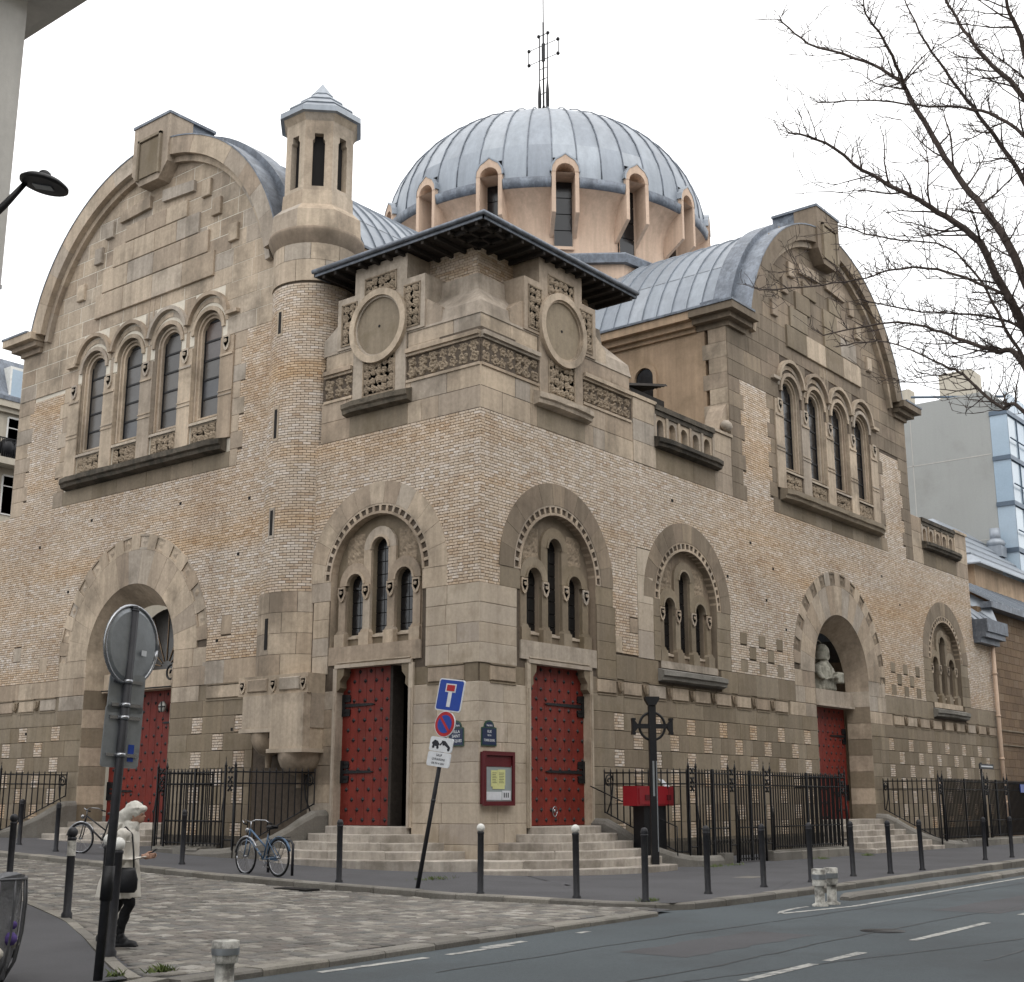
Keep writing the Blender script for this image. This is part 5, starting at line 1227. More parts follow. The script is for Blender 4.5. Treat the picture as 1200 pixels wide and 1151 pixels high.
def scroll(par, tr, u, v, z, s, sgn, w=.022):
    pts = [(u + sgn * .0, v, z - .32)] ; m = M(tr)
    sp = [(u - sgn * .22 + .2 * (1 - .8 * i / 24) * cos(i / 24 * 3.2 * pi) * sgn * -1, v, z - .22 + .2 * (1 - .8 * i / 24) * sin(i / 24 * 3.2 * pi)) for i in range(25)]
    m.tube(sp, w, 5); m.tube([(u, v, z), (u - sgn * .42, v, z), (u - sgn * .42, v, z - .22), (u - sgn * .34, v, z - .7), (u - sgn * .1, v, z - 1.1)], w, 5); m.build('scroll', 'black_iron', par)
def fence_run(tr, name, label, u_wall, v0, u_turn, u_end, posts, gates, wall, flip=1, gl=-.17, ramp=True, zt=2.3, scroll_at=None, back=None):
    f = thing(name, label, 'railing', tr(((u_turn + u_end) / 2, v0, gl))); V = v0
    if ramp:
        k = flip; W_ = u_wall
        path = [(W_, .0, 1.12), (W_ + k * .04, .4, 1.1), (W_ + k * .1, .75, .93), (W_ + k * .25, 1.15, .66), (W_ + k * .5, 1.55, .42), (W_ + k * .95, 1.95, .22), (W_ + k * 1.5, V, .13), (W_ + k * 2.3, V, .1), (W_ + k * 2.9, V, .1)]
        path = [(a, b, z + (gl + .17)) for a, b, z in path]
        m = M(tr); swept(m, path, ROUND); m.build('ramp_wall', 'granite', f)
        m = M(tr); m.box(*sorted((W_ + k * 2.9, W_ + k * 3.4)), V - .2, V + .2, -.6, .15 + gl + .17); m.build('end_block', 'granite', f)
        # level railing with raked foot
        P0, P1 = (W_ + k * .15, .25), (u_turn, V); n = 13
        zfoot = lambda t: gl + .17 + 1.25 - 1.05 * min(1, t * 1.15)
        rail_seg(f, tr, P0, P1, zt, zfoot, .17)
        m = M(tr); m.tube([(P0[0] + (P1[0] - P0[0]) * t, P0[1] + (P1[1] - P0[1]) * t, zfoot(t) + .03) for t in (0, .3, .6, .87, 1)], .02, 5); m.build('raked_rail', 'black_iron', f)
        scroll(f, tr, P0[0], P0[1], zt, 1, -k)
    a, b = (u_turn, u_end) if u_turn < u_end else (u_end, u_turn)
    for (p, q) in wall:
        L = q - p; n = max(1, int(L / 1.4))
        for i in range(n):
            m = M(tr); m.pillow(p + L * i / n + .005, p + L * (i + 1) / n - .005, -.6, gl + .27, V - .2, V + .17, .03); m.box(p + L * i / n + .005, p + L * (i + 1) / n - .005, V - .2, V + .14, gl + .26, gl + .3, R_()); m.build('low_wall_block', 'granite', f)
    inw = lambda u: any(p <= u <= q for p, q in wall)
    n = int((b - a) / .15)
    stops = sorted([a] + posts + [b])
    for s0, s1 in zip(stops, stops[1:]):
        d0 = .22 if s0 in posts else 0; d1 = .22 if s1 in posts else 0
        if s1 - s0 < .6: continue
        mid = (s0 + s1) / 2; zb = gl + .34 if inw(mid) else gl + .06
        rail_seg(f, tr, (s0 + d0, V), (s1 - d1, V), zt, lambda t: zb, .152)
        m = M(tr); m.tube([(s0 + d0, V, zb + .07), (s1 - d1, V, zb + .07)], .02, 4); m.tube([(s0 + d0, V, gl + 1.0), (s1 - d1, V, gl + 1.0)], .02, 4); m.build('rail', 'black_iron', f)
        if not inw(mid):
            m = M(tr)
            for e in range(int((s1 - s0) / .17)):
                uu = s0 + .25 + e * .17; m.tube([(uu + .06 * cos(t), V + .02, gl + .62 + .06 * sin(t)) for t in [j * pi / 4 for j in range(9)]], .01, 4)
            m.build('ring_row', 'black_iron', f)
        m = M(tr); m.box((s0 + s1) / 2 - .03, (s0 + s1) / 2 + .03, V - .03, V + .03, zb, zt + .12); m.build('upright', 'black_iron', f)
    for p in posts: fence_post(f, tr, p, V, gl + .02, zt)
    if back:
        rail_seg(f, tr, (back, V), (back, .35), zt, lambda t: gl + .34, .15)
        m = M(tr); m.box(back - .15, back + .15, .2, V, -.6, gl + .3); m.build('low_wall_block', 'granite', f)
    return f
fr1 = fence_run(TR, 'iron_fence', 'long black wrought-iron railing along the avenue beside the tall iron cross', 5.0, 2.2, 6.3, 16.4, [6.6, 8.8, 10.95, 16.2], [], [(10.9, 16.4)], 1, -.17, True, 2.34, back=16.4)
fr2 = fence_run(TR, 'iron_fence', 'black iron railing right of the steps below the statue niche', 23.95, 2.2, 25.0, 37.6, [24.9, 29.9, 32.3], [], [(26.4, 37.6)], 1, -.17, True, 2.34)
fl1 = fence_run(TL, 'iron_fence', 'black iron railing on the side street behind the parked blue bicycle', 5.5, 2.2, 6.6, 9.9, [6.85, 9.8], [], [(7.9, 9.9)], 1, .05, True, 2.34, back=9.9)
fl2 = fence_run(TL, 'iron_fence', 'black iron railing at the far left, beyond the steps on the side street', 17.35, 2.2, 18.3, 23.9, [18.4], [], [(18.6, 23.9)], 1, .3, True, 2.42)
# handrail of the avenue steps
t = thing('handrail', 'thin iron handrail sloping down from the shut red door on the avenue', 'handrail', (5.0, -.3, 0))
m = M(TR); m.tube([(4.75, .05, 1.98), (4.85, .9, 1.62), (5.2, 1.6, 1.25), (5.9, 2.1, .9)], .018, 6); m.build('rail', 'black_iron', t)
m = M(TR); m.tube([(5.9, 2.1, .9), (5.9, 2.1, .1)], .018, 6); m.build('support', 'black_iron', t)
# ================================================================== IRON CROSS, RED BOX
t = thing('iron_cross', 'tall black iron cross with a ring, standing behind the railing right of the tower', 'cross', (3.9, -2.95 + .6, -.2))
XD = Vector((.68, -.73, 0)).normalized(); XN = Vector((-.73, -.68, 0)).normalized(); XO = Vector((4.15, -2.5, 0))
def xt(p): q = XO + XD * p[0] + XN * p[1]; return (q.x, q.y, p[2])
m = M(xt); m.box(-.095, .095, -.08, .08, -.2, 4.2); m.build('shaft', 'black_iron', t)
m = M(xt); m.prism([(-.1, 4.05), (.1, 4.05), (.19, 4.2), (.19, 4.27), (-.19, 4.27), (-.19, 4.2)], -.12, .12); m.build('cap', 'black_iron', t)
m = M(xt); m.box(-.44, .44, -.06, .06, 3.44, 3.56); m.build('arm', 'black_iron', t)
for s in (-1, 1):
    m = M(xt); m.prism([(s * .4, 3.44), (s * .4, 3.55), (s * .5, 3.68), (s * .54, 3.68), (s * .54, 3.31), (s * .5, 3.31)], -.1, .1); m.box(*sorted((s * .45, s * .55)), -.11, .11, 3.28, 3.34); m.box(*sorted((s * .45, s * .55)), -.11, .11, 3.65, 3.71); m.build('arm_end', 'black_iron', t)
m = M(xt); m.tube([(.34 * cos(a), 0, 3.5 + .36 * sin(a)) for a in [i * pi / 18 for i in range(37)]], .036, 6); m.build('ring', 'black_iron', t)
m = M(xt); m.box(-.03, .02, .08, .084, 1.7, 2.6); m.box(.065, .09, .08, .084, .3, 2.6); m.build('fillet', 'aluminium', t)
t = thing('red_box', 'bright red metal locker on a dark cabinet behind the railing, next to the iron cross', 'locker', (4.8, -1.6, -.2))
m = M(); m.box(4.5, 6.35, -1.75, -1.3, 1.45, 1.97); m.build('locker_body', 'red_box', t)
m = M(); m.box(4.58, 5.38, -1.77, -1.75, 1.49, 1.91); m.box(5.46, 6.28, -1.77, -1.75, 1.49, 1.91); m.build('locker_door', 'red_box', t)
m = M(); m.box(4.85, 5.1, -1.785, -1.77, 1.6, 1.74); m.box(5.95, 6.15, -1.785, -1.77, 1.6, 1.74); m.build('handle', 'notice_red', t)
m = M(); m.box(4.9, 6.0, -1.7, -1.35, -.2, 1.45); m.build('cabinet', 'black_iron', t)
m = M(); m.add([(6.1, -1.6, 1.97), (6.4, -1.6, 1.97), (6.2, -1.5, 2.16), (5.95, -1.5, 2.18)], [(0, 1, 2, 3)]); m.build('paper', 'paper_white', t)
# ================================================================== PLATES, NOTICE BOARD
def plate_(x0, lab, tr, uc, z0, w, lines, top):
    t = thing('street_plate', lab, 'street sign', tr((uc, .02, z0)))
    m = M(tr); m.prism([(uc - w / 2, z0), (uc + w / 2, z0), (uc + w / 2, z0 + .46), (uc + w * .36, z0 + .48)] + [(uc + w * .34 * cos(a), z0 + .48 + .17 * sin(a)) for a in [i * pi / 8 for i in range(9)]] + [(uc - w * .36, z0 + .48), (uc - w / 2, z0 + .46)], .012, .03); m.build('backplate', 'plate_green', t)
    m = M(tr); m.prism([(uc - w / 2 + .03, z0 + .03), (uc + w / 2 - .03, z0 + .03), (uc + w / 2 - .03, z0 + .44), (uc - w / 2 + .03, z0 + .44)], .03, .038); m.prism([(uc + w * .29 * cos(a), z0 + .47 + .135 * sin(a)) for a in [i * pi / 8 for i in range(9)]], .03, .038); m.build('blue_panel', 'plate_blue', t)
    sg = -1 if tr is TL else 1
    for txt, zz, sz, sx in lines: text_mesh(txt, sz, lambda x, y, d, zz=zz: tr((uc + sg * x, .0385 + d, z0 + zz + y)), 'sign_white', t, 'lettering', bold=.002, sx=sx)
    text_mesh(top, .075, lambda x, y, d: tr((uc + sg * x, .0385 + d, z0 + .515 + y)), 'sign_white', t, 'lettering', bold=.002, sx=.9)
plate_(0, 'blue and green street name plate reading VILLA SAINT JACQUES, left of the tower corner', TL, .72, 2.93, .5, [('VILLA', .36, .1, 1), ('SAINT', .25, .1, 1), ('JACQUES', .13, .1, .95)], '14e Arrt')
plate_(0, 'blue and green street name plate reading RUE DE LA TOMBE ISSOIRE, above the notice board', TR, .38, 2.93, .6, [('RUE', .36, .09, 1), ('DE LA', .265, .055, 1), ('TOMBE ISSOIRE', .14, .085, .72)], '14e Arrt')
for (u, z) in ((.02, 3.42), (.78, 3.42), (.38, 3.66)): pass
t = thing('notice_board', 'dark red framed notice board with a yellow sheet on the tower wall', 'notice board', (.6, -.1, 1.45))
m = M(TR); m.box(.06, 1.26, .01, .1, 1.5, 2.78); m.build('case', 'notice_red', t)
for (a, b, c_, d_) in ((.04, 1.28, 2.7, 2.8), (.04, 1.28, 1.46, 1.57), (.04, .13, 1.57, 2.7), (1.19, 1.28, 1.57, 2.7)): m = M(TR); m.box(a, b, .1, .16, c_, d_); m.build('frame', 'notice_red', t)
m = M(TR); m.box(.13, 1.19, .1, .108, 1.57, 2.45); m.build('backing_sheet', 'notice_back', t)
m = M(TR); m.box(.16, 1.16, .11, .118, 2.42, 2.68); m.build('header_panel', 'notice_red', t)
m = M(TR); m.box(.36, .62, .112, .12, 1.93, 2.33); m.box(.63, .92, .112, .12, 1.96, 2.35); m.box(.42, .9, .1125, .118, 1.87, 1.97); m.build('yellow_sheet', 'paper_yellow', t)
m = M(TR); m.box(.8, 1.14, .112, .12, 1.6, 1.83); m.build('white_sheet', 'paper_white', t)
m = M(TR); m.box(.14, .78, .1115, .116, 1.6, 1.8); m.build('white_sheet', 'paper_white', t)
m = M(TR)
for i in range(3): m.box(.86 + .08 * i, .9 + .08 * i, .12, .122, 1.66, 1.78)
for i in range(7): m.box(.4, .58 - .02 * (i % 3), .12, .122, 2.02 + .04 * i, 2.03 + .04 * i); m.box(.67, .87 - .02 * (i % 2), .12, .122, 2.02 + .04 * i, 2.03 + .04 * i)
m.build('print', 'ink', t)
# ================================================================== SIGN POST (leaning) by the tower
FW = Vector((cos(YAW), sin(YAW), 0)); RT = Vector((sin(YAW), -cos(YAW), 0))
def frame_at(o, facing, lean):
    """local (x right, y up along the pole, z towards viewer)"""
    n = Vector(facing).normalized(); up = Vector(lean).normalized(); r = up.cross(n).normalized(); n = r.cross(up)
    return lambda p: tuple(Vector(o) + r * p[0] + up * p[1] + n * p[2])
def rrect(w, h, r, n=4):
    pts = []
    for cx_, cy_, a0 in ((w / 2 - r, h / 2 - r, 0), (-w / 2 + r, h / 2 - r, pi / 2), (-w / 2 + r, -h / 2 + r, pi), (w / 2 - r, -h / 2 + r, 3 * pi / 2)):
        pts += [(cx_ + r * cos(a0 + pi / 2 * i / n), cy_ + r * sin(a0 + pi / 2 * i / n)) for i in range(n + 1)]
    return pts
def pan(tr, poly, z0, z1, material, par, name):
    m = M(lambda p: tr((p[0], p[2], p[1]))); m.prism(poly, z0, z1); return m.build(name, material, par)
sp = Vector((-4.98, -2.58, gz(-2.6)))
top = sp + RT * .69 + Vector((0, 0, 4.05))
t = thing('sign_post', 'leaning black post with a blue dead-end sign, a round no-parking sign and two small plates', 'road sign', tuple(sp))
ld = (top - sp).normalized()
m = M(); m.tube([tuple(sp - ld * .3), tuple(sp + ld * 4.2)], .045, 10); m.tube([tuple(sp + ld * 1.75), tuple(sp + ld * 1.8)], .05, 10); m.build('pole', 'bollard_paint', t)
face = Vector((-1, -.03, 0))
def sgn_(h): return frame_at(sp + ld * h + face.normalized() * .06, face, ld)
f = sgn_(3.97); a = pan(f, rrect(.7, .68, .06), -.01, .012, 'sign_white', t, 'dead_end_sign'); pan(f, rrect(.65, .63, .045), .012, .016, 'sign_blue', a, 'blue_field')
pan(f, [(-.05, -.25), (.05, -.25), (.05, .06), (-.05, .06)], .016, .02, 'sign_white', a, 'white_stem'); pan(f, [(-.14, .06), (.14, .06), (.14, .24), (-.14, .24)], .016, .02, 'sign_white', a, 'white_border'); pan(f, [(-.11, .085), (.11, .085), (.11, .215), (-.11, .215)], .02, .024, 'sign_red', a, 'red_bar')
f = sgn_(3.36); circ = lambda r, n=30: [(r * cos(i * 2 * pi / n), r * sin(i * 2 * pi / n)) for i in range(n)]
a = pan(f, circ(.275), -.01, .012, 'sign_white', t, 'no_parking_sign'); pan(f, circ(.26), .012, .016, 'sign_red', a, 'red_ring'); pan(f, circ(.19), .016, .02, 'sign_blue', a, 'blue_disc')
pan(f, [(-.16, .12), (-.12, .16), (.16, -.12), (.12, -.16)], .02, .024, 'sign_red', a, 'red_slash')
f = sgn_(2.93); a = pan(f, rrect(.62, .3, .05), -.01, .012, 'sign_white', t, 'tow_away_plate')
m = M(lambda p, f=f: f((p[0] * .84, p[2] * .84, p[1]))); m.prism([(-.3, .02), (-.22, .1), (-.12, .08), (-.05, 0), (-.1, -.06), (-.26, -.05)], .012, .016); m.prism([(0, .1), (.12, .1), (.3, -.04), (.3, -.1), (.22, -.06), (.05, .03)], .012, .016); m.prism([(-.05, 0), (.03, .08), (.05, .05), (-.02, -.03)], .012, .016)
for (x_, y_) in ((-.24, -.07), (-.1, -.08), (.08, .02), (.26, -.1)): m.prism([(x_ + .04 * cos(q), y_ + .04 * sin(q)) for q in [i * pi / 4 for i in range(8)]], .012, .017)
m.build('tow_truck_symbol', 'ink', a)
f = sgn_(2.62); a = pan(f, rrect(.62, .3, .05), -.01, .012, 'sign_white', t, 'text_plate')
for i, (tx, sz) in enumerate((('SAUF', .07), ('LIVRAISONS', .066), ('DE 7H A 20H', .06))): text_mesh(tx, sz, lambda x, y, d, i=i: f((x, .085 - .085 * i + y, .013 + d)), 'ink', a, 'lettering', bold=.001)
# ================================================================== FOREGROUND POLE with the backs of a mirror and two signs
fp = Vector((-17.18, -9.36, -.2)); fl = Vector((.155, .0, 3.85)).normalized()
t = thing('sign_pole', 'near black pole carrying a round traffic mirror and two grey plates seen from behind', 'road sign', tuple(fp))
m = M(); m.tube([tuple(fp - fl * .2), tuple(fp + fl * 3.82)], .048, 12); m.tube([tuple(fp + fl * 3.8), tuple(fp + fl * 3.86)], [.05, .03], 12); m.build('pole', 'bollard_paint', t)
m = M(); m.tube([tuple(fp + fl * .75), tuple(fp + fl * 1.1)], .066, 10); m.build('sleeve', 'black_iron', t)
bf = Vector((-.62, -.55, 0)).normalized()
bk_ = (Vector((.55, .83, 0))).normalized()
vv = (CAM - fp); vv.z = 0; vv.normalize(); vv.rotate(Matrix.Rotation(rad(50), 3, 'Z'))
f = frame_at(fp + fl * 3.43 - vv * .1 + RT * .08, vv, fl)
v2 = (CAM - fp); v2.z = 0; v2.normalize(); v2.rotate(Matrix.Rotation(rad(28), 3, 'Z'))
m = M(lambda p: f((p[0], p[1], p[2])))
m.add([(0, 0, .032)] + [(r * cos(k * pi / 16), r * sin(k * pi / 16), z) for r, z in ((.2, .031), (.37, .024), (.42, .0)) for k in range(32)], [(0, 1 + (k + 1) % 32, 1 + k) for k in range(32)] + [(1 + 32 * j + k, 1 + 32 * j + (k + 1) % 32, 33 + 32 * j + (k + 1) % 32, 33 + 32 * j + k) for j in range(2) for k in range(32)], smooth=False)
a = m.build('mirror_back', 'aluminium', t)
m = M(lambda p: f((p[0], p[1], p[2]))); m.tube([(.43 * cos(q), .43 * sin(q), -.0) for q in [k * pi / 16 for k in range(33)]], .022, 6); m.build('rim', 'chrome', a)
pan(f, [(.12, -.1), (.2, -.1), (.2, -.04), (.12, -.04)], .05, .055, 'sign_white', a, 'sticker')
for h, w_, hh, nm in ((2.78, .34, .42, 'sign_back'), (2.32, .36, .66, 'sign_back')):
    f2 = frame_at(fp + fl * (h + .12) - v2 * .07 + RT * .03, v2, fl)
    a = pan(f2, rrect(w_ + .08, hh, .04), -.012, .01, 'aluminium', t, nm)
    m = M(lambda p: f2((p[0], p[2], p[1])));
    for y_ in (hh * .3, -hh * .3): m = M(lambda p: f2((p[0], p[2], p[1]))); m.box(-w_ / 2, w_ / 2, .01, .03, y_ - .018, y_ + .018); m.build('rail', 'chrome', a)
    m = M(); c0 = fp + fl * (h + .12 + hh * .3); m.tube([tuple(c0 - fl * .02), tuple(c0 + fl * .02)], .056, 10); c0 = fp + fl * (h + .12 - hh * .3); m.tube([tuple(c0 - fl * .02), tuple(c0 + fl * .02)], .056, 10); m.build('clamp', 'chrome', a)
pan(f2, [(.08, -.26), (.15, -.26), (.15, -.08), (.08, -.08)], .012, .016, 'sign_blue', a, 'sticker')
# ================================================================== BOLLARDS
def bollard(x, y, kind, label, h=1.3, proto={}):
    z = gz(y)
    r = .062
    if kind in proto:
        o = proto[kind]; d = dup(o, (x, y, z), label); d['label'] = label; d.rotation_euler = (U(-.015, .015), U(-.015, .015), 0); return d
    t = thing('bollard', label, 'bollard', (x, y, z), 'street bollards along the kerbs')
    m = M(); m.lathe([(.085, z - .1), (.085, z + .03), (r, z + .06), (r, z + h - .16), (r + .008, z + h - .15), (r + .008, z + h - .12), (r - .02, z + h - .11)], (x, y), 14)
    b = m.build('shaft', 'bollard_paint', t)
    if kind == 'plain': m = M(); m.lathe([(r, z + h - .12), (r + .01, z + h - .08), (r - .01, z + h - .02), (.02, z + h)], (x, y), 14); m.build('cap', 'bollard_paint', t)
    else:
        m = M(); m.ball((x, y, z + h - .045), .082, 16, 12); m.build('ball', 'white_paint' if kind == 'white' else 'bollard_paint', t)
        m = M(); m.tube([(x, y, z + h - .14), (x, y, z + h - .1)], .045, 10); m.build('neck', 'chrome' if kind == 'white' else 'bollard_paint', t)
        if kind == 'sleeve': m = M(); m.tube([(x, y, z + h - .4), (x, y, z + h - .17)], r + .004, 14, cap=False); m.build('scuffed_band', 'dirty_white', t)
    proto[kind] = t; t.location = (x, y, z)
    for ch in t.children: ch.location = (0, 0, 0)
    return t
for (x, y, k, lab) in (
    (-5.17, -4.42, 'white', 'white-topped bollard in front of the tower corner, just right of the leaning sign post'),
    (-4.94, -6.57, 'white', 'white-topped bollard in front of the avenue steps and the shut red door'),
    (-4.9, -8.07, 'plain', 'plain black bollard at the kerb corner, with weeds at its foot'),
    (-2.39, -7.89, 'plain', 'plain black bollard in front of the end block of the sloping dwarf wall'),
    (.18, -7.73, 'plain', 'plain black bollard in front of the railing gate with the low stone stub'),
    (2.48, -7.69, 'plain', 'plain black bollard right behind the pair of white posts'),
    (5.35, -7.39, 'plain', 'plain black bollard in front of the railing corner by the niche steps'),
    (7.03, -7.62, 'plain', 'plain black bollard before the left part of the niche steps'),
    (9.17, -7.59, 'plain', 'plain black bollard before the foot of the right ramp of the niche steps'),
    (16.49, -6.68, 'plain', 'second bollard from the right edge, before the far railing'),
    (18.96, -6.68, 'plain', 'rightmost bollard, before the far railing'),
    (-5.28, -.59, 'plain', 'plain black bollard before the side-street steps, right of the parked bicycle'),
    (-4.74, 5.44, 'plain', 'plain black bollard between the pedestrian and the parked bicycle'),
    (-4.57, 11.12, 'plain', 'plain black bollard before the side-street arch steps, second from the left'),
    (-3.71, 14.35, 'plain', 'leftmost bollard on the church side of the side street'),
    (-13.25, -2.77, 'sleeve', 'black ball-topped bollard with a scuffed silver band on the near left pavement'),
    (-11.04, 2.6, 'ball', 'black ball-topped bollard at the left edge, right above the litter bin'),
    (-15.86, -7.65, 'white', 'near white-ball bollard right of the sign pole, in front of the pedestrian'),
    (-14.84, -6.03, 'white', 'white-ball bollard left of the sign pole, beside the pedestrian')): bollard(x, y, k, lab)
# ================================================================== WHITE POSTS in the road
def flexpost(x, y, lab, grp=None, h=.66, r=.1):
    t = thing('white_post', lab, 'post', (x, y, ROADZ), grp); z = ROADZ
    m = M(); m.lathe([(r + .05, z), (r + .05, z + .03), (r - .01, z + .06), (r - .01, z + h * .55)], (x, y), 18); m.build('lower_tube', 'dirty_white', t)
    m = M(); m.lathe([(r + .025, z + h * .55), (r + .03, z + h), (r + .01, z + h + .005), (0, z + h - .02)], (x, y), 18); m.build('upper_sleeve', 'dirty_white', t)
    m = M(); m.lathe([(r + .034, z + h * .72), (r + .034, z + h * .86)], (x, y), 18); m.build('worn_band', 'aluminium', t)
flexpost(-2.33, -10.22, 'left one of two scuffed white posts standing together at the head of the separator')
flexpost(-1.78, -10.2, 'right one of two scuffed white posts standing together at the head of the separator')
flexpost(-16.35, -10.35, 'single dirty white post cut by the bottom edge, at the mouth of the side street', None, .47, .11)
# ================================================================== BICYCLES
def bicycle(pos, ang, label, blue=True, grp=None):
    t = thing('bicycle', label, 'bicycle', pos, grp); ca, sa = cos(ang), sin(ang)
    K_ = 1.14; tr = lambda p: (pos[0] + K_ * (p[0] * ca - p[1] * sa), pos[1] + K_ * (p[0] * sa + p[1] * ca), pos[2] + K_ * (p[2] - .0))
    fm = 'bike_blue' if blue else 'bollard_paint'
    for cx_ in (0, 1.1):
        m = M(tr); m.tube([(cx_ + .34 * cos(a), 0, .36 + .34 * sin(a)) for a in [i * pi / 16 for i in range(33)]], .02, 6); w_ = m.build('wheel', 'rubber', t)
        m = M(tr); m.tube([(cx_ + .31 * cos(a), 0, .36 + .31 * sin(a)) for a in [i * pi / 16 for i in range(33)]], .013, 5); m.build('rim', 'chrome', w_)
        m = M(tr)
        for i in range(14): a = i * pi / 7; m.tube([(cx_, .02 * (-1) ** i, .36), (cx_ + .31 * cos(a), 0, .36 + .31 * sin(a))], .003, 3, cap=False)
        m.tube([(cx_, -.05, .36), (cx_, .05, .36)], .025, 6); m.build('spokes', 'chrome', w_)
        m = M(tr); m.tube([(cx_ + .38 * cos(a), 0, .36 + .38 * sin(a)) for a in [rad(10) + i * rad(15) for i in range(11)]], .025, 5); m.build('mudguard', 'chrome' if cx_ else fm, t)
    m = M(tr)
    BB = (.5, 0, .32); HD = (.98, 0, .88); HB = (1.02, 0, .72); ST2 = (.36, 0, .8); RW = (0, 0, .36); FWh = (1.1, 0, .36)
    m.tube([BB, HB], .022, 7); m.tube([(.44, 0, .55), HD], .018, 7); m.tube([BB, ST2], .018, 7); m.tube([HB, HD], .022, 7)
    for s in (-.05, .05): m.tube([RW[:1] + (s,) + RW[2:], (.48, s, .32)], .012, 5); m.tube([(0, s, .36), (.38, s * .4, .72)], .01, 5); m.tube([(1.02, s, .7), (1.06, s, .5), (1.1, s, .36)], .013, 5)
    m.build('frame', fm, t)
    m = M(tr); m.tube([(.34, 0, .78), (.33, 0, .9)], .015, 6); m.loft([((.12, 0, .93), .02, .06), ((.2, 0, .96), .1, .09), ((.2, 0, .9), .1, .085)], 10); m.ball((.27, 0, .93), (.16, .08, .045), 10, 6); m.build('saddle', 'leather_black', t)
    m = M(tr); m.tube([HD, (.97, 0, 1.02)], .014, 6); m.tube([(.78, -.3, 1.0), (.86, -.27, 1.05), (.98, -.12, 1.06), (1.0, 0, 1.02), (.98, .12, 1.06), (.86, .27, 1.05), (.78, .3, 1.0)], .012, 6); m.build('handlebar', 'chrome', t)
    m = M(tr)
    for s in (-.3, .3): m.tube([(.78, s, 1.0), (.68, s, .98)], .018, 6)
    m.build('grip', 'rubber', t)
    m = M(tr); m.tube([(.5 + .09 * cos(a), -.06, .32 + .09 * sin(a)) for a in [i * pi / 8 for i in range(17)]], .008, 4); m.tube([(.5, -.06, .32), (.56, -.08, .17)], .01, 5); m.box(.52, .62, -.16, -.07, .15, .175); m.tube([(.5, .06, .32), (.44, .08, .47)], .01, 5); m.box(.39, .49, .07, .16, .455, .48); m.build('crankset', 'chrome', t)
    m = M(tr); m.tube([(.05, -.06, .74), (-.28, -.06, .75), (-.28, .06, .75), (.05, .06, .74)], .008, 4); m.tube([(-.2, -.05, .74), (-.02, -.05, .38)], .006, 4); m.tube([(-.2, .05, .74), (-.02, .05, .38)], .006, 4); m.build('carrier', 'bollard_paint', t)
    m = M(tr); m.tube([(.0, -.04, .4), (.5, -.04, .41)], .006, 3); m.tube([(.0, -.04, .32), (.5, -.04, .24)], .006, 3); m.box(.1, .5, -.06, -.045, .3, .38); m.build('chain_guard', fm, t)
    m = M(tr); m.ball((1.08, 0, .86), (.05, .05, .05), 8, 6); m.build('lamp', 'chrome', t)
    return t
bicycle((-5.45, 1.15, gz(1.2)), rad(84), 'pale blue step-through city bicycle parked at the side-street kerb before the ramp', True)
bicycle((-4.0, 9.0, gz(9.3)), atan2(.9, -.35), 'dark bicycle half hidden behind the hooded pedestrian, by the side-street arch', False)
t = thing('cycle_rack', 'low black iron cycle hoop behind the parked pale blue bicycle', 'bike rack', (-4.9, 1.2, gz(1.2)))
m = M(); m.tube([(-4.9, 1.3, gz(1)), (-4.9, 1.3, .62), (-4.88, 1.4, .7), (-4.75, 2.2, .7), (-4.73, 2.3, .62), (-4.73, 2.3, gz(2.3))], .032, 8); m.build('hoop', 'bollard_paint', t)
# ================================================================== PEDESTRIAN
def remesh(ob, vox=.012, smooth=3):
    md = ob.modifiers.new('r', 'REMESH'); md.mode = 'VOXEL'; md.voxel_size = vox; md.use_smooth_shade = True
    m2 = ob.modifiers.new('s', 'SMOOTH'); m2.factor = .5; m2.iterations = smooth
    dg = bpy.context.evaluated_depsgraph_get(); me = bpy.data.meshes.new_from_object(ob.evaluated_get(dg)); ob.modifiers.clear()
    old = ob.data; ob.data = me; bpy.data.meshes.remove(old); return ob
from mathutils import noise as mnoise
def folds(ob, amp, sx, sz):
    me = ob.data; nrm = [v.normal.copy() for v in me.vertices]
    for v, n_ in zip(me.vertices, nrm):
        f = mnoise.noise(Vector((v.co.x * sx, v.co.y * sx, v.co.z * sz))) + .5 * mnoise.noise(Vector((v.co.x * sx * 2.3, v.co.y * sx * 2.3, v.co.z * sz * 2.3 + 5)))
        v.co += n_ * (amp * (abs(f) * 2 - .6))
    me.update()
px_, py_ = -15.0, -6.62; pz = -.245; K = 1.02
t = thing('person', 'pedestrian in a long off-white coat and headscarf looking down at a phone, walking right', 'person', (px_, py_, pz))
dirx = Vector((.62, -.78, 0)).normalized(); diry = Vector((.78, .62, 0))
def ptr(p): q = dirx * (p[0] * K) + diry * (p[1] * K); return (px_ + q.x, py_ + q.y, pz + p[2] * K)
def Rm(pitch): return Matrix.Rotation(pitch, 3, 'Y')
m = M(ptr)      # legs and shoes: right leg forward and bent, left leg trailing
m.loft([((.0, -.08, .9), .13, .12), ((.04, -.09, .78), .12, .11), ((.1, -.09, .62), .095, .09), ((.13, -.09, .5), .075, .07), ((.08, -.09, .42), .072, .066), ((.05, -.09, .28), .062, .056), ((.03, -.09, .12), .046, .042), ((.03, -.09, .04), .05, .045)], 14)
m.loft([((-.02, .08, .9), .13, .12), ((-.04, .09, .72), .11, .1), ((-.07, .09, .52), .075, .072), ((-.13, .09, .38), .07, .064), ((-.19, .09, .24), .056, .052), ((-.22, .09, .13), .046, .042)], 14)
leg = remesh(m.build('trousers', 'black_cloth', t), .016, 2); folds(leg, .008, 12, 8)
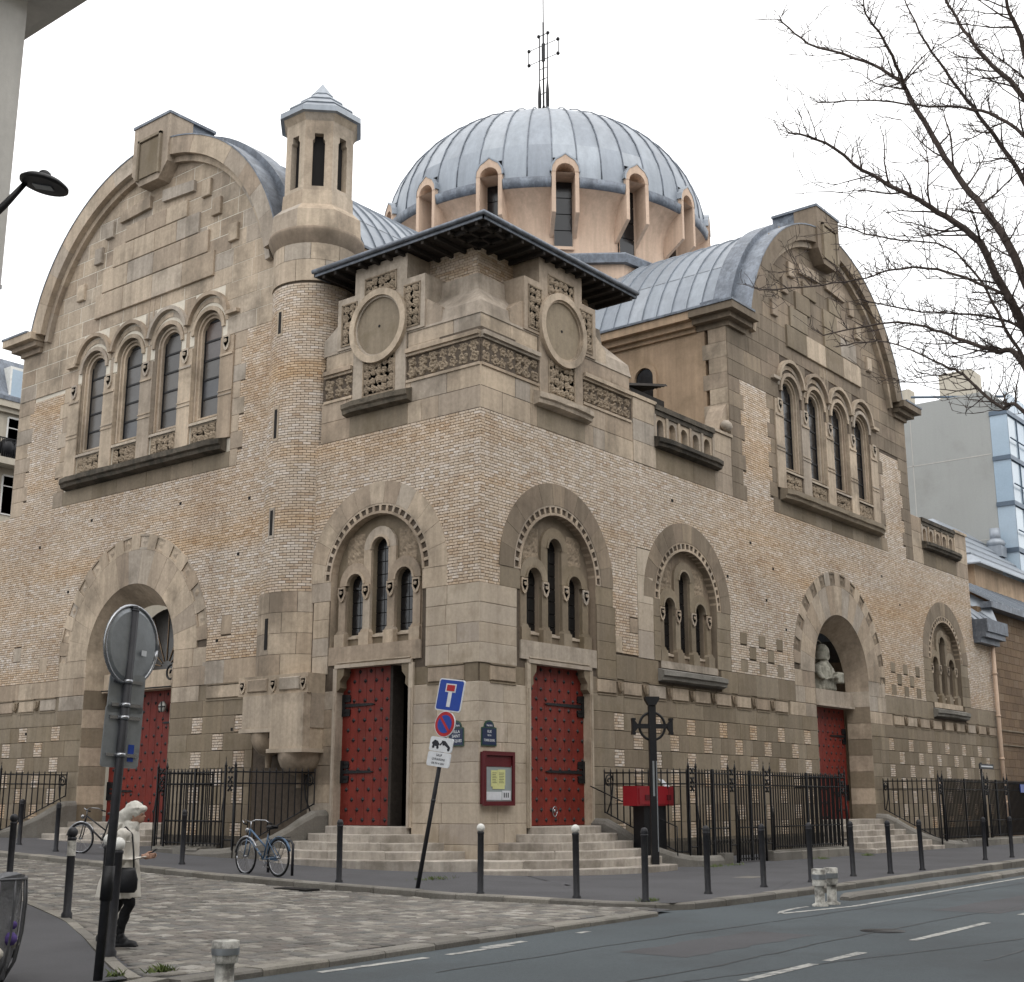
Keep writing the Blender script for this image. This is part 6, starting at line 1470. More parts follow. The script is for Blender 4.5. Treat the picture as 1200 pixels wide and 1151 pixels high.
for (fx, fy, fz, pt) in ((.06, -.09, .0, 0), (-.17, .09, .03, .45)):
    m = M(ptr); m.loft([((fx - .085, fy, fz + .05), .005, .03), ((fx - .07, fy, fz + .06), .03, .04), ((fx, fy, fz + .055), .05, .045), ((fx + .1, fy, fz + .04), .05, .045), ((fx + .17, fy, fz + .03), .03, .035)], 10)
    m.box(fx - .09, fx + .2, fy - .045, fy + .045, fz - .0, fz + .022); m.ball((fx - .01, fy, fz + .07), (.1, .048, .07), 10, 8); m.ball((fx + .1, fy, fz + .04), (.1, .048, .045), 10, 8); m.ball((fx - .02, fy, fz + .13), (.055, .052, .07), 10, 8)
    remesh(m.build('shoe', 'leather_black', t), .014, 2)
m = M(ptr)      # coat: hem to shoulders, back slightly rounded, both arms
m.loft([((-.05, 0, .58), .29, .25), ((-.04, 0, .72), .265, .24), ((-.03, 0, .9), .235, .225), ((-.02, 0, 1.02), .205, .205), ((-.02, 0, 1.14), .2, .205), ((-.02, 0, 1.26), .2, .215), ((.0, 0, 1.36), .165, .195), ((.05, 0, 1.42), .09, .13), ((.07, 0, 1.47), .07, .08)], 22)
for s in (-1, 1):
    m.loft([((.03, s * .17, 1.38), .075, .07), ((.0, s * .225, 1.28), .07, .065), ((.0, s * .24, 1.12), .062, .058), ((.03, s * .235, 1.05), .062, .06), ((.12, s * .19, 1.05), .055, .055), ((.2, s * .14, 1.07), .05, .05), ((.26, s * .1, 1.085), .048, .046)], 12)
    m.ball((.02, s * .2, 1.36), (.09, .08, .08), 10, 8); m.ball((.01, s * .238, 1.07), (.066, .062, .07), 10, 8)
folds(remesh(m.build('coat', 'coat', t), .014, 3), .009, 9, 3)
m = M(ptr)
for (a, b) in (((-.17, -.14, 1.27), (.12, -.215, 1.27)), ((-.02, -.235, .78), (.15, -.225, .77))): m.tube([a, ((a[0] + b[0]) / 2, -.225, a[2]), b], .008, 4)
m.build('coat_seam', 'scarf', t)
m = M(ptr)      # head: face turned down, continuous with the neck
m.loft([((.05, 0, 1.42), .05, .052), ((.09, 0, 1.5), .052, .052), ((.11, 0, 1.56), .06, .06)], 12)
m.ball((.12, 0, 1.61), (.095, .075, .115), 16, 12); m.ball((.17, 0, 1.565), (.055, .05, .07), 12, 8); m.ball((.195, 0, 1.53), (.025, .03, .025), 8, 6)
m.loft([((.19, 0, 1.63), .01, .012), ((.225, 0, 1.575), .022, .017), ((.2, 0, 1.565), .01, .012)], 8)
for s in (-1, 1): m.ball((.2, s * .035, 1.615), (.018, .018, .012), 8, 6); m.ball((.1, s * .076, 1.6), (.022, .012, .034), 8, 6)
m.ball((.215, 0, 1.548), (.012, .022, .008), 8, 6)
remesh(m.build('head', 'skin', t), .008, 1)
m = M(ptr)
for s in (-1, 1): m.ball((.214, s * .034, 1.612), (.008, .013, .006), 8, 5)
m.build('eyes', 'ink', t)
m = M(ptr); m.ball((.17, 0, 1.665), (.05, .068, .035), 10, 8); m.build('hair', 'hair_light', t)
m = M(ptr)      # headscarf: over the crown, gathered behind, ends hanging on the back
m.loft([((.2, 0, 1.66), .03, .07), ((.17, 0, 1.7), .08, .1), ((.1, 0, 1.69), .13, .115), ((.02, 0, 1.62), .14, .11), ((-.05, 0, 1.52), .12, .09), ((-.09, 0, 1.42), .09, .075), ((-.1, -.02, 1.3), .06, .06)], 18)
m.ball((.09, 0, 1.655), (.13, .108, .12), 16, 12); m.loft([((.03, 0, 1.4), .13, .13), ((.05, 0, 1.46), .12, .11), ((.06, 0, 1.52), .1, .095)], 16); m.ball((-.02, 0, 1.57), (.1, .09, .12), 12, 10); m.ball((.2, 0, 1.675), (.05, .085, .045), 12, 8)
m.loft([((-.06, -.06, 1.5), .05, .05), ((-.13, -.11, 1.38), .04, .05), ((-.16, -.12, 1.22), .03, .05), ((-.17, -.12, 1.05), .02, .05)], 10)
folds(remesh(m.build('headscarf', 'scarf', t), .011, 2), .006, 12, 7)
for s in (-1, 1):      # hands: palm, four bent fingers, thumb
    m = M(ptr); hx, hy, hz = .3, s * .075, 1.09
    m.ball((hx, hy, hz), (.05, .024, .038), 10, 8); m.tube([(hx - .06, hy + s * .012, hz), (hx - .01, hy, hz)], .026, 8)
    for k in range(4):
        dz = .024 - .016 * k; L = (.062, .07, .066, .052)[k]
        m.tube([(hx + .03, hy, hz + dz), (hx + .03 + L * .55, hy - s * .006, hz + dz + .006), (hx + .03 + L * .85, hy - s * .028, hz + dz + .004), (hx + .03 + L * .8, hy - s * .045, hz + dz)], [.0105, .01, .009, .007], 6)
    m.tube([(hx - .01, hy, hz + .025), (hx + .02, hy - s * .02, hz + .05), (hx + .05, hy - s * .035, hz + .056)], [.013, .011, .008], 6)
    m.build('hand', 'skin', t)
m = M(ptr); F_ = Matrix.Rotation(-.6, 3, 'Y')
vs = [tuple(Vector((.345, 0, 1.135)) + F_ @ Vector((a, b, c_))) for a in (-.075, .075) for b in (-.038, .038) for c_ in (-.005, .005)]
m.add(vs, [(0, 1, 3, 2), (4, 5, 7, 6), (0, 1, 5, 4), (2, 3, 7, 6), (0, 2, 6, 4), (1, 3, 7, 5)]); ph = m.build('phone', 'ink', None); tag(ph, 'dark phone held in both hands of the pedestrian', 'phone')
bag = M(ptr); bag.loft([((.13, -.27, .66), .1, .035), ((.13, -.27, .7), .13, .055), ((.13, -.27, .82), .135, .06), ((.12, -.26, .92), .11, .045), ((.12, -.255, .96), .1, .03)], 14)
bg_ = thing('shoulder_bag', 'black shoulder bag hanging at the pedestrian\'s side', 'bag', ptr((.13, -.27, .66)))
bag.build('bag_body', 'leather_black', bg_)
m = M(ptr); m.tube([(.03, -.25, .95), (-.02, -.245, 1.12), (-.03, -.2, 1.38), (.03, -.14, 1.455), (.12, -.13, 1.36), (.17, -.2, 1.15), (.2, -.25, .95)], .012, 5); m.build('strap', 'leather_black', bg_)
# ================================================================== LITTER BIN at the lower left
bx, by, bz = -18.12, -8.72, -.34
t = thing('litter_bin', 'wire-hoop litter bin with a clear bag full of rubbish at the lower left corner', 'litter bin', (bx, by, bz))
m = M(); n = 26
for i in range(n):
    pass
prof = [(.1, .12), (.24, .16), (.29, .4), (.31, .75), (.33, 1.08), (.36, 1.16)]
vs = []; fs = []
for (r, z) in prof:
    for i in range(n):
        a = 2 * pi * i / n; rr = r * (1 + .05 * sin(5 * a + z * 6) + .03 * sin(11 * a)); vs.append((bx + rr * cos(a), by + rr * sin(a), bz + z + (.02 * sin(4 * a) if z > 1 else 0)))
for k in range(len(prof) - 1):
    for i in range(n): fs.append((k * n + i, k * n + (i + 1) % n, (k + 1) * n + (i + 1) % n, (k + 1) * n + i))
m.add(vs, fs, smooth=True); m.build('bag', 'bag_film', t)
m = M()
for z, r in ((1.13, .37), (.1, .2)): m = M(); m.tube([(bx + r * cos(a), by + r * sin(a), bz + z) for a in [i * pi / 14 for i in range(29)]], .016, 6); m.build('hoop', 'bin_bars', t)
for i in range(14):
    a = i * pi / 7; m = M(); m.tube([(bx + r * cos(a), by + r * sin(a), bz + z) for r, z in ((.37, 1.13), (.385, .9), (.37, .6), (.32, .32), (.2, .1))], .013, 5); m.build('bar', 'bin_bars', t)
m = M(); m.tube([(bx, by, bz), (bx, by, bz + .12)], .07, 8); m.build('foot', 'bin_bars', t)
for k, (dx, dy, z, mt, s) in enumerate(((.12, -.22, .55, 'litter_purple', .09), (.2, -.16, .5, 'litter_white', .07), (-.02, -.26, .42, 'litter_white', .08), (.15, -.2, .68, 'litter_purple', .06), (.25, -.05, .4, 'leather_black', .08))):
    m = M(); m.ball((bx + dx * 1.12, by + dy * 1.12, bz + z), (s, s, s * .8), 7, 5); m.build('rubbish', mt, t)
# ================================================================== STREET LAMP
t = thing('street_lamp', 'oval black street lamp on a long bracket at the upper left', 'street lamp', (-17.6, -5.6, 8.2))
lc = Vector((-16.78, -6.3, 9.78)); ln = (RT * .9 + Vector((0, 0, -.18))).normalized()
m = M(); 
def el(p): return tuple(lc + RT * p[0] + FW * p[1] + Vector((0, 0, p[2] - .18 * p[0])))
mm = M(el); mm.lathe([(.0, .12), (.14, .1), (.26, .05), (.325, .0), (.325, -.03), (.29, -.045)], (0, 0), 26); mm.ball((0, 0, .13), (.09, .07, .07), 10, 6); mm.build('lamp_head', 'black_iron', t)
mm = M(el); mm.lathe([(.29, -.045), (.0, -.05)], (0, 0), 26); mm.build('underside', 'bollard_paint', t)
mm = M(el); mm.box(-.14, .12, -.07, .07, -.062, -.05); mm.build('led_panel', 'aluminium', t)
a0 = lc - RT * .25 + Vector((0, 0, .02)); m.tube([tuple(a0), tuple(a0 - RT * .25 + Vector((0, 0, -.32))), tuple(a0 - RT * 1.3 + Vector((0, 0, -1.5))), tuple(a0 - RT * 1.9 + Vector((0, 0, -3)))], [.035, .05, .06, .07], 10)
m.build('bracket_arm', 'black_iron', t)
# ================================================================== STATUE IN THE NICHE
sx, sy, sz = 21.9, 1.0, 5.72
t = thing('statue', 'pale stone bust of a bearded haloed saint in the niche above the door', 'statue', (sx, sy, sz))
m = M()
S_ = 1.0
def sv(p): return (sx + p[0], sy - p[1], sz + p[2])
m.tr = sv
m.loft([((0, 0, 0), .72, .4), ((0, 0, .35), .7, .42), ((0, 0, .7), .62, .4), ((.02, 0, .98), .5, .33), ((.04, .02, 1.12), .26, .22), ((.06, .04, 1.3), .15, .15)], 22)
for s in (-1, 1):
    m.loft([((s * .5, 0, .98), .16, .17), ((s * .66, .1, .7), .15, .16), ((s * .62, .3, .42), .14, .14), ((s * .35, .46, .42), .11, .11), ((s * .12, .52, .5), .08, .08)], 12)
    m.ball((s * .07, .55, .52), (.1, .08, .08), 10, 8)
    for k in range(4): m.tube([(s * .1, .56, .48 + .04 * k), (s * .02, .62, .49 + .04 * k)], .022, 6)
for k in range(9): a = -1.2 + k * .3; m.tube([(.55 * sin(a), .36 * cos(a), .9), (.7 * sin(a), .42 * cos(a), .05)], .045, 6)
m.ball((.1, .08, 1.52), (.19, .2, .26), 16, 12); m.ball((.22, .12, 1.36), (.12, .12, .17), 12, 10); m.ball((.3, .15, 1.5), (.05, .04, .07), 8, 6)
m.loft([((-.02, .0, 1.2), .3, .26), ((-.04, 0, 1.4), .26, .25), ((-.02, 0, 1.62), .25, .25), ((.02, .02, 1.78), .17, .18), ((.04, .02, 1.84), .06, .06)], 16)
m.box(.1, .62, .42, .62, .3, .72)
o = m.build('figure', 'statue_stone', t); remesh(o, .03, 2)
m = M(sv); m.tube([(-.02 + .42 * cos(a), -.12, 1.56 + .42 * sin(a)) for a in [i * pi / 16 for i in range(33)]], .03, 6); m.build('halo', 'statue_stone', t)
# ================================================================== TREE
t = thing('bare_tree', 'leafless street tree reaching in from the right with fine twigs against the sky', 'tree', (-9.5, -17.85, -.3))
LIMBS = [
 [(-10.33, -17.82, 5.1), (-10.88, -17.36, 7.46), (-10.85, -17.05, 8.27), (-10.68, -16.78, 8.76), (-10.67, -16.42, 9.51), (-10.7, -16.07, 10.41), (-10.6, -15.95, 10.64), (-10.65, -15.55, 11.04), (-10.74, -14.81, 11.55), (-10.88, -14.47, 11.98)],
 [(-10.7, -16.07, 10.41), (-11.12, -16.04, 10.83), (-11.45, -15.92, 11.19), (-11.64, -15.97, 11.5)],
 [(-10.29, -17.73, 4.73), (-11.75, -17.56, 6.51), (-11.95, -17.45, 6.9), (-12.13, -17.28, 7.47), (-12.23, -16.97, 7.84), (-12.41, -16.68, 8.1), (-12.55, -16.3, 8.41), (-12.77, -15.86, 8.87), (-12.97, -15.51, 9.03)],
 [(-10.4, -18.01, 5.85), (-11.6, -17.94, 8.33), (-11.92, -17.89, 9.69), (-12.11, -17.82, 10.15), (-12.27, -17.8, 10.59)],
 [(-11.97, -17.43, 6.9), (-11.89, -16.73, 7.38), (-11.83, -16.22, 7.55), (-11.67, -15.77, 7.61), (-11.53, -15.01, 7.74), (-11.41, -14.24, 7.92)],
 [(-10.28, -17.66, 4.54), (-9.91, -16.98, 6.73), (-9.86, -16.65, 6.99), (-9.75, -16.36, 7.17), (-9.66, -15.93, 7.46), (-9.7, -15.32, 7.73), (-9.73, -14.31, 7.77)],
 [(-10.19, -17.71, 4.36), (-10.8, -17.19, 5.87), (-10.69, -16.89, 6.02), (-10.63, -16.49, 6.51), (-10.53, -16.21, 6.73), (-10.45, -15.5, 7.21), (-10.45, -14.87, 7.3)],
 [(-10.45, -18.16, 6.41), (-10.44, -17.93, 8.8), (-10.5, -17.45, 9.91), (-10.53, -17.12, 10.43), (-10.55, -16.83, 11.04), (-10.59, -16.64, 11.53), (-10.59, -16.47, 11.97)],
 [(-10.34, -17.95, 5.48), (-10.17, -17.63, 7.56), (-10.12, -17.25, 9.01), (-10.19, -16.94, 9.72), (-10.27, -16.61, 10.41), (-10.47, -16.3, 11.11), (-10.56, -16.1, 11.77)],
 [(-9.96, -17.78, 3.79), (-10.5, -17.58, 5.91), (-10.77, -17.27, 6.83), (-10.73, -16.78, 7.17), (-10.81, -16.1, 7.36), (-10.93, -15.4, 7.66)],
 [(-10.64, -17.44, 6.0), (-10.85, -17.14, 6.78), (-10.9, -16.87, 7.52), (-10.94, -16.52, 8.04), (-11.05, -15.83, 8.31), (-11.08, -15.25, 8.63)],
 [(-10.41, -17.77, 8.31), (-10.6, -17.43, 9.34), (-10.61, -16.96, 9.84), (-10.65, -16.35, 10.1), (-10.78, -15.63, 10.38), (-10.94, -14.99, 10.51)]]
R0 = [.1, .045, .1, .09, .032, .08, .05, .085, .08, .05, .04, .05]
m = M(); m.tube([(-9.5, -17.85, -.35), (-9.55, -17.85, 1), (-9.7, -17.85, 2.6), (-9.95, -17.8, 3.8), (-10.3, -17.8, 5.0), (-10.4, -17.95, 6.2), (-10.45, -18.1, 8.5), (-10.3, -18.3, 12)], [.3, .22, .2, .18, .15, .12, .09, .03], 12); m.build('trunk', 'bark', t)
rs = random.Random(11)
tw = M(); ntw = [0]
def rv(s): return Vector((rs.uniform(-s, s), rs.uniform(-s, s), rs.uniform(-s, s)))
def twig(p, d, L, r, lev):
    if ntw[0] > 14000: return
    d = Vector(d)
    if d.z < -.25: d.z *= -.4; d.normalize()
    n = max(3, int(L / .13)); pts = [p]; q = Vector(p); dd = Vector(d)
    for i in range(n):
        dd = (dd + rv(.2) + Vector((0, 0, .03))).normalized(); q = q + dd * (L / n); pts.append(q.copy())
    tw.tube([tuple(x) for x in pts], [max(.0031, r * (1 - .7 * i / n)) for i in range(n + 1)], 4 if lev < 2 else 3, smooth=False, cap=False); ntw[0] += 1
    if lev >= 3: return
    for i in range(1, n + 1):
        k = 1 if lev else (1 if rs.random() < .8 else 0)
        if rs.random() < (.75 if lev < 2 else .6):
            a = dd.orthogonal().normalized(); a.rotate(Matrix.Rotation(rs.uniform(0, 2 * pi), 3, dd)); nd = (dd * rs.uniform(.4, .9) + a * rs.uniform(.5, .95)).normalized()
            LL = (L * rs.uniform(.25, .6)) if lev < 1 else rs.uniform(.06, .28)
            twig(pts[i], nd, LL, max(.005, r * .55), lev + 1 if LL > .2 else 3)
for li, (L, r0_) in enumerate(zip(LIMBS, R0)):
    P = [Vector(p) for p in L]; sm = []
    for i in range(len(P) - 1):                                     # Catmull-Rom through the limb's points
        p0, p1, p2, p3 = P[max(0, i - 1)], P[i], P[i + 1], P[min(len(P) - 1, i + 2)]
        for k in range(5):
            s = k / 5; sm.append(.5 * ((2 * p1) + (p2 - p0) * s + (2 * p0 - 5 * p1 + 4 * p2 - p3) * s * s + (3 * p1 - p0 - 3 * p2 + p3) * s ** 3) + rv(.012))
    sm.append(P[-1]); n = len(sm)
    m = M(); rr = [max(.009, r0_ * .55 * (1 - .85 * i / n)) for i in range(n)]; m.tube([tuple(x) for x in sm], rr, 7); m.build('limb', 'bark', t)
    for i in range(5, n):
        if rs.random() < .95:
            d = (sm[i] - sm[i - 1]).normalized(); a = d.orthogonal().normalized(); a.rotate(Matrix.Rotation(rs.uniform(0, 2 * pi), 3, d))
            twig(sm[i], (d * .55 + a * .75).normalized(), rs.uniform(.3, 1.25) * (1 - .6 * i / n), max(.006, min(.013, rr[i] * .5)), 0)
        for _ in range(2):
            d = (sm[i] - sm[i - 1]).normalized(); a = d.orthogonal().normalized(); a.rotate(Matrix.Rotation(rs.uniform(0, 2 * pi), 3, d)); twig(sm[i], (d * .4 + a).normalized(), rs.uniform(.08, .25), .007, 2)
tw.build('twigs', 'bark', t)['kind'] = 'stuff'
# ================================================================== WEEDS
def weeds(x, y, n, s, lab):
    z = gz(y); m = M()
    for i in range(n):
        a = U(0, 2 * pi); r = U(0, s); bx_, by_ = x + r * cos(a), y + r * sin(a) * .5; h = U(.02, .09); l = U(-.05, .05); l2 = U(-.06, .06); w_ = U(.006, .016)
        m.add([(bx_ - w_, by_, z), (bx_ + w_, by_, z), (bx_ + l + w_ * .5, by_ + l2, z + h * .7), (bx_ + l * 1.6, by_ + l2 * 1.6, z + h)], [(0, 1, 2), (0, 2, 3)])
    o = m.build('weeds', 'weed', None); o['kind'] = 'stuff'; tag(o, lab, 'weeds')
weeds(-4.75, -8.05, 90, .35, 'weeds around the foot of the bollard at the kerb corner')
weeds(-17.05, -9.45, 40, .13, 'weeds around the foot of the near sign pole'); weeds(-16.5, -9.5, 90, .2, 'tuft of grass on the kerb right of the near sign pole')
weeds(7.0, -2.65, 120, .6, 'weeds below the ramp end block'); weeds(13.4, -2.7, 110, .45, 'weeds at the low wall under the railing corner'); weeds(16.8, -2.7, 160, .35, 'weed clump between the railing corner and the niche steps'); weeds(-3.0, -1.2, 90, .8, 'thin weeds along the foot of the corner steps'); weeds(8.0, -2.6, 60, .5, 'sparse weeds by the railing gate')
# ================================================================== NEIGHBOURING BUILDINGS
def window_grid(par, tr, us, zs, w, h, out, fr='white_paint', gl='dark_glass', depth=.12, shutters=False):
    for z in zs:
        for u in us:
            m = M(tr); m.box(u - w / 2, u + w / 2, out - depth, out - depth + .01, z, z + h); o = m.build('window', gl, par)
            m = M(tr)
            for (a, b, c_, d_) in ((u - w / 2 - .06, u - w / 2 + .03, z, z + h), (u + w / 2 - .03, u + w / 2 + .06, z, z + h), (u - .035, u + .035, z, z + h), (u - w / 2, u + w / 2, z + h - .04, z + h + .06), (u - w / 2, u + w / 2, z - .02, z + .05), (u - w / 2, u + w / 2, z + h * .72, z + h * .72 + .05)): m.box(a, b, out - depth, out + .02, c_, d_)
            m.build('frame', fr, o)
# plain grey corner building across the side street (upper left)
t = thing('grey_building', 'plain grey rendered corner building at the upper left with a projecting cornice', 'building', (-20, 0, 0))
m = M(); m.box(-34, -16.22, -4.4, 12, -.6, 14.0); m.build('wall', 'render_grey', t)
m = M(); m.box(-34.5, -15.35, -5.3, 12.5, 14.05, 14.35); m.box(-34.2, -15.75, -4.9, 12.2, 13.75, 14.05); m.build('cornice', 'render_grey', t)
m = M(); m.box(-34, -16.21, -4.42, -4.4, 8.9, 8.96); m.build('joint_line', 'concrete_grey', t)
window_grid(t, TR, [-19, -22, -25, -28, -31], [3.9, 7.2, 10.3], 1.2, 1.9, 4.46, depth=.04)
# the apartment house beyond the church on the side street
t = thing('apartment_house', 'pale apartment house with mansard windows and a black balcony at the far left edge', 'building', (9, 42, .5))
tl = lambda p: (p[0], 42 - p[1], p[2])
m = M(tl); m.box(-12, 30, -9, 0, -.6, 21.9); m.build('wall', 'haussmann_stone', t)
m = M(tl); m.box(-12, 30, -9, .45, 22.15, 22.5); m.box(-12, 30, -9, .25, 21.9, 22.15); m.build('cornice', 'haussmann_stone', t)
m = M(tl); m.add([(-12, .1, 22.7), (30, .1, 22.7), (30, -1.0, 25.2), (-12, -1.0, 25.2), (-12, -9, 25.8), (30, -9, 25.8)], [(0, 1, 2, 3), (3, 2, 5, 4)]); m.box(-12, 30, .05, .5, 22.5, 22.72); m.build('mansard_roof', 'lead', t)
for i in range(14):
    u = -10.9 + 2.75 * i; m = M(tl); m.box(u - .75, u + .75, -1.0, -.02, 22.72, 24.6); o = m.build('dormer', 'white_paint', t)
    for e in (-.33, .33): m = M(tl); m.box(u + e - .3, u + e + .3, -.02, -.01, 22.9, 24.45); m.build('pane', 'curtain_glass', o)
window_grid(t, tl, [-10.9 + 2.75 * i for i in range(14)], [19.6, 16.4, 13.2, 10, 6.8, 3.6], 1.3, 2.1, .03, depth=.04, gl='dark_glass')
bal = M(tl); bal.box(-12, 30, 0, .95, 18.9, 19.25); bal.build('balcony_slab', 'haussmann_stone', t)
m = M(tl)
for i in range(240): m.box(-6 + i * .12, -5.97 + i * .12, .88, .91, 19.25, 20.25)
m.box(-6, 24, .87, .93, 20.25, 20.31); m.build('balcony_railing', 'black_iron', t)
for k in range(9): m = M(tl); m.ball((7.6 + k * .8 + U(-.2, .2), .7, 19.8), (.5, .3, U(.4, .6)), 8, 6); m.build('balcony_planting', 'leather_black', t)
# modern block beyond the church on the right
t = thing('modern_building', 'modern block with blank grey concrete side and glazed street front, right of the church', 'building', (60, 8, 0))
X0, Y0 = 60.0, 6.1; nf = 6
m = M(); m.box(X0, 100, Y0, 32, -.6, 28.4); m.build('wall', 'concrete_grey', t)
for z in (6, 12, 18.3, 24): m = M(); m.box(X0 - .012, X0, Y0 + .1, 32, z, z + .06); m.build('panel_joint', 'render_grey', t)
for y_ in (11.5, 17, 23): m = M(); m.box(X0 - .012, X0, y_, y_ + .06, -.5, 28.3); m.build('panel_joint', 'render_grey', t)
for k in range(9):
    z0 = 26.6 - k * 3.1
    m = M(); m.box(X0 - .1, 100, Y0 - 1.2, Y0, z0, z0 + .3); m.build('floor_slab', 'steel_frame', t)
    m = M(); m.box(X0 - .02, X0 + .1, Y0 - 1.15, Y0 - .02, z0 - 2.8, z0); m.build('side_glass', 'curtain_glass', t)
    for i in range(14):
        x0 = X0 + .05 + i * 1.9; m = M(); m.box(x0, x0 + 1.84, Y0 - 1.08, Y0 - 1.04, z0 - 2.78, z0 - .05); m.build('pane', 'curtain_glass', t)
        m = M(); m.box(x0 - .05, x0, Y0 - 1.16, Y0 - 1.0, z0 - 2.8, z0); m.build('mullion', 'steel_frame', t)
    m = M(); m.tube([(X0 - .1, Y0 - 1.3, z0 - 1.7), (100, Y0 - 1.3, z0 - 1.7)], .05, 5); m.build('guard_rail', 'steel_frame', t)
m = M()
for i in range(14): m.box(X0 + i * 1.9, X0 + i * 1.9 + 1.82, Y0 - 1.1, Y0 - 1.06, 26.9, 28.2)
m.build('parapet_glass', 'curtain_glass', t)
m = M(); 
for k in range(5): m.tube([(X0 + 2 + k * 5, Y0 - 1, 28.3), (X0 + 2 + k * 5, Y0 + 6, 29.6)], .09, 4)
m.build('roof_frame', 'steel_frame', t)
for (a, b, c_, d_, h) in ((62.5, 64.5, 7.9, 10.2, 31.0), (62.5, 63.5, 12.4, 13.3, 30.4), (64, 68, 15, 19, 29.8), (62.3, 63, 16.5, 18.5, 29.6)): m = M(); m.box(a, b, c_, d_, 28.4, h); m.build('rooftop_volume', 'haussmann_stone', t)
m = M()
for (x_, y_, h) in ((61.4, 16.6, 1.6), (61.4, 17.4, 1.1)): m.tube([(x_, y_, 28.4), (x_, y_, 28.4 + h)], .25, 8)
m.tube([(61.2, 15, 30.2), (61.2, 20, 30.2)], .05, 4); m.build('roof_vent', 'steel_frame', t)
# low annex at the right edge
t = thing('annex_building', 'low brown brick annex with a standing-seam roof and small pavilion at the right edge', 'building', (45, 4, 0))
bl = []; bricks(bl, 38.45, 50, -.5, 8.55, [], 0); m = M(lambda p: (p[0], .5 - p[1], p[2]))
m.box(38.45, 62, -12, -.03, -.6, 10.9); m.build('wall', 'annex_brick', t)
i = 0
m = M(lambda p: (p[0], .5 - p[1], p[2])); z = -.4; k = 0
while z < 10.6:
    u = 38.45 + (k % 2) * .4
    while u < 49: m.pillow(u, u + .79, z, z + .39, -.03, .004, .01); u += .8
    z += .4; k += 1
m.build('ashlar', 'annex_brick', t)['kind'] = 'stuff'
m = M(lambda p: (p[0], .5 - p[1], p[2])); m.box(38.5, 60, 0, .06, 4.95, 5.02); m.box(38.5, 60, 0, .06, 4.25, 4.3); m.build('string_course', 'limestone_tan', t)
m = M(); m.box(38.9, 60, -.05, .5, 10.85, 11.15); m.build('gutter', 'lead', t)
m = M(); m.add([(38.9, 0, 11.15), (60, 0, 11.15), (60, 4.2, 13.6), (38.9, 4.2, 13.6), (38.5, 1.2, 11.9)], [(0, 1, 2, 3)]); m.build('roof', 'zinc', t)
for i in range(26): u = 38.7 + i * .85; m = M(); m.add([(u + .2, 0, 11.22), (u + .26, 0, 11.22), (u + .26, 4.2, 13.67), (u + .2, 4.2, 13.67), (u + .2, 0, 11.15), (u + .26, 0, 11.15), (u + .26, 4.2, 13.6), (u + .2, 4.2, 13.6)], [(0, 1, 2, 3), (0, 3, 7, 4), (1, 2, 6, 5), (0, 1, 5, 4)]); m.build('standing_seam', 'zinc', t)
m = M(); m.add([(36.2, .6, 9.97), (38.9, -.3, 9.97), (39.3, .2, 11.1), (38.9, 4.2, 13.6), (36.2, 4.2, 13.4)], [(0, 1, 2, 3, 4)]); m.build('corner_roof', 'zinc', t)
for i in range(6): s = i / 5; m = M(); m.tube([(36.3 + 2.5 * s, .55 - .8 * s, 10.02), (36.3 + 2.55 * s, 4.2, 13.45 + .15 * s)], .04, 4); m.build('standing_seam', 'zinc', t)
m = M(); m.box(49.2, 62, 4.2, 14, 13.3, 14.9); m.build('pavilion_wall', 'stucco_ochre', t)
m = M(); ap_ = (53, 8, 17.2)
for k, (e, z) in enumerate(((.6, 14.9), (-.2, 15.65), (-1.0, 16.4), (-1.8, 17.15), (-2.6, 17.9))):
    x0, x1, y0, y1 = 49.2 - e, 62 + e, 4.2 - e, 14 + e; e2 = e - .9; X0_, X1_, Y0_, Y1_ = 49.2 - e2, 62 + e2, 4.2 - e2, 14 + e2
    m.add([(x0, y0, z), (x1, y0, z), (x1, y1, z), (x0, y1, z), (X0_, Y0_, z + .72), (X1_, Y0_, z + .72), (X1_, Y1_, z + .72), (X0_, Y1_, z + .72), (x0, y0, z - .08), (x1, y0, z - .08), (x1, y1, z - .08), (x0, y1, z - .08)], [(0, 1, 5, 4), (1, 2, 6, 5), (2, 3, 7, 6), (3, 0, 4, 7), (0, 1, 9, 8), (3, 0, 8, 11)])
m.build('pavilion_roof', 'zinc', t)
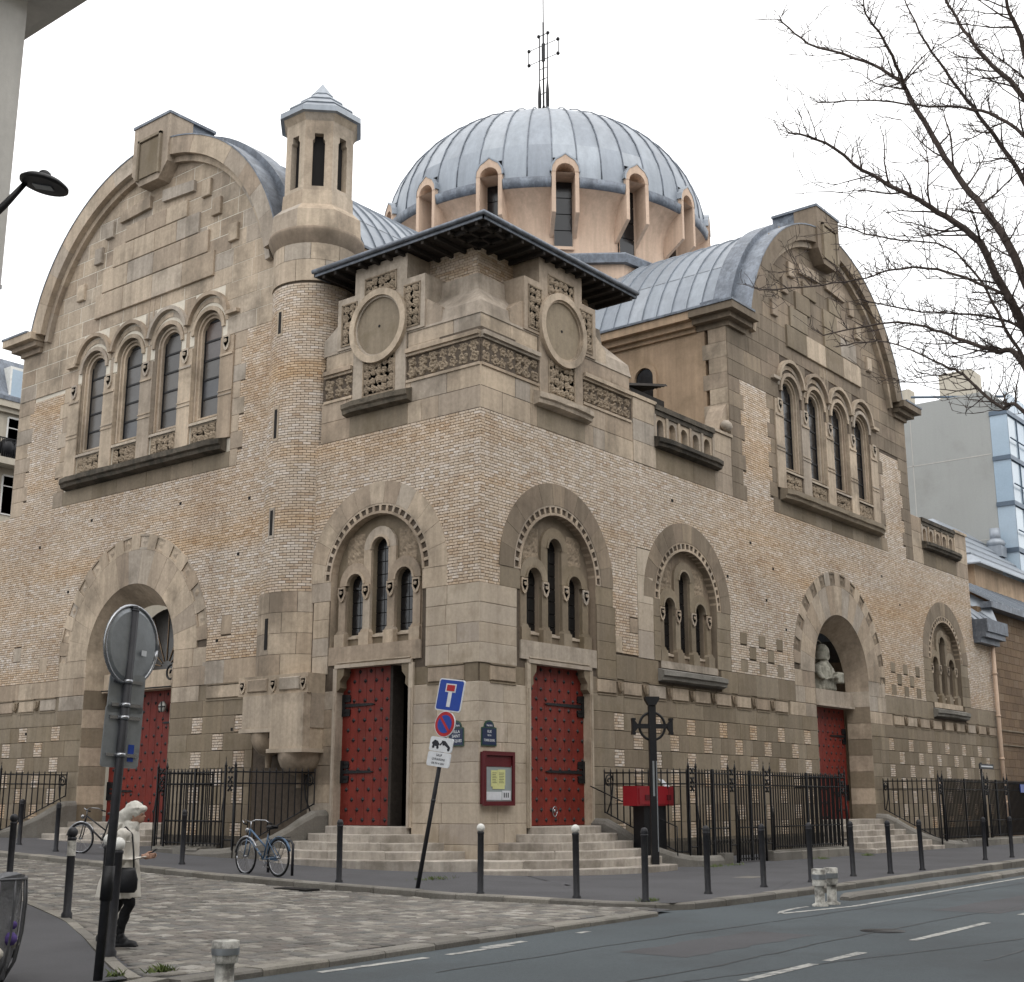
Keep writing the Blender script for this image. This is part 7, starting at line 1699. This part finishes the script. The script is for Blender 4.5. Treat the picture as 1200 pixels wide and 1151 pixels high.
m = M(); m.box(58.6, 59.6, 5.6, 6.6, 16.9, 17.6); m.ball((59.1, 6.1, 17.8), (.6, .6, .4), 10, 6); m.tube([(59.1, 6.1, 17.9), (59.1, 6.1, 18.8)], .35, 8); m.build('roof_finial', 'zinc', t)
# small direction sign behind the far railing, and a blue plate
t = thing('direction_sign', 'small dark arrow-shaped direction sign on a pole behind the far right railing', 'road sign', (28.6, -2.6, -.2))
m = M(); m.tube([(28.35, -2.6, -.2), (28.35, -2.6, 3.1)], .05, 8); m.build('pole', 'black_iron', t); m = M(); m.box(28.0, 29.6, -2.68, -2.64, 2.85, 3.05); m.build('arm', 'bollard_paint', t); m = M(); m.box(28.15, 29.45, -2.69, -2.68, 2.92, 2.98); m.build('text_strip', 'sign_white', t)
t = thing('blue_plate', 'small blue plate on the railing at the right edge', 'sign', (33.5, -2.25, 1.9)); m = M(); m.box(33.9, 34.9, -2.3, -2.27, 1.95, 2.3); m.build('plate', 'sign_blue', t)
# houses on the opposite side of the avenue and behind the camera: they shade the street
def house(x0, x1, y0, y1, h, tr, us, lab, out):
    t = thing('town_house', lab, 'building', ((x0 + x1) / 2, (y0 + y1) / 2, 0))
    m = M(); m.box(x0, x1, y0, y1, -.6, h); m.build('wall', 'haussmann_stone', t)
    m = M(); m.box(x0 + .6, x1 - .6, y0 + .6, y1 - .6, h, h + 3); m.build('mansard_roof', 'lead', t)
    m = M(); m.box(x0 - .3, x1 + .3, y0 - .3, y1 + .3, h - .3, h); m.build('cornice', 'haussmann_stone', t)
    window_grid(t, tr, us, [z for z in (3.6, 6.8, 10, 13.2, 16.2) if z < h - 2.4], 1.2, 2.0, out, depth=.03)
SB = lambda p: (p[0], p[1], p[2])
for k in range(7):
    x0 = -62 + k * 18
    house(x0, x0 + 17.8, -38, -24.2, (19, 17, 20, 18, 19, 17, 20)[k], SB, [x0 + 2 + 2.8 * i for i in range(6)], 'pale apartment house on the opposite side of the avenue, house %s from the west' % ('one', 'two', 'three', 'four', 'five', 'six', 'seven')[k], -24.18)
